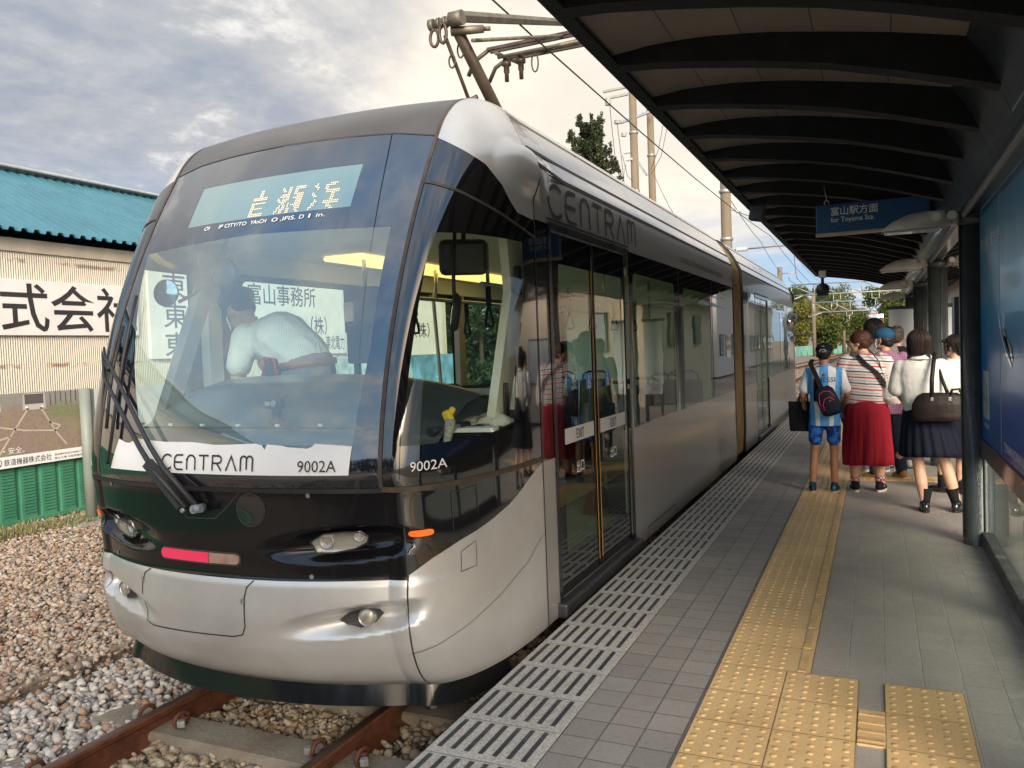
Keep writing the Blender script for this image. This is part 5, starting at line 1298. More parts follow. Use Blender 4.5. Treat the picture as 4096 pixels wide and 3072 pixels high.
def capsule(m, a, b, r0, r1, n=12):
    a, b = Vector(a), Vector(b); t = b - a
    if t.length < 1e-6: return m.ball(a, r0)
    t.normalize(); pts, rs = [], []
    for k in range(5): an = -math.pi / 2 + math.pi / 2 * k / 4; pts.append(a + t * r0 * math.sin(an)); rs.append(max(.0004, r0 * math.cos(an)))
    for k in range(5): an = math.pi / 2 * k / 4; pts.append(b + t * r1 * math.sin(an)); rs.append(max(.0004, r1 * math.cos(an)))
    m.tube(pts, rs, n)
def ellip(m, c, r, rz=0.0, rx=0.0):
    b = MB(); b.ball((0, 0, 0), r, 16, 11); q = Euler((rx, 0, rz)).to_matrix()
    m.add([q @ Vector(v) + Vector(c) for v in b.v], b.f, True)
def loftz(m, secs, n=24):
    """stack of ellipses (z, cx, cy, rx, ry), closed"""
    vs, fs = [], []
    for (z, cx, cy, rx, ry) in secs:
        for k in range(n):
            a = 2 * math.pi * k / n; ca, sa = math.cos(a), math.sin(a); e = .82
            vs.append((cx + rx * math.copysign(abs(ca) ** e, ca), cy + ry * math.copysign(abs(sa) ** e, sa), z))
    for i in range(len(secs) - 1):
        for k in range(n): k2 = (k + 1) % n; fs.append((i * n + k, i * n + k2, (i + 1) * n + k2, (i + 1) * n + k))
    fs.append(tuple(reversed(range(n)))); fs.append(tuple((len(secs) - 1) * n + k for k in range(n)))
    m.add(vs, fs, True)
def blob(name, mb, mt, parent, vox=.011, it=3, disp=0.0):
    o = mb.build(name, mt, parent)
    r = o.modifiers.new('skin', 'REMESH'); r.mode = 'VOXEL'; r.voxel_size = vox; r.use_smooth_shade = True
    s = o.modifiers.new('soft', 'SMOOTH'); s.factor = .5; s.iterations = it
    if disp:
        tx = bpy.data.textures.get('folds') or bpy.data.textures.new('folds', 'CLOUDS'); tx.noise_scale = .07
        d_ = o.modifiers.new('folds', 'DISPLACE'); d_.texture = tx; d_.strength = disp; d_.mid_level = .5
    return o
class Fig:
    def __init__(s, lab, x, y, H, skin, head_yaw=0.0, head_pitch=0.0, yaw=0.0, girth=1.0, feet=((-.1, 0), (.1, 0)), arms=None, headx=0.0, grp=None, lean=0.0):
        s.t = thing('person', lab, 'person', (x, y, 0), 'people waiting on the platform', yaw)
        s.k = k = H / 1.70; s.g = girth; s.skin = skin; s.hy = head_yaw; s.hp_ = head_pitch
        s.hc = Vector((headx * k, .02 * k + lean, 1.575 * k)); s.feet = feet
        s.arms = arms or dict(L=((-.235, -.02, 1.13), (-.25, .05, .88)), R=((.235, -.02, 1.13), (.25, .05, .88)))
    def P(s, *p): return Vector(p) * s.k
    def head(s, a, b, c):
        v = Vector((a, b, c)) * s.k; v = Euler((s.hp_, 0, s.hy)).to_matrix() @ v
        return s.hc + v
    def body(s, hand_curl=.5, socks=None):
        m = MB(); k = s.k; P = s.P
        for sd, (fx, fy) in zip((-1, 1), s.feet):
            hip = P(sd * .085, 0, .88); an = Vector((fx, fy, .085 * k)); kn = (hip + an) / 2 + P(0, .022, .015)
            capsule(m, hip, kn, .082 * k * s.g, .056 * k * s.g); capsule(m, kn, kn * .45 + an * .55 + P(0, -.018, 0), .052 * k * s.g, .054 * k * s.g); capsule(m, kn * .45 + an * .55 + P(0, -.018, 0), an, .052 * k * s.g, .036 * k)
            capsule(m, an, an + P(0, .10, -.05), .036 * k, .03 * k)
        loftz(m, [(.82 * k, 0, 0, .13 * k, .09 * k), (.95 * k, 0, 0, .145 * k * s.g, .1 * k), (1.1 * k, 0, 0, .12 * k * s.g, .085 * k), (1.28 * k, 0, 0, .15 * k * s.g, .095 * k), (1.40 * k, 0, -.01 * k, .14 * k, .07 * k), (1.44 * k, 0, -.01 * k, .06 * k, .05 * k)])
        capsule(m, P(0, -.012, 1.38), s.head(0, -.018, -.05), .056 * k, .05 * k)
        for sd, q in ((-1, 'L'), (1, 'R')):
            el, wr = s.arms[q]; el = P(*el); wr = P(*wr); sh = P(sd * .175 * s.g ** .5, -.01, 1.375)
            capsule(m, sh, el, .05 * k * s.g, .038 * k * s.g); capsule(m, el, (el + wr) / 2, .038 * k * s.g, .034 * k * s.g); capsule(m, (el + wr) / 2, wr, .034 * k * s.g, .024 * k)
            s.hand(m, wr, (wr - el).normalized(), sd, hand_curl)
        # head
        ellip(m, s.head(0, -.008, .022), (.077 * k, .095 * k, .103 * k), s.hy, s.hp_); ellip(m, s.head(0, .030, -.045), (.060 * k, .062 * k, .068 * k), s.hy, s.hp_)
        capsule(m, s.head(0, .066, -.088), s.head(0, .074, -.086), .022 * k, .018 * k)
        capsule(m, s.head(0, .090, .022), s.head(0, .110, -.018), .009 * k, .0135 * k); capsule(m, s.head(-.012, .092, -.022), s.head(.012, .092, -.022), .010 * k, .010 * k)
        capsule(m, s.head(-.030, .080, .032), s.head(.030, .080, .032), .012 * k, .012 * k)
        capsule(m, s.head(-.02, .084, -.052), s.head(.02, .084, -.052), .010 * k, .010 * k)
        for sd in (-1, 1):
            ellip(m, s.head(sd * .078, -.008, -.008), (.011 * k, .02 * k, .032 * k), s.hy, s.hp_); ellip(m, s.head(sd * .045, .055, -.012), (.028 * k, .03 * k, .03 * k), s.hy, s.hp_)
        b = blob('body', m, s.skin, s.t, .0078, 2)
        e = MB()
        for sd in (-1, 1): e.ball(s.head(sd * .031, .0815, .012), .0105 * k, 10, 6)
        e.build('eyes', mat('eye_white', (.6, .58, .55), .3), b).name = 'eye_pair'
        e = MB()
        for sd in (-1, 1): e.ball(s.head(sd * .031, .0895, .011), .0048 * k, 8, 6)
        e.build('pupil_pair', M_ink, b)
        e = MB(); ellip(e, s.head(0, .0935, -.054), (.021 * k, .006 * k, .0065 * k), s.hy); e.build('mouth', mat('lip', (.36, .12, .10), .5), b)
        e = MB()
        for sd in (-1, 1): e.tube([s.head(sd * .016, .0925, .034), s.head(sd * .034, .088, .040), s.head(sd * .050, .076, .034)], .0032 * k, 6)
        e.build('eyebrow_pair', H_black, b)
        return b
    def hand(s, m, w, d, sd, curl):
        k = s.k; up = Vector((0, 1, 0)); side = d.cross(up).normalized(); fw = side.cross(d).normalized()   # palm faces the thigh
        palm = w + d * .075 * k
        for q in (-1.5, -.5, .5, 1.5): capsule(m, w + d * .012 * k + fw * q * .010 * k, palm + fw * q * .0185 * k, .014 * k, .0125 * k, 8)
        inw = Vector((-sd, 0, 0))
        for q, L in ((-1.5, .058), (-.5, .072), (.5, .078), (1.5, .068)):
            a = palm + fw * q * .0185 * k; b = a + (d + inw * .25 * curl).normalized() * L * .5 * k; c = b + (d * (1 - curl * .6) + inw * curl).normalized() * L * .5 * k
            capsule(m, a, b, .0088 * k, .0082 * k, 8); capsule(m, b, c, .0082 * k, .0068 * k, 8)
        a = w + d * .028 * k + fw * .022 * k; b = a + (d * .6 + fw * .8).normalized() * .04 * k; capsule(m, a, b, .0115 * k, .0095 * k, 8); capsule(m, b, b + (d * .9 + fw * .25 + inw * .3).normalized() * .034 * k, .0092 * k, .0075 * k, 8)
    def shirt(s, mt, hem, sleeve=.62, loose=1.0, name='shirt', flare=1.0, disp=.012):
        m = MB(); k = s.k; g = s.g * loose
        loftz(m, [(hem, 0, 0, .170 * k * g * flare, .118 * k * g * flare), ((hem + 1.1 * k) / 2, 0, 0, .165 * k * g, .115 * k * g), (1.12 * k, 0, 0, .160 * k * g, .112 * k * g), (1.28 * k, 0, -.005 * k, .175 * k * g, .115 * k * g), (1.375 * k, 0, -.012 * k, .165 * k * g, .092 * k), (1.425 * k, 0, -.014 * k, .105 * k, .076 * k), (1.452 * k, 0, -.014 * k, .064 * k, .062 * k)])
        for sd, q in ((-1, 'L'), (1, 'R')):
            el = s.P(*s.arms[q][0]); wr = s.P(*s.arms[q][1]); sh = s.P(sd * .172 * s.g ** .5, -.01, 1.37)
            if sleeve <= 1:
                e = sh + (el - sh) * sleeve; capsule(m, sh, e, .066 * k * g, .066 * k * g)
            else:
                capsule(m, sh, el, .064 * k * g, .052 * k * g); capsule(m, el, el + (wr - el) * (sleeve - 1), .052 * k * g, .040 * k * g)
        return blob(name, m, mt, s.t, .0095, 3, disp)
    def shorts(s, mt, z0, z1, name='shorts', w_=.088):
        m = MB(); k = s.k
        for sd, (fx, fy) in zip((-1, 1), s.feet):
            a = s.P(sd * .085, 0, .90); an = Vector((fx, fy, .085 * k)); t_ = (a.z - z0) / (a.z - an.z); b = a + (an - a) * t_
            capsule(m, a, b + Vector((0, 0, .03)), .105 * k * s.g, w_ * k * s.g)
        loftz(m, [(.80 * k, 0, 0, .165 * k * s.g, .11 * k * s.g), (z1, 0, 0, .16 * k * s.g, .11 * k * s.g)])
        return blob(name, m, mt, s.t, .011, 3, .01)
    def trousers(s, mt):
        m = MB(); k = s.k
        for sd, (fx, fy) in zip((-1, 1), s.feet):
            a = s.P(sd * .085, 0, .90); an = Vector((fx, fy, .10 * k)); kn = (a + an) / 2 + s.P(0, .02, .01)
            capsule(m, a, kn, .10 * k * s.g, .075 * k * s.g); capsule(m, kn, an, .073 * k * s.g, .060 * k)
        loftz(m, [(.82 * k, 0, 0, .155 * k * s.g, .105 * k * s.g), (1.0 * k, 0, 0, .15 * k * s.g, .10 * k * s.g)])
        return blob('trousers', m, mt, s.t, .011, 3, .012)
    def skirt(s, mt, secs, pleats=0, amp=.006, nz=12, n=120):
        """secs: (z, cx, cy, rx, ry)"""
        zs = [q[0] for q in secs]; m = MB()
        def f(u, v):
            z = zs[0] + (zs[-1] - zs[0]) * v; i = 0
            q = [float(np.interp(-z, [-a for a in zs], [c[j] for c in secs])) for j in range(1, 5)]
            a = 2 * math.pi * u; w_ = amp * v * (math.copysign(abs(math.sin(a * pleats / 2)) ** .6, math.sin(a * pleats / 2)) if pleats else math.sin(a * 9 + 1.3 + .8 * v) + .7 * math.sin(a * 17 + 3 * v) + .4 * math.sin(a * 29 - 2 * v))
            return (q[0] + (q[2] + w_) * math.cos(a), q[1] + (q[3] + w_) * math.sin(a), z + (.006 * math.sin(a * 3) if v > .99 else 0))
        m.grid(f, n, nz); o = m.build('skirt', mt, s.t); d_ = o.modifiers.new('cloth', 'SOLIDIFY'); d_.thickness = .006; return o
    def shoes(s, mt, sole, L=.25, toe=0.0, heel_mt=None, name='shoe', yaws=(0.0, 0.0), high=.075):
        for (fx, fy), yw in zip(s.feet, yaws):
            q = Euler((0, 0, yw)).to_matrix(); o = Vector((fx, fy, 0)); k = s.k
            T = lambda a, b, c: o + q @ Vector((a * k, b * k, c * k))
            m = MB(); ellip(m, T(0, -.030, .055), (.042 * k, .058 * k, .050 * k), yw); capsule(m, T(0, -.03, .05), T(0, .07, .042), .042 * k, .040 * k); capsule(m, T(0, .07, .038), T(toe, .135, .032), .042 * k, .030 * k); capsule(m, T(0, -.035, .06), T(0, -.02, high + .02), .042 * k, .040 * k)
            sh = blob(name, m, mt, s.t, .0075, 2)
            b = MB(); out = [(.044 * math.cos(R(a)) * (1 if a <= 180 else .86), (.165 if a <= 180 else .085) * math.sin(R(a)) + .0) for a in range(0, 360, 20)]
            b.prism(out, lambda a, c, h: T(a, c + .0, h), .026); b.build('sole', sole, sh)
    def socks(s, mt, top, r0=.046, r1=.058):
        for fx, fy in s.feet:
            k = s.k; a = Vector((fx, fy, .05)); hip = s.P((-1 if fx < 0 else 1) * .085, 0, .88); d_ = (hip - a); b = a + d_ * ((top - .05) / d_.z)
            m = MB(); m.tube([a, a + (b - a) * .4, b], [r0 * k, (r0 + .003) * k, r1 * k], 16); m.build('sock', mt, s.t)
    def hair(s, parts, mt, vox=.009, it=3):
        m = MB()
        for p in parts:
            if p[0] == 'e': ellip(m, s.head(*p[1]), tuple(q * s.k for q in p[2]), s.hy, s.hp_)
            else: capsule(m, s.head(*p[1]), s.head(*p[2]), p[3] * s.k, p[4] * s.k)
        return blob('hair', m, mt, s.t, vox, it, .016)
def strands(F, par, mt, rx, ry, rz, c, zend, n, seed, face=1.0, r=.0042):
    """locks of hair laid from the crown down over the head, in head coordinates"""
    rd = random.Random(seed); m = MB()
    for i in range(n):
        a = rd.uniform(0, 2 * math.pi); sa = math.sin(a)
        if sa > .45 and rd.random() < face: end = .065
        elif sa > .1: end = zend * .55 + rd.uniform(-.01, .01)
        else: end = zend + rd.uniform(-.014, .012)
        t0 = rd.uniform(.08, .9); k = 1 + rd.uniform(.0, .055); pts = []; tw = rd.uniform(-.12, .12)
        for j in range(9):
            f = j / 8; th = t0 + (1.62 - t0) * min(1, f * 1.6); z = c[2] + rz * math.cos(th) * k; q = math.sin(min(th, 1.571)) * k
            if f > .62: z = c[2] + (end - c[2]) * (f - .62) / .38 if c[2] > end else z; q = k * (1 - .10 * (f - .62) / .38)
            if z < end: break
            an = a + tw * f; pts.append(F.head(c[0] + rx * q * math.cos(an), c[1] + ry * q * math.sin(an), z))
        if len(pts) > 2: m.tube(pts, [r * F.k * (1 - .6 * j / (len(pts) - 1)) for j in range(len(pts))], 4, caps=False)
    return m.build('hair_locks', mt, par)
def wraptext(name, body, tgt, x0, z0, wd, h, y, mt, parent):
    o = text(name, body, lambda a, b: (x0 + a, y, z0 + b), width=wd, size=h, mats=mt, parent=parent)
    sw = o.modifiers.new('lay', 'SHRINKWRAP'); sw.target = tgt; sw.wrap_method = 'PROJECT'; sw.use_project_y = True; sw.use_negative_direction = True; sw.use_positive_direction = True; sw.offset = .004
    return o
# ---------------------------------------------------------------- boy in the striped football shirt
bx, by = -.475, 8.50
B = Fig('boy in navy cap and light blue striped football shirt on the yellow strip', bx, by, 1.47, SK_tan, head_yaw=R(-4), head_pitch=R(-10), girth=.86,
        feet=((-.13, 0), (.075, .01)), arms=dict(L=((-.235, -.03, 1.12), (-.215, .07, .90)), R=((.235, -.02, 1.12), (.20, .12, .98))), lean=.02)
B.body()
def arg(t, o):
    x, y, z = t.xyz(o); ax = t.math('ABSOLUTE', x); cur = t.math('MULTIPLY', t.math('SUBTRACT', z, 1.0), -.06)
    mid = t.math('SUBTRACT', 1.0, t.smooth(ax, .040, .043))
    s1 = t.math('SUBTRACT', 1.0, t.smooth(t.math('ABSOLUTE', t.math('SUBTRACT', t.math('ADD', ax, cur), .128)), .027, .030))
    k = t.math('MULTIPLY', t.math('MAXIMUM', mid, s1), t.math('SUBTRACT', 1.0, t.smooth(z, 1.245, 1.25)))
    return t.mix(k, (.70, .71, .73), (.10, .34, .68))
bs = B.shirt(cloth('football_shirt', (.7, .7, .7), .75, arg), .665, sleeve=.72, loose=1.16, flare=1.0)
wraptext('lettering', 'MESSI', bs, -.062, 1.095, .165, .068, -.25, M_ink, bs)
m = MB(); m.lathe([(.001, 0), (.016, 0), (.016, .003), (.001, .004)], (0, 0, 0), 16); o = m.build('badge', mat('badge_brown', (.16, .10, .06), .6), bs); o.location = (0, -.094, 1.165); o.rotation_euler = (R(78), 0, 0)
m = MB(); m.tube([(.066 * math.cos(a), -.012 + .064 * math.sin(a), 1.255 + .012 * math.sin(a + 1.6)) for a in [i * .35 for i in range(19)]], .008, 8); m.build('collar', cloth('collar_blue', (.16, .36, .62)), bs)
B.shorts(cloth('blue_shorts', (.02, .07, .30), .8, lambda t, o: t.mix(t.smooth(t.noise(o, 22, 3), .4, .62), (.012, .03, .16), (.03, .15, .50))), .50, .70)
teal = cloth('teal_trainer', (.02, .10, .11), .6, lambda t, o: t.mix(t.smooth(t.noise(o, 26, 3), .45, .6), (.012, .02, .05), (.025, .17, .155)), .2)
B.shoes(teal, mat('pink_sole', (.62, .30, .30), .6, vary=.3), yaws=(R(8), R(-10)))
navy_cap = cloth('navy_cap', (.008, .010, .022), .75)
m = MB(); k = B.k
for a in range(1): ellip(m, B.head(0, -.008, .052), (.094 * k, .110 * k, .082 * k), B.hy, B.hp_)
capc = blob('cap', m, navy_cap, B.t, .009, 2)
m = MB(); m.grid(lambda u, v: B.head((u - .5) * .15, .085 + .085 * v * (1 - (2 * u - 1) ** 2 * .35), .045 - .018 * (2 * u - 1) ** 2 - .012 * v), 10, 5); br = m.build('cap_peak', navy_cap, capc); br.modifiers.new('t', 'SOLIDIFY').thickness = .006
m = MB(); m.tube([B.head(.035 * math.cos(a), -.108 - .003 * math.sin(a), .012 + .028 * math.sin(a)) for a in [i * .35 for i in range(10)]], .004, 6); m.build('strap_opening', mat('pale_trim', (.5, .5, .48), .5), capc)
m = MB(); m.box(B.head(.012, -.115, .012), (.03, .006, .009)); m.build('buckle', M_metal, capc)
V2, F2 = text2d('CLASSIC', 1.0)
w_ = V2[:, 0].max(); link_mesh('cap_lettering', [B.head(-.045 + .09 * a / w_, -.112 + .02 * ((a / w_ - .5) * 2) ** 2, .070 + .016 * b - .02 * ((a / w_ - .5) * 2) ** 2) for a, b in V2], F2, M_white, capc)
B.hair([('e', (0, -.030, .012), (.082, .085, .075)), ('e', (0, -.055, -.03), (.066, .045, .045))], H_black)
# his bags: black tote, navy sling backpack
t = thing('tote_bag', 'plain black tote bag held in the boy\'s left hand', 'bag', (bx - .235, by + .05, .60))
m = MB(); loftz(m, [(0, 0, 0, .10, .035), (.03, 0, 0, .105, .04), (.20, 0, 0, .112, .03), (.30, 0, 0, .115, .016)]); blob('bag_body', m, cloth('black_canvas', (.010, .010, .011)), t, .01, 2, .012)
for yy in (-.012, .018):
    m = MB(); m.tube([(-.015, yy, .29), (.005, yy * .8, .38), (.045, yy * .3, .465), (.06, yy * .3, .46), (.062, yy * .5, .40), (.075, yy, .29)], .009, 6); m.build('bag_handle', M_strap, t)
t = thing('sling_backpack', 'navy sling backpack with red piping on the boy\'s back', 'backpack', (bx + .035, by - .155, .93))
navyc = cloth('navy_nylon', (.010, .013, .030), .6, fold=.3)
m = MB(); q = Euler((0, R(-20), 0)).to_matrix()
b = MB(); loftz(b, [(-.16, .01, -.01, .055, .04), (-.13, 0, -.015, .095, .07), (0, 0, -.02, .098, .078), (.09, 0, -.01, .085, .06), (.13, 0, 0, .05, .035)]); m.add([q @ Vector(v) for v in b.v], b.f, True); bp_ = blob('pack', m, navyc, t, .009, 3)
red = mat('red_piping', (.52, .035, .05), .5); Q = lambda a, b_, c: q @ Vector((a, b_, c))
m = MB(); m.tube([Q(-.072, -.066, -.10), Q(-.075, -.080, .0), Q(-.05, -.078, .075), Q(0, -.078, .09), Q(.05, -.075, .07), Q(.078, -.068, .0)], .0045, 6); m.tube([Q(-.055, -.088, -.09), Q(-.052, -.098, -.03), Q(-.02, -.100, .015), Q(.03, -.098, .02), Q(.06, -.085, -.02)], .0045, 6); m.build('piping', red, t)
m = MB(); m.add([Q(.012, -.104, -.02), Q(.028, -.104, -.02), Q(.022, -.104, .0)], [(0, 1, 2)]); m.add([Q(.031, -.103, -.02), Q(.040, -.102, -.02), Q(.036, -.102, -.008)], [(0, 1, 2)]); m.build('emblem', red, t)
m = MB(); m.beam(Q(-.01, -.02, .11), (-.155, .075, .345), .044, .008, up=(0, -1, .3)); m.beam((-.155, .075, .345), (-.14, .14, .385), .044, .008); m.build('strap', M_strap, t)
m = MB(); m.beam((-.105, .03, .20), (-.105, .05, -.02), .05, .02, up=(0, 1, 0)); m.build('strap_pad', M_strap, t)
# ---------------------------------------------------------------- woman in striped top and red skirt
wx, wy = -.105, 8.62
Wm = Fig('woman with auburn tied back hair in striped top and red skirt, head turned left', wx, wy, 1.585, SK_fair, head_yaw=R(72), head_pitch=R(-4), girth=1.17, headx=-.055,
         feet=((-.115, 0), (.115, .04)), arms=dict(L=((-.275, -.03, 1.10), (-.245, .05, .82)), R=((.275, .06, 1.12), (.15, .20, .98))))
Wm.body(.35)
def stripes(t, o):
    x, y, z = t.xyz(o); zz_ = t.math('ADD', t.math('ADD', z, t.math('MULTIPLY', x, .10)), t.math('MULTIPLY', t.math('SUBTRACT', t.noise(o, 5, 2), .5), .025))
    f = t.math('FRACT', t.math('DIVIDE', zz_, .112))
    wht = (.62, .60, .57)
    return t.ramp(f, [(0, (.50, .075, .09)), (.13, wht), (.27, (.50, .34, .27)), (.37, wht), (.5, (.035, .035, .07)), (.60, wht), (.74, (.36, .36, .42)), (.83, wht)], 'CONSTANT')
ws = Wm.shirt(cloth('striped_knit', (.6, .6, .6), .9, stripes, .35), .872, sleeve=.92, loose=1.04, name='striped_top', disp=.006)
Wm.skirt(cloth('red_cotton', (.30, .014, .028), .85, None, .8, 5), [(.895, 0, 0, .172, .132), (.80, 0, 0, .200, .155), (.60, 0, .01, .208, .165), (.40, 0, .01, .215, .172), (.275, 0, .01, .212, .170)], 0, .013)
chk = cloth('checked_socks', (.3, .05, .07), .9, lambda t, o: (lambda c_: (t.l(o, c_.inputs[0]), setattr(c_.inputs['Scale'], 'default_value', 46), t.put(c_.inputs[1], (.28, .02, .04)), t.put(c_.inputs[2], (.50, .36, .34)), c_.outputs[0])[-1])(t.n('ShaderNodeTexChecker')), .1)
Wm.socks(chk, .175, .044, .05)
Wm.shoes(cloth('black_trainer', (.012, .012, .014), .7, None, .2), mat('white_sole', (.62, .55, .54), .6, vary=.2), yaws=(R(14), R(-16)))
Wm.hair([('e', (0, -.025, .034), (.087, .096, .098)), ('e', (0, -.055, -.012), (.076, .062, .072)), ('e', (-.0, -.112, .0), (.036, .036, .038)), ('c', (-.045, -.02, -.06), (-.03, -.06, -.03), .02, .03), ('c', (.045, -.02, -.06), (.03, -.06, -.03), .02, .03)], H_red)
rd = random.Random(9); m = MB()      # locks drawn back to the knot
for i in range(260):
    a = rd.uniform(-math.pi * .62, math.pi * .62); h0 = rd.uniform(-.25, 1.0); pts = []
    for j in range(8):
        f = j / 7; yy = .075 - .185 * f; rr_ = math.sqrt(max(.02, 1 - ((yy + .025) / .108) ** 2)); k_ = 1.02 + rd.uniform(0, .05)
        pts.append(Wm.head(.092 * rr_ * math.sin(a) * k_ * (1 - .3 * f * f), yy, .030 + .104 * rr_ * math.cos(a) * k_ * (1 - .45 * f * f) - .03 * f * f))
    m.tube(pts, [.0038, .004, .004, .004, .004, .0036, .003, .0015], 4, caps=False)
for i in range(40):
    a = rd.uniform(0, 6.28); m.tube([Wm.head(.036 * math.cos(a + q * .5) * (1 - .2 * abs(q)), -.112 - .012 * q * rd.uniform(.5, 1.5), .036 * math.sin(a + q * .5)) for q in (-1, -.5, 0, .5, 1, 1.5)], .004, 4, caps=False)
m.build('hair_locks', H_red, Wm.t)
t = thing('shoulder_bag', 'patterned cream drawstring backpack hanging on the woman\'s right shoulder', 'bag', (wx + .215, wy - .03, .84))
pat = cloth('printed_cotton', (.55, .50, .46), .9, lambda t, o: t.mix(t.math('SUBTRACT', 1.0, t.smooth(t.math('ADD', (lambda v: (t.l(o, v.inputs['Vector']), setattr(v.inputs['Scale'], 'default_value', 34), v.outputs['Distance'])[-1])(t.n('ShaderNodeTexVoronoi')), t.math('MULTIPLY', t.noise(o, 60, 3), .35)), .36, .43)), (.54, .48, .45), (.14, .065, .06)), .4)
m = MB(); loftz(m, [(.02, .015, 0, .07, .06), (.08, .01, -.01, .092, .085), (.22, 0, -.01, .085, .075), (.36, -.01, .0, .065, .05), (.48, -.05, .01, .035, .03), (.52, -.08, .02, .02, .02)]); blob('bag_body', m, pat, t, .010, 3, .016)
m = MB(); m.tube([(-.06, -.06, .30), (-.095, -.085, .44), (-.15, -.10, .52), (-.19, -.06, .56)], .006, 6); m.build('drawstring', M_strap, t)
t = thing('bag_strap', 'black crossbody strap running diagonally over the woman\'s striped back', 'strap', (wx, wy, 1.1))
m = MB(); m.beam((-.075, -.075, .245), (.0, -.128, .16), .04, .006, up=(0, -1, .3)); m.beam((.0, -.128, .16), (.11, -.138, .06), .042, .006, up=(0, -1, .2)); m.beam((.11, -.138, .06), (.185, -.10, -.07), .042, .006, up=(.4, -1, .1)); m.build('webbing', M_strap, t)
# ---------------------------------------------------------------- schoolgirl with bag
gx, gy = .335, 7.74
G_ = Fig('schoolgirl with black bobbed hair, white blouse and navy pleated skirt', gx, gy, 1.555, SK_fair, head_yaw=R(-6), girth=1.0, feet=((.015, -.02), (.265, .03)), arms=dict(L=((-.20, -.02, 1.14), (-.10, .12, .98)), R=((.255, .04, 1.14), (.16, .20, 1.05))))
G_.hc.x = -.005
G_.body()
blouse = cloth('white_blouse', (.66, .655, .62), .8, None, .9, 6)
gsb = MB(); k = G_.k
loftz(gsb, [(.86, .03, 0, .165, .12), (1.0, .02, 0, .172, .125), (1.14, .005, 0, .185, .13), (1.24, 0, 0, .180, .125), (1.29, 0, -.01, .150, .095), (1.325, 0, -.012, .08, .07), (1.345, 0, -.012, .062, .06)])
capsule(gsb, (-.155, -.01, 1.25), (-.19, -.01, 1.06), .062, .068); capsule(gsb, (.155, -.01, 1.25), (.235, .03, 1.07), .064, .074)
blob('blouse', gsb, blouse, G_.t, .0095, 3, .007)
m = MB(); m.grid(lambda u, v: ((.066 + .030 * v) * math.cos(math.pi * (1 + u)) * 1.05, -.02 + (.066 + .03 * v) * math.sin(math.pi * (1 + u)), 1.355 - .045 * v), 16, 3); o = m.build('collar', blouse, G_.t); o.modifiers.new('t', 'SOLIDIFY').thickness = .004
G_.skirt(cloth('navy_pleats', (.0045, .006, .015), .75, None, .15), [(.92, .035, 0, .165, .12), (.80, .05, 0, .195, .15), (.62, .075, 0, .235, .19), (.49, .09, 0, .262, .215)], 40, .007, 10, 240)
G_.socks(cloth('black_socks', (.010, .010, .011)), .205, .041, .058)
patent = mat('patent_leather', (0.008, 0.008, 0.009), 0.15, coat=1.0)
G_.shoes(patent, mat('black_sole', (.012, .012, .012), .5), yaws=(R(6), R(-22)), high=.05)
G_.hair([('e', (0, -.02, .03), (.096, .108, .102)), ('e', (0, -.045, -.055), (.098, .082, .095)), ('c', (-.082, .02, .02), (-.078, .03, -.10), .03, .024), ('c', (.082, .02, .02), (.078, .03, -.10), .03, .024), ('c', (-.06, -.07, -.125), (.06, -.07, -.125), .045, .045)], H_brown)
strands(G_, G_.t, H_brown, .100, .112, .106, (0, -.022, .03), -.165, 420, 3, .7)
t = thing('school_bag', 'dark brown leather school bag slung behind the schoolgirl', 'bag', (gx + .12, gy - .21, .80))
lea = mat('brown_leather', (0.015, 0.009, 0.008), 0.45, spec=.22, vary=.3, nscale=8, bump=.12, bscale=60)
m = MB(); loftz(m, [(0, .0, 0, .19, .055), (.03, .0, 0, .200, .065), (.14, 0, 0, .198, .06), (.21, .01, 0, .170, .045), (.235, .01, 0, .13, .03)]); blob('bag_body', m, lea, t, .009, 2, .004)
m = MB(); m.tube([(-.05, -.035, .19), (-.045, -.01, .35), (-.03, .03, .47), (-.015, .10, .555)], .017, 8); m.tube([(.08, .03, .20), (.04, .10, .33), (.0, .15, .48)], .014, 8); m.build('strap', lea, t)
m = MB(); m.tube([(.08, -.03, .20), (.10, -.035, .26), (.15, -.03, .265), (.18, -.02, .20)], .011, 8); m.build('handle', lea, t)
m = MB()
for xx in (-.05, .08): m.box((xx, -.05, .185), (.022, .012, .03), bev=.003)
m.build('buckle', M_metal, t)
# ---------------------------------------------------------------- second schoolgirl half behind the column
g2x, g2y = .665, 8.70
G2_ = Fig('girl in white blouse half hidden by the dark column, dark hair tied back, looking left', g2x, g2y, 1.50, SK_fair, head_yaw=R(58), head_pitch=R(-6), feet=((-.12, .02), (.03, -.05)), arms=dict(L=((-.20, .12, 1.10), (-.10, .22, .95)), R=((.23, -.02, 1.12), (.24, .04, .88))))
G2_.body(); G2_.shirt(cloth('pale_blouse', (.62, .63, .66), .8, None, .8, 6), .80, sleeve=.75, loose=1.04, disp=.012)
G2_.skirt(cloth('navy_pleats', (.010, .013, .032), .7), [(.86, 0, 0, .16, .12), (.6, 0, 0, .2, .16), (.36, 0, 0, .235, .19)], 36, .006, 8, 180)
G2_.socks(cloth('black_socks', (.010, .010, .011)), .20, .041, .052); G2_.shoes(patent, mat('black_sole', (.012, .012, .012), .5), yaws=(R(58), R(50)), high=.05)
G2_.hair([('e', (0, -.022, .034), (.088, .098, .098)), ('e', (0, -.07, -.03), (.07, .06, .08)), ('c', (-.078, .045, .04), (-.082, .052, -.07), .018, .012), ('c', (.078, .045, .04), (.082, .052, -.07), .018, .012), ('c', (-.05, .075, .075), (.05, .075, .075), .022, .022)], H_black)
strands(G2_, G2_.t, H_black, .092, .102, .102, (0, -.024, .034), -.06, 220, 4, .8)
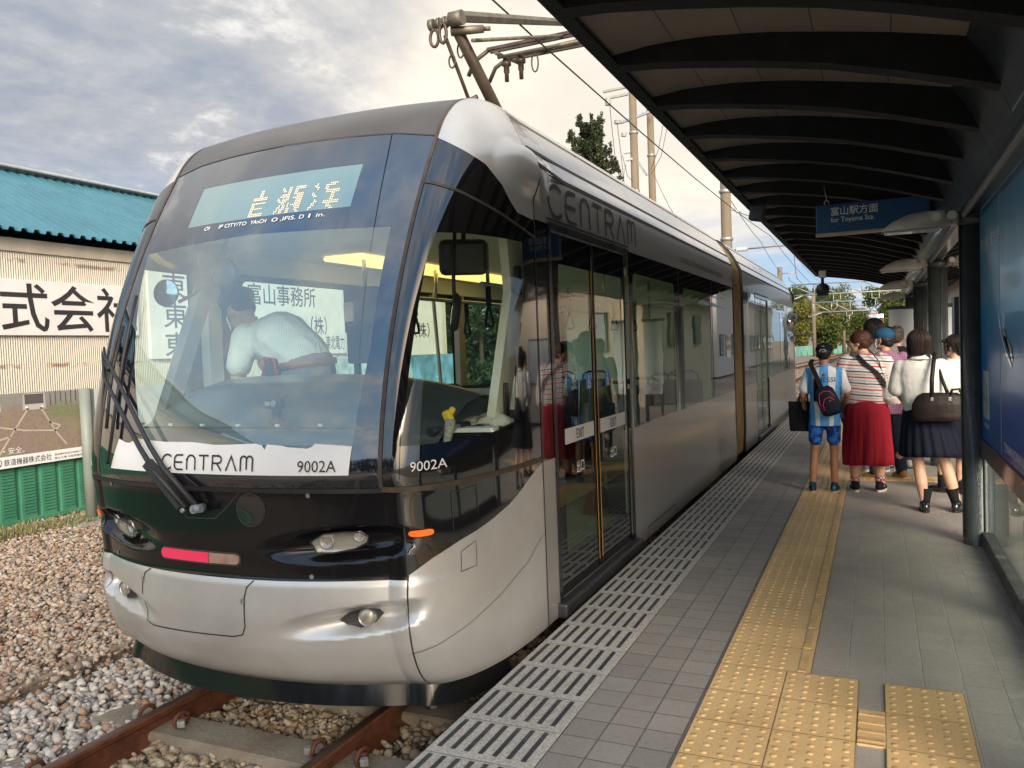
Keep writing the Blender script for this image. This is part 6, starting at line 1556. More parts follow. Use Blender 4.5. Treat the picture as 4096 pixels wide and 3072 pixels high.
# ---------------------------------------------------------------- man in cap and mask
cx_, cy_ = .085, 9.42
C_ = Fig('man in a blue cap, white face mask and purple checked shirt, turned left', cx_, cy_, 1.60, SK_mid, head_yaw=R(62), yaw=R(0), feet=((-.13, -.05), (.13, .03)), headx=-.02)
C_.body()
chk2 = lambda t, o: (lambda x, y, z: t.mix(t.math('MULTIPLY', t.math('GREATER_THAN', t.math('FRACT', t.math('MULTIPLY', x, 62)), .5), .6), t.mix(t.math('MULTIPLY', t.math('GREATER_THAN', t.math('FRACT', t.math('MULTIPLY', z, 62)), .5), .6), (.40, .22, .34), (.16, .05, .12)), (.14, .045, .11)))(*t.xyz(o))
C_.shirt(cloth('checked_shirt', (.3, .15, .25), .85, chk2, .5), .70, sleeve=1.5, loose=1.06, disp=.012); C_.trousers(cloth('navy_jeans', (.016, .024, .045), .85))
C_.shoes(mat('ochre_suede', (.34, .17, .035), .8, vary=.2), mat('cream_sole', (.55, .48, .36), .7), yaws=(R(48), R(30)))
C_.hair([('e', (0, -.030, .0), (.086, .082, .075)), ('e', (0, -.06, -.04), (.07, .05, .05))], H_black)
blue_cap = cloth('blue_cap', (.018, .085, .165), .8)
m = MB(); ellip(m, C_.head(0, -.008, .055), (.095 * C_.k, .112 * C_.k, .085 * C_.k), C_.hy); cc = blob('cap', m, blue_cap, C_.t, .009, 2)
m = MB(); m.grid(lambda u, v: C_.head((u - .5) * .155, .085 + .09 * v * (1 - (2 * u - 1) ** 2 * .35), .040 - .02 * (2 * u - 1) ** 2 - .008 * v), 10, 5); o = m.build('cap_peak', blue_cap, cc); o.modifiers.new('t', 'SOLIDIFY').thickness = .007
mkm = mat('mask_white', (.68, .68, .68), .8); m = MB(); m.grid(lambda u, v: C_.head(math.sin((u - .5) * 2.3) * .078, .012 + math.cos((u - .5) * 2.3) * .098 - .02 * abs(v - .5), .005 - .095 * v), 12, 8); mk_ = m.build('face_mask', mkm, C_.t); mk_.modifiers.new('t', 'SOLIDIFY').thickness = .002
m = MB()
for sd in (-1, 1): m.tube([C_.head(sd * .068, .045, -.01), C_.head(sd * .082, .0, .012), C_.head(sd * .084, -.02, -.01), C_.head(sd * .080, .0, -.04), C_.head(sd * .066, .045, -.08)], .002, 6)
m.build('ear_loop', mkm, mk_)
m = MB(); m.tube([C_.head(.03 + .02 * math.cos(a), .102, .012 + .018 * math.sin(a)) for a in [i * .5 for i in range(14)]], .002, 5); m.tube([C_.head(-.03 + .02 * math.cos(a), .102, .012 + .018 * math.sin(a)) for a in [i * .5 for i in range(14)]], .002, 5)
for sd in (-1, 1): m.tube([C_.head(sd * .05, .10, .015), C_.head(sd * .08, .05, .015), C_.head(sd * .083, -.01, .01)], .002, 5)
m.build('glasses', M_metal, C_.t)
# ---------------------------------------------------------------- the three at the back
D_ = Fig('tall man with thick black hair in a grey shirt behind the capped man', -.03, 9.98, 1.70, SK_mid, head_yaw=R(12), head_pitch=R(-4)); D_.body()
D_.shirt(cloth('grey_shirt', (.20, .18, .165)), .80, sleeve=.8, loose=1.05); D_.trousers(cloth('grey_trousers', (.10, .10, .10))); D_.shoes(mat('grey_shoe', (.16, .16, .16), .7), mat('white_sole', (.62, .55, .54), .6))
D_.hair([('e', (0, -.018, .038), (.098, .110, .105)), ('e', (0, -.05, -.02), (.09, .075, .085)), ('c', (-.06, -.06, -.07), (.06, -.06, -.07), .04, .04)], H_black)
strands(D_, D_.t, H_black, .102, .114, .110, (0, -.02, .038), -.09, 260, 5, .9, .005)
E_ = Fig('older man with thinning greyish hair and a black jacket near the columns', .215, 10.25, 1.64, SK_mid, head_yaw=R(-12)); E_.body()
E_.shirt(cloth('black_jacket', (.012, .012, .013)), .80, sleeve=1.8, loose=1.10, name='jacket'); E_.trousers(cloth('dark_trousers', (.02, .02, .025))); E_.shoes(mat('grey_shoe', (.16, .16, .16), .7), mat('black_sole', (.012, .012, .012), .5))
E_.hair([('e', (0, -.035, .005), (.086, .088, .082)), ('e', (0, -.060, -.035), (.072, .05, .055)), ('e', (0, -.02, .04), (.079, .086, .086))], H_grey)
t = thing('backpack', 'dark padded backpack strap and top on the older man\'s shoulder', 'backpack', (.10, 10.10, 1.15))
m = MB(); loftz(m, [(-.22, 0, 0, .10, .05), (-.1, 0, -.02, .12, .08), (.08, 0, -.02, .11, .07), (.14, 0, 0, .06, .04)]); blob('pack', m, cloth('slate_nylon', (.045, .055, .065), .6), t, .012, 3)
F_ = Fig('person with black hair glimpsed between the capped man and the older man', .13, 10.95, 1.63, SK_mid); F_.body(); F_.shirt(cloth('grey_shirt', (.20, .18, .165)), .80, sleeve=.8); F_.trousers(cloth('dark_trousers', (.02, .02, .025)))
F_.shoes(mat('grey_shoe', (.16, .16, .16), .7), mat('black_sole', (.012, .012, .012), .5)); F_.hair([('e', (0, -.02, .036), (.092, .104, .1)), ('e', (0, -.05, -.02), (.085, .07, .08))], H_black)
# ---------------------------------------------------------------- the driver bending over in the cab
DR = thing('person', 'tram driver in striped short sleeved shirt and dark cap bending over behind the windscreen', 'person', (-3.2, 4.0, .04))
o = Vector(DR.location); q = lambda x, y, z: Vector((x, y, z)) - o
m = MB(); capsule(m, q(-3.10, 4.02, .30), q(-3.08, 4.0, .95), .085, .11); capsule(m, q(-2.98, 4.12, .30), q(-2.96, 4.08, .95), .085, .11)
m2 = MB(); hd = q(-3.665, 3.99, 1.815)
qh = Euler((R(-34), R(6), R(78))).to_matrix()
hq = lambda a, b, c: hd + qh @ Vector((a, b, c))
for c, r in (((0, -.008, .022), (.078, .097, .105)), ((0, .03, -.045), (.06, .062, .068))):
    b = MB(); b.ball((0, 0, 0), r, 16, 11); m2.add([qh @ Vector(v) + hq(*c) for v in b.v], b.f, True)
capsule(m2, hq(0, .09, .02), hq(0, .11, -.02), .01, .014); capsule(m2, hq(0, -.02, -.05), q(-3.56, 4.04, 1.68), .05, .056)
for sd in (-1, 1): b = MB(); b.ball((0, 0, 0), (.011, .02, .032)); m2.add([qh @ Vector(v) + hq(sd * .08, -.008, -.008) for v in b.v], b.f, True)
for (sh, el, wr) in (((-3.60, 3.95, 1.65), (-3.66, 3.93, 1.42), (-3.66, 3.86, 1.18)), ((-3.56, 4.16, 1.65), (-3.63, 4.18, 1.42), (-3.70, 4.06, 1.2))):
    capsule(m2, q(*sh), q(*el), .055, .045); capsule(m2, q(*el), q(*wr), .044, .03)
    w0 = q(*wr); dn = (q(*wr) - q(*el)).normalized()
    for kx in (-1.5, -.5, .5, 1.5): capsule(m2, w0 + Vector((0, kx * .014, 0)), w0 + dn * .085 + Vector((0, kx * .019, 0)), .014, .012, 8); capsule(m2, w0 + dn * .085 + Vector((0, kx * .019, 0)), w0 + dn * (.15 + .012 * (2 - abs(kx))) + Vector((-.02, kx * .02, 0)), .009, .007, 8)
    capsule(m2, w0 + dn * .03, w0 + dn * .07 + Vector((.02, -.045, 0)), .012, .009, 8)
capsule(m2, q(-3.2, 4.05, .95), q(-3.48, 4.05, 1.60), .11, .11)
blob('body', m2, SK_mid, DR, .0085, 2)
blob('trousers', (lambda mm: (capsule(mm, q(-3.19, 4.05, 1.0), q(-3.21, 4.05, 1.45), .165, .172), mm)[1])(m), cloth('grey_blue_trousers', (.16, .17, .22)), DR, .012, 3, .01)
def pin(t, o_):
    x, y, z = t.xyz(o_); f = t.math('FRACT', t.math('MULTIPLY', t.math('ADD', x, t.math('MULTIPLY', z, .35)), 120)); return t.mix(t.math('GREATER_THAN', f, .66), (.70, .73, .70), (.50, .54, .53))
m = MB(); capsule(m, q(-3.235, 4.05, 1.52), q(-3.40, 4.05, 1.632), .165, .185); capsule(m, q(-3.40, 4.05, 1.632), q(-3.57, 4.05, 1.645), .185, .135); capsule(m, q(-3.60, 3.95, 1.655), q(-3.65, 3.93, 1.485), .090, .078); capsule(m, q(-3.56, 4.16, 1.65), q(-3.62, 4.18, 1.50), .09, .08)
blob('shirt', m, cloth('pinstripe_shirt', (.7, .7, .7), .8, pin, .8, 6), DR, .010, 3, .014)
m = MB(); m.lathe([(.176, -.02), (.183, -.02), (.183, .02), (.176, .02)], (0, 0, 0), 28); bq = Euler((R(2), R(-4), 0)).to_matrix(); m.v = [tuple(bq @ Vector(v) + q(-3.215, 4.05, 1.482)) for v in m.v]; m.build('belt', mat('tan_belt', (.20, .09, .04), .5), DR)
m = MB(); m.box(q(-3.36, 3.91, 1.46), (.10, .06, .13), bev=.02); m.build('pouch', M_dark, DR); m = MB(); m.tube([q(-3.40, 3.87, 1.42), q(-3.39, 3.87, 1.53), q(-3.32, 3.87, 1.52), q(-3.30, 3.87, 1.42)], .008, 6); m.build('pouch_trim', mat('red_trim', (.55, .03, .03), .5), DR)
m = MB(); b = MB(); b.ball((0, 0, 0), (.092, .108, .058)); m.add([qh @ Vector(v) + hq(0, -.012, .075) for v in b.v], b.f, True); b = MB(); b.lathe([(.001, .0), (.105, .0), (.122, .022), (.10, .045), (.001, .05)], (0, 0, 0), 24); m.add([qh @ Vector(v) + hq(0, -.005, .092) for v in b.v], b.f, True); blob('cap', m, cloth('navy_cap', (.008, .010, .022)), DR, .009, 2)
m = MB(); b = MB(); b.ball((0, 0, 0), (.081, .080, .070)); m.add([qh @ Vector(v) + hq(0, -.036, .015) for v in b.v], b.f, True); blob('hair', m, H_black, DR, .009, 2)
m = MB(); m.grid(lambda u, v: hq(math.sin((u - .5) * 2.3) * .078, .014 + math.cos((u - .5) * 2.3) * .098, .005 - .095 * v), 12, 8); m.build('face_mask', mkm, DR).modifiers.new('t', 'SOLIDIFY').thickness = .002
# ---- loose things in the cab
m = MB(); loftz(m, [(0, 0, 0, .16, .07), (.02, 0, 0, .17, .075), (.045, .02, 0, .12, .05), (.06, .03, .01, .05, .03)]); o = blob('towel', m, cloth('white_towel', (.68, .66, .60), .95, None, 1.0, 16), None, .008, 1, .04); o.location = (-1.93, 3.93, 1.115); tag(o, 'crumpled white towel on the ledge inside the cab side window', 'towel')
m = MB(); m.box((0, 0, .006), (.24, .12, .012), (0, 0, R(12)), bev=.004); m.box((.01, .0, .017), (.22, .11, .010), (0, 0, R(8)), bev=.004); o = m.build('paper_stack', M_white); o.location = (-1.86, 3.62, 1.115); tag(o, 'flat white papers on the ledge inside the cab side window', 'papers')
m = MB(); m.cyl((0, 0, 0), (.02, .35, 0), .022, .022, 12); m.mi = 1; m.cyl((.006, .10, 0), (.014, .24, 0), .0235, .0235, 12); o = m.build('signal_torch', [M_dark, M_metal]); o.location = (-1.95, 3.35, 1.14); tag(o, 'black and silver rod shaped torch lying on the ledge inside the cab', 'torch')
t = thing('folded_umbrella', 'folded umbrella with bright yellow top in the cab corner', 'umbrella', (-1.86, 3.34, .98))
m = MB(); m.tube([(0, -.05, 0), (.015, 0, .16), (.02, .015, .22)], [.010, .022, .026], 10); m.build('canopy', mat('mesh_grey', (.34, .31, .26), .8, vary=.4, nscale=90), t)
m = MB(); m.box((.01, .01, .235), (.045, .035, .06), (R(10), R(-20), 0), bev=.012); m.box((.03, .015, .262), (.03, .025, .035), (0, R(30), 0), bev=.01); m.build('handle', mat('bright_yellow', (.72, .50, .02), .5), t)
t = thing('dash_camera', 'small black camera standing on the tram dashboard', 'camera', (-2.70, 3.14, 1.20))
m = MB(); m.box((0, 0, .10), (.095, .05, .055), bev=.008); m.build('case', M_dark, t); m = MB(); m.cyl((.02, -.025, .10), (.02, -.037, .10), .017, .015, 14); m.build('lens', M_metal, t); m = MB(); m.box((-.022, -.027, .10), (.036, .006, .02)); m.build('light', M_chrome, t)
m = MB(); m.box((0, .01, .045), (.04, .035, .05), bev=.006); m.box((0, .01, .01), (.07, .05, .03), bev=.006); m.build('stand', M_dark, t)
# ================================================================== SURROUNDINGS
# ---- shed with teal corrugated roof and cream corrugated walls
def corr(t, axis_y, period, depth):
    g = t.n('ShaderNodeNewGeometry'); x, y, z = t.xyz(g.outputs['Position'])
    w_ = t.math('SINE', t.math('MULTIPLY', y, 2 * math.pi / period)); return g, x, y, z, w_
def shed_wall(t):
    g, x, y, z, w_ = corr(t, 1, .032, 1)
    n = t.noise(g.outputs['Position'], 1.2, 6, .65); st = t.noise(t.mapping(g.outputs['Position'], (1, 6, .35)), 2.0, 6, .65)
    c = t.mix(n, (.62, .545, .44), (.74, .67, .56))
    c = t.mix(t.math('MULTIPLY', t.smooth(st, .55, .75), .45), c, (.42, .33, .23))
    # rust along the sheet laps
    rz_ = None
    for z0 in (1.55, 2.90, .75):
        dd = t.math('ABSOLUTE', t.math('SUBTRACT', t.math('ADD', z, t.math('MULTIPLY', t.math('SUBTRACT', t.noise(t.mapping(g.outputs['Position'], (1, 1, .2)), 9, 4), .5), .05)), z0))
        k = t.math('SUBTRACT', 1.0, t.smooth(dd, .008, .045)); rz_ = k if rz_ is None else t.math('MAXIMUM', rz_, k)
    rm = t.math('MULTIPLY', rz_, t.smooth(t.noise(t.mapping(g.outputs['Position'], (1, 1, 1.5)), 2.2, 7, .75), .47, .56))
    c = t.mix(t.math('MULTIPLY', rm, .75), c, (.26, .11, .045))
    b = pbsdf(t, c, .75, 0); bp = t.n('ShaderNodeBump'); bp.inputs['Strength'].default_value = .55; bp.inputs['Distance'].default_value = .010
    t.l(w_, bp.inputs['Height']); t.l(bp.outputs[0], b.inputs['Normal']); return b.outputs[0]
M_shed = custom('cream_corrugated', shed_wall)
M_teal = mat('teal_roof_paint', (0.045, 0.155, 0.20), 0.42, vary=.14, nscale=2, coat=.2, stain=(.06, .20, .22), stain_amt=.4)
SH = thing('warehouse', 'cream corrugated warehouse with a teal ribbed roof and company signboards', 'warehouse', (-12.5, 4, -.4))
def shp(mb, n_, mm, par=None):
    o = mb.build(n_, mm)
    if par is None: o.parent = SH; o.matrix_parent_inverse = Matrix.Translation(-Vector(SH.location))
    else: o.parent = par
    return o
m = MB(); m.box((-10.05, 4.9, 1.35), (.10, 26.6, 3.6)); m.box((-12.6, 18.16, 1.35), (5.0, .08, 3.6)); m.box((-15.2, 4.9, 1.4), (.1, 26.6, 3.7)); shp(m, 'wall', M_shed)
m = MB(); m.box((-9.985, 4.9, 3.10), (.05, 26.6, .17), bev=.006); shp(m, 'fascia', mat('cream_board', (.50, .44, .35), .7, vary=.15, stain=(.30, .24, .17), stain_amt=.5))
m = MB(); NR = 300      # trapezoidal ribs running up the slope
ry0, ry1 = -8.6, 18.5; ys_ = []
for i in range(int((ry1 - ry0) / .165) + 1):
    y = ry0 + .165 * i
    ys_ += [(y, 0), (y + .055, 0), (y + .075, .045), (y + .135, .045), (y + .155, 0)]
vs = []
for (xx, zz_) in ((-9.72, 3.235), (-12.6, 4.66), (-15.5, 3.235)):
    vs += [(xx, y, zz_ + h) for y, h in ys_]
n = len(ys_); m.add(vs, [(k * n + i, k * n + i + 1, (k + 1) * n + i + 1, (k + 1) * n + i) for k in range(2) for i in range(n - 1)]); rf = shp(m, 'roof', M_teal)
m = MB(); m.box((-12.6, 4.9, 4.735), (.34, 27.1, .05), bev=.02); shp(m, 'ridge_cap', mat('ridge_grey', (.42, .44, .43), .5), rf)
m = MB(); m.box((-9.97, -1.0 + 3.2, 2.30), (.05, 13.0, .71), bev=.006); sg = shp(m, 'signboard', mat('signboard_white', (.72, .69, .67), .5, vary=.05))
text('lettering', '式会社', lambda a, b: (-9.942, 6.63 + a, 2.055 + b), width=2.03, size=.66, mats=M_ink, parent=sg, bold=.010)
text('lettering', '株', lambda a, b: (-9.942, 5.92 + a, 2.055 + b), width=.62, size=.66, mats=M_ink, parent=sg, bold=.010)
m = MB(); m.box((-9.97, 11.35, 2.27), (.05, 4.9, 1.36), bev=.006); sg2 = shp(m, 'signboard', mat('signboard_white', (.72, .69, .67), .5, vary=.05))
for (tx_, y, z, wd, h) in (('東ソー', 9.16, 2.56, 1.42, .42), ('東ソー', 9.16, 2.10, 1.42, .42), ('東ソー', 9.16, 1.66, 1.42, .40), ('富山事務所', 11.02, 2.53, 1.86, .40), ('東ソー物流（株）', 10.95, 2.00, 2.25, .38), ('東北電力', 13.15, 1.70, .6, .3)):
    text('lettering', tx_, lambda a, b, y=y, z=z: (-9.942, y + a, z + b), width=wd, size=h, mats=mat('sign_ink', (.05, .055, .07), .6), parent=sg2, bold=.008)
m = MB(); m.box((-9.97, 16.1, 2.20), (.05, 3.6, 1.4), bev=.006); sg3 = shp(m, 'signboard', mat('signboard_white', (.72, .69, .67), .5, vary=.05))
text('lettering', '東ソー（株）', lambda a, b: (-9.942, 14.9 + a, 1.95 + b), width=2.35, size=.38, mats=mat('sign_ink', (.05, .055, .07), .6), parent=sg3, bold=.008)
# ---- green sheet fence with its poster
M_gfen = mat('green_fence_paint', (0.050, 0.205, 0.125), 0.45, vary=.14, nscale=2, coat=.15, stain=(.09, .26, .15), stain_amt=.4)
FN = thing('green_fence', 'green ribbed sheet metal fence in front of the warehouse', 'fence', (-9.4, 6, -.4))
m = MB(); ys_ = []
for i in range(124):
    y = -21.24 + .26 * i; ys_ += [(y, .0), (y + .045, .0), (y + .055, .03), (y + .245, .03)]
vs = [(-9.42 + h, y, z) for z in (-.30, 1.16) for y, h in ys_]; n = len(ys_)
m.add(vs, [(i, i + 1, n + i + 1, n + i) for i in range(n - 1)])
for i in range(124):
    y = -21.24 + .26 * i + .15
    for k in range(36): m.box((-9.385, y, -.22 + .038 * k), (.012, .15, .016))
o = m.build('sheeting', M_gfen); o.parent = FN; o.matrix_parent_inverse = Matrix.Translation(-Vector(FN.location))
m = MB()
for z in (-.31, 1.18): m.box((-9.40, -5.0, z), (.06, 32.4, .05), bev=.005)
o = m.build('rail', M_gfen); o.parent = FN; o.matrix_parent_inverse = Matrix.Translation(-Vector(FN.location))
PO = thing('fence_poster', 'landscape poster of tram tracks mounted on the green fence', 'poster', (-9.33, 5.6, .8))
PO_T = Vector((-9.33, 5.6, .8)); PO.location.y += .22
def pob(mb, n_, mm, par=None):
    o = mb.build(n_, mm)
    if par is None: o.parent = PO; o.matrix_parent_inverse = Matrix.Translation(-PO_T)
    else: o.parent = par
    return o
def poster2(t):
    g = t.n('ShaderNodeNewGeometry'); x, y, z = t.xyz(g.outputs['Position'])
    n1 = t.noise(g.outputs['Position'], 38, 6, .7); n2 = t.noise(g.outputs['Position'], 5, 5, .6)
    c = t.mix(n1, (.12, .085, .07), (.42, .32, .265))
    c = t.mix(t.math('MULTIPLY', t.smooth(n2, .52, .68), .6), c, (.26, .25, .11))
    gr = t.math('MULTIPLY', t.smooth(y, 6.55, 6.85), t.smooth(z, .80, .95)); c = t.mix(t.math('MULTIPLY', gr, .8), c, t.mix(n1, (.10, .12, .05), (.26, .29, .15)))
    c = t.mix(t.smooth(z, 1.00, 1.14), c, t.mix(n1, (.16, .15, .14), (.36, .34, .31)))
    return pbsdf(t, c, .4, 0, Coat_Weight=.3).outputs[0]
m = MB(); m.box((-9.345, 5.55, .80), (.03, 2.9, .86), bev=.003); pb = pob(m, 'picture', custom('poster_print', poster2))
xp = -9.328
m = MB(); m.box((xp, 5.55, .425), (.006, 2.9, .135)); ps = pob(m, 'caption_strip', M_white)
prx = lambda Y, Z: (xp + .001, Y, Z)
V, F = ribbon([[(6.26, 1.04), (6.02, .72), (5.86, .50)], [(6.42, 1.04), (6.62, .70), (6.74, .55)], [(6.02, .72), (5.7, .66), (5.2, .58)], [(6.5, .86), (6.66, .80), (6.6, .74), (6.2, .78), (5.9, .84), (5.3, .85)]], .022)
link_mesh('printed_rails', [prx(a, b) for a, b in V], F, mat('print_rail', (.48, .42, .34), .4), pb)
M_pt = mat('print_tram', (.42, .40, .37), .4); M_ptd = mat('print_tram_dark', (.10, .085, .085), .4); M_ptl = mat('print_light', (.80, .72, .52), .4)
for yc in (5.78, 6.34):
    m = MB(); m.add([prx(a, b) for a, b in [(yc - .15, 1.02), (yc + .15, 1.02), (yc + .14, 1.22), (yc - .14, 1.22)]], [(0, 1, 2, 3)]); m.build('printed_tram', M_pt, pb)
    m = MB(); m.add([(xp + .002, a, b) for a, b in [(yc - .12, 1.09), (yc + .12, 1.09), (yc + .12, 1.21), (yc - .12, 1.21)]], [(0, 1, 2, 3)]); m.build('printed_tram_window', M_ptd, pb)
    for q in (-.10, .10):
        m = MB(); m.box((xp + .002, yc + q, 1.055), (.002, .03, .022)); m.build('printed_tram_lamp', M_ptl, pb)
m = MB()
for q in range(7): m.box((xp + .001, 6.55 + q * .07, 1.13 + .02 * (q % 3)), (.001, .012, .16))
pob(m, 'printed_poles', M_ptd, pb)
text('lettering', '安心・安全。', lambda a, b: (xp + .004, 5.72 + a, .525 + b), width=.46, size=.085, mats=M_white, parent=pb)
text('lettering', '鉄道機器株式会社', lambda a, b: (xp + .006, 5.92 + a, .392 + b), width=.60, size=.085, mats=M_ink, parent=ps)
text('lettering', '東京都中央区日本橋三丁目', lambda a, b: (xp + .006, 6.56 + a, .43 + b), width=.42, size=.028, mats=M_ink, parent=ps)
text('lettering', '富山工場 大阪営業所', lambda a, b: (xp + .006, 6.56 + a, .385 + b), width=.38, size=.028, mats=M_ink, parent=ps)
V, F = ribbon([arc(5.85, .425, .042, .042, 0, 360, 20), [(5.83, .455), (5.87, .455)], [(5.85, .455), (5.85, .40)], [(5.825, .40), (5.875, .40)]], .008); link_mesh('emblem', [(xp + .006, a, b) for a, b in V], F, M_ink, ps)
GP = thing('fence_post', 'grey steel post on a concrete slab beside the fence poster', 'post', (-8.62, 6.70, -.36))
m = MB(); m.cyl((0, 0, 0), (0, 0, 1.62), .062, .062, 18); m.box((-.02, .10, .85), (.05, .05, 1.52), bev=.005); m.build('pole', mat('grey_green_steel', (.21, .235, .205), .55, vary=.1), GP)
m = MB(); m.box((.0, -.02, -.0), (.55, .62, .10), bev=.02); m.build('slab', M_conc, GP)
m = MB(); m.cyl((0, 0, .04), (0, 0, .07), .085, .085, 16); m.build('collar', M_zinc, GP)
BN = thing('white_banner', 'white sheet standing past the grey post behind the tram nose', 'banner', (-9.25, 7.9, .5))
m = MB(); m.box((0, 0, .25), (.02, 1.5, .95), bev=.003); m.build('sheet', mat('banner_pale', (.50, .52, .56), .6, vary=.08), BN)
for k, (y, lab, c1_) in enumerate(((12.3, 'pale blue and cream poster seen through the tram windows', (.40, .52, .52)), (15.6, 'blue and white torn poster seen through the tram windows farther back', (.16, .38, .55)))):
    t = thing('roadside_poster', lab, 'poster', (-8.9, y, .8)); m = MB(); m.box((0, 0, .2), (.03, 2.0, 1.0)); m.build('panel', mat('poster_' + ('a' if k == 0 else 'b'), c1_, .5, vary=.5, nscale=2.5), t)
    m = MB()
    for q in (-.85, .85): m.cyl((-.03, q, -1.2), (-.03, q, .6), .03, .03, 8)
    m.build('stakes', M_zinc, t).name = 'frame'
st_ = MB(); r_ = random.Random(4)
for (x, y, r) in ((-8.7, 6.1, .075), (-8.95, 5.3, .05), (-8.2, 5.8, .04), (-9.0, 7.3, .05)):
    pv, pf_ = PROTO[r_.randrange(7)]
    st_ = MB(); st_.add([(x + a * r, y + b * r, -.32 + c * r) for a, b, c in pv], [tuple(q) for q in pf_], True); o = st_.build('stone', mat('pale_stone', (.40, .37, .33), .85, vary=.2, nscale=8))
    tag(o, {(-8.7): 'largest pale stone lying between the fence and the grey post', (-8.95): 'pale stone at the foot of the fence under the poster', (-8.2): 'small pale stone on the pebbles in front of the post slab', (-9.0): 'pale stone against the fence behind the grey post'}[x], 'stone', 'loose pale stones by the fence')
# ---- foliage
def leafmat(name, stops, trans=.35):
    def fn(t):
        g = t.n('ShaderNodeNewGeometry'); c = t.ramp(g.outputs['Random Per Island'], stops)
        c = t.mix(1.0, c, t.mix(t.noise(g.outputs['Position'], 1.3, 3), (.65, .65, .65), (1.3, 1.3, 1.3)), 'MULTIPLY')
        d_ = pbsdf(t, c, .6, 0); tr = t.n('ShaderNodeBsdfTranslucent'); t.l(c, tr.inputs[0]); mx = t.n('ShaderNodeMixShader'); mx.inputs[0].default_value = trans
        t.l(d_.outputs[0], mx.inputs[1]); t.l(tr.outputs[0], mx.inputs[2]); return mx.outputs[0]
    return custom(name, fn)
L_tree = leafmat('broad_leaves', [(0, (.035, .065, .012)), (.35, (.075, .115, .02)), (.7, (.12, .155, .03)), (1, (.19, .19, .035))])
L_yel = leafmat('yellow_green_leaves', [(0, (.06, .085, .012)), (.4, (.14, .15, .025)), (.75, (.24, .21, .035)), (1, (.32, .25, .05))])  # lighter yellow-green leaf tones
L_dark = leafmat('conifer_sprays', [(0, (.008, .026, .010)), (.5, (.018, .048, .015)), (1, (.035, .075, .022))], .2)
L_pine = leafmat('pine_needles', [(0, (.018, .030, .012)), (.5, (.040, .058, .018)), (1, (.075, .085, .026))], .25)
M_bark = mat('bark', (.085, .062, .045), .9, vary=.3, nscale=8, bump=.6, bscale=20)
def leaves(name, cents, rads, n, ls, m, par, seed, flat=.8):
    r = np.random.default_rng(seed); c = np.array(cents); rad = np.array(rads)
    wgt = (rad.reshape(len(rad), -1).mean(1)) ** 2; idx = r.choice(len(c), n, p=wgt / wgt.sum())
    v = r.normal(size=(n, 3)); v /= np.linalg.norm(v, axis=1, keepdims=True); rr_ = r.random(n) ** .35
    rd_ = rad[idx] if rad.ndim == 2 else rad[idx][:, None]
    p = c[idx] + v * rd_ * rr_[:, None] * np.array([1, 1, flat])
    a = r.normal(size=(n, 3)); a /= np.linalg.norm(a, axis=1, keepdims=True); b = np.cross(a, r.normal(size=(n, 3))); b /= np.maximum(np.linalg.norm(b, axis=1, keepdims=True), 1e-6)
    s_ = ls * (.5 + r.random(n))[:, None]
    q = np.stack([p - a * s_, p + b * s_ * .45, p + a * s_, p - b * s_ * .45], 1).reshape(-1, 3)
    F = np.arange(n * 4).reshape(n, 4)
    o = link_mesh(name, q, F, m); o.parent = par
    return o
def tree(label, x, y, z0, h, w_, m, n, ls, seed, name='tree', trunk=.35, grp='trees beside the far track', clumps=26):
    t = thing(name, label, 'tree', (x, y, z0), grp); r = random.Random(seed); C, Rr = [], []
    mb = MB(); th = h * trunk; mb.tube([(0, 0, -.3), (r.uniform(-.1, .1), 0, th), (r.uniform(-.3, .3), r.uniform(-.2, .2), h * .8)], [h * .03, h * .022, h * .006], 8)
    for k in range(clumps):
        u = r.random(); zz_ = th * .7 + (h - th * .7) * u; env = w_ * .5 * math.sin(math.pi * min(1, .18 + .80 * (1 - u) ** .8 * .9 + .12)) ; a = r.uniform(0, 6.28); d_ = env * math.sqrt(r.random())
        C.append((d_ * math.cos(a), d_ * math.sin(a), zz_)); Rr.append(w_ * r.uniform(.10, .20))
        if k % 3 == 0: mb.tube([(0, 0, th * .8 + (zz_ - th) * .3), tuple(C[-1])], [h * .011, h * .003], 5)
    mb.build('trunk', M_bark, t); leaves('crown', C, Rr, n, ls, m, t, seed)
    return t
far = [(-8.6, 104, 6.2, 6.0, 1, 'leftmost broad tree beyond the turquoise fence, yellow green leaves, just right of the tram end'), (-7.2, 112, 8.6, 7.5, 0, 'tallest broad tree with a pointed top behind the turquoise fence'), (-5.9, 108, 6.0, 5.5, 1, 'yellow green tree low in front of the tallest one'), (-6.6, 124, 8.8, 8.0, 0, 'dense green tree behind the first line pole'),
       (-5.2, 118, 7.4, 7.0, 0, 'rounded green tree between the first and second line poles'), (-4.6, 128, 7.4, 7.0, 0, 'green tree sloping down behind the second line pole'), (-4.0, 134, 6.0, 6.5, 0, 'low green tree at the right end of the tree mass'), (-5.0, 106, 4.2, 5.0, 0, 'low leafy tree right above the turquoise fence'), (-9.8, 116, 7.0, 7.0, 0, 'green tree mostly hidden by the tram end')]
for k, (x, y, h, w_, q, lab) in enumerate(far): tree(lab, x, y, -.4, h, w_, L_yel if q else L_tree, 6500, .17, 40 + k)
farR = [(-.1, 66, 3.5, 3.6, 'low green tree under the mirror, left of the white board'), (1.0, 70, 5.4, 4.6, 'pale green tree right of the mirror above the white board'), (2.2, 74, 5.2, 4.8, 'green tree behind the third column')]
for k, (x, y, h, w_, lab) in enumerate(farR): tree(lab, x, y, -.4, h, w_, L_tree, 5000, .14, 60 + k)
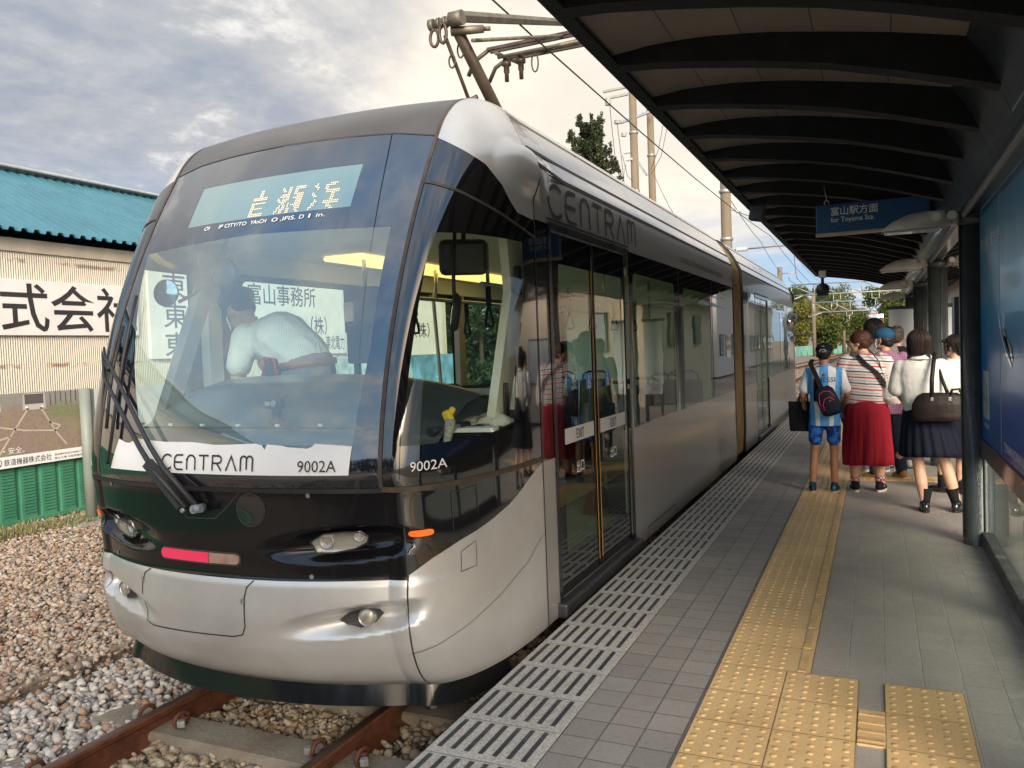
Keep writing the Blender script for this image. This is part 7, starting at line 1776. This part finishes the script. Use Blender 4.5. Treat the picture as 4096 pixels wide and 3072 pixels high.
for k, (x, y, h) in enumerate(((-12.3, 21.2, 7.0), (-11.5, 23.2, 6.2), (-13.2, 23.4, 7.4), (-10.9, 26.0, 6.8), (-12.4, 26.8, 7.6), (-10.5, 30.0, 7.0))):
    t = thing('conifer', 'dark dense conifer in the row past the end of the warehouse', 'tree', (x, y, -.4), 'conifers behind the tram')
    m = MB(); m.cyl((0, 0, 0), (0, 0, h), .10, .02, 8); m.build('trunk', M_bark, t); C, Rr = [], []; r = random.Random(k)
    for q in range(46):
        u = r.random() ** 1.2; rr_ = (1 - u) * 1.35 + .12; a = r.uniform(0, 6.28); C.append((rr_ * .75 * math.cos(a), rr_ * .75 * math.sin(a), .3 + u * (h - .3))); Rr.append((.42 * (1 - u) + .18,) * 2 + ((.6 * (1 - u) + .3),))
    leaves('crown', C, Rr, 9000, .10, L_dark, t, 80 + k, 1.0)
# pine that shows over the roof of the tram
t = thing('pine_tree', 'dark pine with upswept branch tips rising behind the tram roof', 'tree', (-7.95, 24.2, -.4))
m = MB(); m.tube([(0, 0, 0), (.05, 0, 4.5), (-.02, 0, 8.4)], [.16, .12, .02], 8); r = random.Random(11); C, Rr = [], []
for k in range(95):
    u = k / 94; zz_ = 6.0 + 2.75 * u; L_ = (1.12 - .66 * u) * r.uniform(.6, 1.1); a = r.uniform(0, 6.28); tip = Vector((L_ * math.cos(a), L_ * math.sin(a), zz_ + .22 * L_)); b0 = Vector((0, 0, zz_ - .12))
    m.tube([b0, (b0 + tip) / 2 + Vector((0, 0, -.06)), tip, tip + Vector((0, 0, .26))], [.022, .015, .010, .004], 5)
    for q in np.linspace(.35, 1, 5): C.append(tuple(b0 + (tip - b0) * q + Vector((r.uniform(-.06, .06), r.uniform(-.06, .06), .05)))); Rr.append(.085)
    for q in (.08, .17, .26): C.append(tuple(tip + Vector((0, 0, q)))); Rr.append(.055)
m.build('trunk', M_bark, t); leaves('crown', C, Rr, 24000, .042, L_pine, t, 99, 1.0)
# ---- poles
M_pole = mat('pole_concrete', (0.19, 0.145, 0.095), .8, vary=.16, nscale=2, stretch=(1, 1, .25), stain=(.16, .11, .07), stain_amt=.5, stain_scale=2)
M_galv = mat('galvanised_steel', (.36, .36, .35), .5, .6, vary=.12)
M_wire = mat('dark_wire', (.03, .03, .032), .6)
M_porc = mat('white_porcelain', (.55, .54, .50), .3, coat=.5)
def pole(x, y, r0, r1, h, lab, grp='concrete line poles'):
    t = thing('utility_pole', lab, 'pole', (x, y, -.4), grp); m = MB(); m.tube([(0, 0, 0), (0, 0, h)], [r0, r1], 16); m.build('shaft', M_pole, t)
    m = MB()
    for q in (.62, .80): m.lathe([(r1 * 1.18, q * h), (r1 * 1.28, q * h + .02), (r1 * 1.28, q * h + .08), (r1 * 1.18, q * h + .1)], (0, 0, 0), 16)
    m.build('band', M_galv, t)
    return t
p1_ = pole(-8.98, 33, .19, .15, 13.3, 'taller concrete pole carrying insulators, left of a pair above the tram roof')
m = MB()
for dz_ in (0, -.30): m.box((-.62, -.2, 12.52 + dz_), (1.15 - abs(dz_) * .6, .10, .09), (0, R(-2), 0))
m.build('crossarm', mat('grey_timber', (.34, .32, .28), .8), p1_)
m = MB(); m.beam((-.55, 0, 11.18), (.95, 0, 11.50), .09, .10); m.beam((.1, 0, 9.55), (.50, 0, 8.9), .07, .09); m.build('strut', M_galv, p1_)
def insul(c, par, hor=False, n=4, r=.075):
    prof = []
    for k in range(n): prof += [(r * .5, k * .06), (r, k * .06 + .015), (r, k * .06 + .03), (r * .5, k * .06 + .045)]
    m = MB(); m.lathe(prof, c, 12, 'X' if hor else 'Z'); m.build('insulator', M_porc, par)
insul((-.98, -.25, 11.9), p1_, False, 5, .13); insul((-.62, -.2, 11.1), p1_, False, 3, .14); insul((-.36, -.2, 10.55), p1_, False, 3, .12); insul((-.40, -.15, 9.9), p1_, True, 5, .07); insul((-.32, -.15, 9.6), p1_, True, 5, .07)
m = MB(); m.tube([(-.9, -.25, 11.9), (-.86, -.25, 11.2), (-.75, -.2, 9.6), (-.45, -.2, 8.9), (-.30, -.2, 9.4)], .014, 5); m.tube([(-.62, -.2, 11.1), (-.5, -.2, 9.8), (-.42, -.2, 8.8), (-.36, -.2, 6.6)], .014, 5); m.tube([(-.45, -.2, 9.8), (-.25, -.2, 8.9), (-.05, -.2, 8.7)], .012, 5); m.build('cable', M_wire, p1_)
p2_ = pole(-8.42, 33.6, .17, .14, 12.2, 'shorter concrete pole, right of the pair above the tram roof')
m = MB(); m.tube([(0, -.15, 9.2), (.35, -.15, 10.0), (.62, -.15, 11.2)], .012, 5); m.tube([(0, -.15, 9.0), (.45, -.15, 9.7), (.75, -.15, 10.9)], .012, 5); m.build('cable', M_wire, p2_)
p3_ = pole(-4.21, 26, .18, .155, 8.2, 'single concrete pole rising behind the tram beside the canopy edge')
m = MB(); m.tube([(.1, 0, 4.78), (2.2, 0, 4.80)], .022, 8); m.build('bracket_arm', mat('rusty_tube', (.20, .13, .09), .6), p3_); insul((.28, 0, 4.78), p3_, True, 6, .075)
m = MB(); m.tube([(.12, 0, 6.05), (1.2, 0, 5.55), (2.2, 0, 4.95)], .010, 5); m.build('stay_wire', M_wire, p3_); insul((.3, 0, 5.96), p3_, True, 3, .06)
p4_ = pole(-5.92, 58, .18, .16, 6.9, 'distant pole with a double bracket, right behind the tram roof end')
m = MB(); m.tube([(.1, 0, 6.45), (1.1, 0, 6.5)], .03, 6); m.tube([(.55, 0, 6.5), (.6, 0, 6.0)], .025, 6); m.tube([(1.05, 0, 6.5), (1.1, 0, 6.0)], .025, 6); m.build('bracket_arm', M_galv, p4_)
pole(-6.25, 95, .21, .19, 7.1, 'pale far pole in front of the trees nearest the tram')
pole(-3.75, 110, .21, .19, 6.3, 'second far pole at the right of the trees')
pole(-2.80, 110, .19, .17, 5.3, 'thin far pole right of the tree mass')
pole(-2.6, 150, .19, .17, 6.2, 'farthest thin pole in front of the long pale building')
def gantry(y, x0, x1, zt, zb, lab, pcs=5):
    t = thing('catenary_gantry', lab, 'gantry', (x0, y, -.4), 'lattice gantries over the line'); m = MB(); L_ = x1 - x0; r_ = y * .00075
    m.tube([(0, 0, zt + .4), (L_, 0, zt + .34)], r_, 5); m.tube([(0, 0, zb + .4), (L_, 0, zb + .38)], r_ * 1.1, 5); m.build('chord_pair', M_galv, t).name = 'chord'
    m = MB()
    for k in range(pcs + 1): m.tube([(L_ * k / pcs, 0, zt + .37), (L_ * k / pcs, 0, zb + .39)], r_ * .75, 5)
    for k in range(pcs): m.tube([(L_ * k / pcs, 0, zt + .37), (L_ * (k + 1) / pcs, 0, zb + .39)], r_ * .75, 5)
    m.tube([(L_ * .1, 0, zb + .39), (-.5, 0, zb - .1)], r_ * 1.1, 5); m.build('lattice', M_galv, t)
    for xx in (.36, .68):
        m = MB(); m.tube([(L_ * xx, 0, zb + .38), (L_ * xx, 0, zb - .05), (L_ * xx + .06 * L_, 0, zb - .05), (L_ * xx + .06 * L_, 0, zb + .38)], r_ * .7, 5); m.tube([(L_ * xx + .03 * L_, 0, zb - .05), (L_ * xx + .03 * L_, 0, zb - .5), (L_ * xx - .03 * L_, 0, zb - .9)], r_ * .7, 5)
        m.build('drop_bracket', M_galv, t)
    m = MB(); m.tube([(L_ + .1, 0, 0), (L_ + .1, 0, zt + .5)], r_ * 2.2, 8); m.build('post', M_galv, t)
gantry(58, -5.2, 2.1, 5.24, 4.50, 'nearest lattice gantry across the sky beyond the dome camera')
gantry(92, -6.1, 3.0, 5.4, 4.35, 'second lattice gantry lower down past the dome camera')
gantry(128, -4.6, 3.4, 6.2, 5.0, 'farthest lattice gantry beside the mirror')
# ---- overhead wires
def wire(pts, r, lab):
    m = MB(); out = []
    for a, b in zip(pts[:-1], pts[1:]):
        n = 8
        for k in range(n):
            f = k / n; s_ = -0.0012 * (Vector(b) - Vector(a)).length ** 1.6 * 4 * f * (1 - f); q = Vector(a) + (Vector(b) - Vector(a)) * f; q.z += s_; out.append(q)
    out.append(Vector(pts[-1])); m.tube(out, r, 6); o = m.build('overhead_wire', M_wire); return tag(o, lab, 'wire', 'overhead line wires')
wire([(-2.9, -4, 4.72), (-2.9, 26, 4.72), (-2.9, 58, 4.45), (-3.1, 95, 4.3)], .0085, 'thick contact wire running above the tram and past the pantograph')
wire([(-2.75, 12, 5.62), (-2.8, 26, 4.98), (-2.9, 58, 5.0)], .007, 'thin messenger wire close above the contact wire near the canopy edge')
wire([(-8.3, 33.4, 8.6), (-6.9, 30.0, 6.6), (-5.3, 26.5, 4.75), (-3.9, 23, 2.9)], .011, 'slanting service wire from the pair of poles down behind the tram roof')
wire([(-4.1, 26, 6.0), (-4.9, 40, 6.2), (-5.9, 58, 6.2)], .012, 'wire between the single pole and the distant bracket pole')
wire([(-2.0, 26, 4.7), (-3.6, 42, 5.6), (-4.85, 58, 5.7), (-4.2, 92, 5.4)], .014, 'wire curving to the distant bracket pole from the canopy side')
wire([(-5.35, 58, 5.6), (-3.2, 92, 5.3), (-2.6, 128, 5.7)], .016, 'far wire dropping behind the nearest lattice gantry')
wire([(-9.5, 80, 2.4), (-6.25, 95, 2.1), (-9.5, 100, 2.7)], .03, 'slack pale cable looped to the far pole in front of the trees')
# ---- turquoise fence, far building, house
t = thing('turquoise_fence', 'long low turquoise fence in front of the far trees', 'fence', (-8.4, 96, -.4))
m = MB(); m.beam((-.5, -2, .55), (4.5, 26, .55), .06, 1.25); m.build('panel', mat('turquoise_sheet', (.17, .42, .34), .6, vary=.1, nscale=.6), t)
m = MB()
for k in range(12): m.cyl((-.44 + 5 * k / 11, -2 + 28 * k / 11 - .1, 0), (-.44 + 5 * k / 11, -2 + 28 * k / 11 - .1, 1.2), .05, .05, 6)
m.build('posts', M_galv, t).name = 'post_row'
t = thing('distant_building', 'long pale multi storey building on the horizon behind the line', 'building', (-3.2, 185, -.4))
m = MB()
for k in range(4): m.box((0, 0, .6 + 1.45 * k), (9.0 - (k == 3) * 3.0, 8, .75))
m.build('floor_band', mat('pale_wall', (.60, .55, .46), .7), t)
m = MB(); m.box((0, .5, 2.4), (8.6, 7, 4.4)); m.build('window_band', mat('window_grey', (.24, .26, .28), .5, vary=.5, nscale=1.5), t)  # grey window rows between the pale floor bands
t = thing('house', 'cream house with grey tiled roof seen between the platform columns', 'house', (4.4, 24, -.4))
M_hw = mat('cream_render', (.56, .46, .35), .8, vary=.06, nscale=1.2, bump=.1, bscale=60); M_tile = mat('grey_roof_tile', (.13, .145, .17), .4, vary=.2, nscale=6, coat=.3)
m = MB(); m.box((0, 0, 1.6), (5.2, 9, 3.2)); m.box((.3, .5, 3.2), (4.6, 8, 1.2)); m.build('wall', M_hw, t)
rf = MB()
def hroof(x0, x1, y0, y1, z0, zr):
    nx = 14; xm = (x0 + x1) / 2
    for sd, (xa, xb) in ((0, (x0, xm)), (1, (x1, xm))):
        L_ = []
        ny = int((y1 - y0) / .27)
        for i in range(ny * 6 + 1):
            y = y0 + (y1 - y0) * i / (ny * 6); h = .035 * math.sin(2 * math.pi * i / 6); L_.append((y, h))
        vs = []; 
        for k in range(11):
            f = k / 10
            for st2 in (0, .03):
                for y, h in L_: vs.append((xa + (xb - xa) * f, y, z0 + (zr - z0) * f + h + st2 - .03 * 0))
        n = len(L_); rf.add(vs, [(k * n + i, k * n + i + 1, (k + 1) * n + i + 1, (k + 1) * n + i) for k in range(21) for i in range(n - 1)])
hroof(-3.0, 3.0, -5, 5, 3.1, 4.4); hroof(-2.4, 2.9, -4.0, 4.9, 4.1, 5.2); rf.build('roof', M_tile, t)
for (x, y, z, w_, h) in ((-2.62, -1.5, 2.35, .9, .8), (-2.62, 1.8, 2.35, .9, .8), (-1.5, -4.52, 2.3, .35, .9), (.4, -4.52, 1.6, 1.4, 1.1)):
    m = MB(); sx = (w_, .06) if y < -4 else (.06, w_); m.box((x, y, z), (sx[0] + .1, sx[1] + .03, h + .1), bev=.01); f_ = m.build('window', M_dark, t)
    m = MB(); m.box((x, y, z), (sx[0] if y < -4 else .11, .11 if y < -4 else sx[1], h)); m.build('pane', mat('house_pane', (.42, .45, .46), .1, coat=1), f_)
m = MB(); m.tube([(-2.66, -4.0, .2), (-2.66, -4.0, 3.2)], .045, 8); m.build('downpipe', M_galv, t)
# street side opposite the platform: garden wall, hedge and a neighbouring house, mirrored by the tram's flank
t = thing('house', 'long cream house with dark tiled eaves across the road, mirrored in the tram side', 'house', (8.5, 10.5, -.4))
m = MB(); m.box((0, 0, 1.7), (5, 9.5, 3.4)); m.build('wall', M_hw, t); rf = MB(); hroof(-3.1, 3.1, -5.2, 5.2, 3.3, 4.7); rf.build('roof', M_tile, t)
for y in (-3, -.8, 1.6, 3.6):
    m = MB(); m.box((-2.53, y, 1.8), (.08, 1.1, 1.3)); f_ = m.build('window', M_dark, t); m = MB(); m.box((-2.58, y, 1.8), (.02, .98, 1.16)); m.build('pane', mat('house_pane', (.42, .45, .46), .1, coat=1), f_)
t = thing('hedge', 'clipped hedge beside the road behind the platform, mirrored in the tram side', 'hedge', (4.9, 12, -.4)); r = random.Random(3)
m = MB(); m.box((0, 0, .45), (.35, 11, .8)); m.build('stems', M_bark, t).name = 'trunk'; leaves('crown', [(r.uniform(-.15, .15), r.uniform(-5.5, 5.5), r.uniform(.2, 1.0)) for _ in range(160)], [.28] * 160, 9000, .05, L_tree, t, 5)

def row_house(x, y, w_, d_, h, lab, wall):
    global rf
    t = thing('house', lab, 'house', (x, y, -.4)); m = MB(); m.box((0, 0, h / 2), (w_, d_, h)); m.build('wall', wall, t); rf = MB(); hroof(-w_ / 2 - .5, w_ / 2 + .5, -d_ / 2 - .5, d_ / 2 + .5, h - .1, h + 1.5); rf.build('roof', M_tile, t)
    for yy in np.arange(-d_ / 2 + 1.2, d_ / 2 - .8, 2.1):
        m = MB(); m.box((-w_ / 2 - .03, yy, 1.8), (.08, 1.1, 1.2)); f_ = m.build('window', M_dark, t); m = MB(); m.box((-w_ / 2 - .08, yy, 1.8), (.02, .98, 1.06)); m.build('pane', mat('house_pane', (.42, .45, .46), .1, coat=1), f_)
M_hw2 = mat('grey_render', (.40, .37, .33), .8, vary=.06, nscale=1.2)
row_house(7.2, 37, 6, 9, 4.2, 'third cream house down the road right of the line, mirrored in the tram end', M_hw)
row_house(8.2, 52, 7, 12, 5.4, 'taller grey house farther down the road, mirrored in the tram end', M_hw2)
row_house(9.5, 72, 8, 16, 5.0, 'farthest cream house down the road, mirrored in the tram end', M_hw)
wd = thing('tree_belt', 'dark belt of trees and shrubs added unseen behind the photographer for the tram nose reflections', 'trees', (-4, -30, -.4)); r = random.Random(21)
C = [(r.uniform(-26, 9), r.uniform(-2, 2), r.uniform(.4, 5.6)) for _ in range(420)]  # unseen trees added to darken what the tram nose reflects
leaves('foliage', C, [1.1] * len(C), 26000, .20, L_dark, wd, 31); m = MB()
for k in range(16): m.cyl((-25 + 2.2 * k, 0, 0), (-25 + 2.2 * k, 0, 4), .14, .08, 7)
m.build('stem_row', M_bark, wd).name = 'trunk'
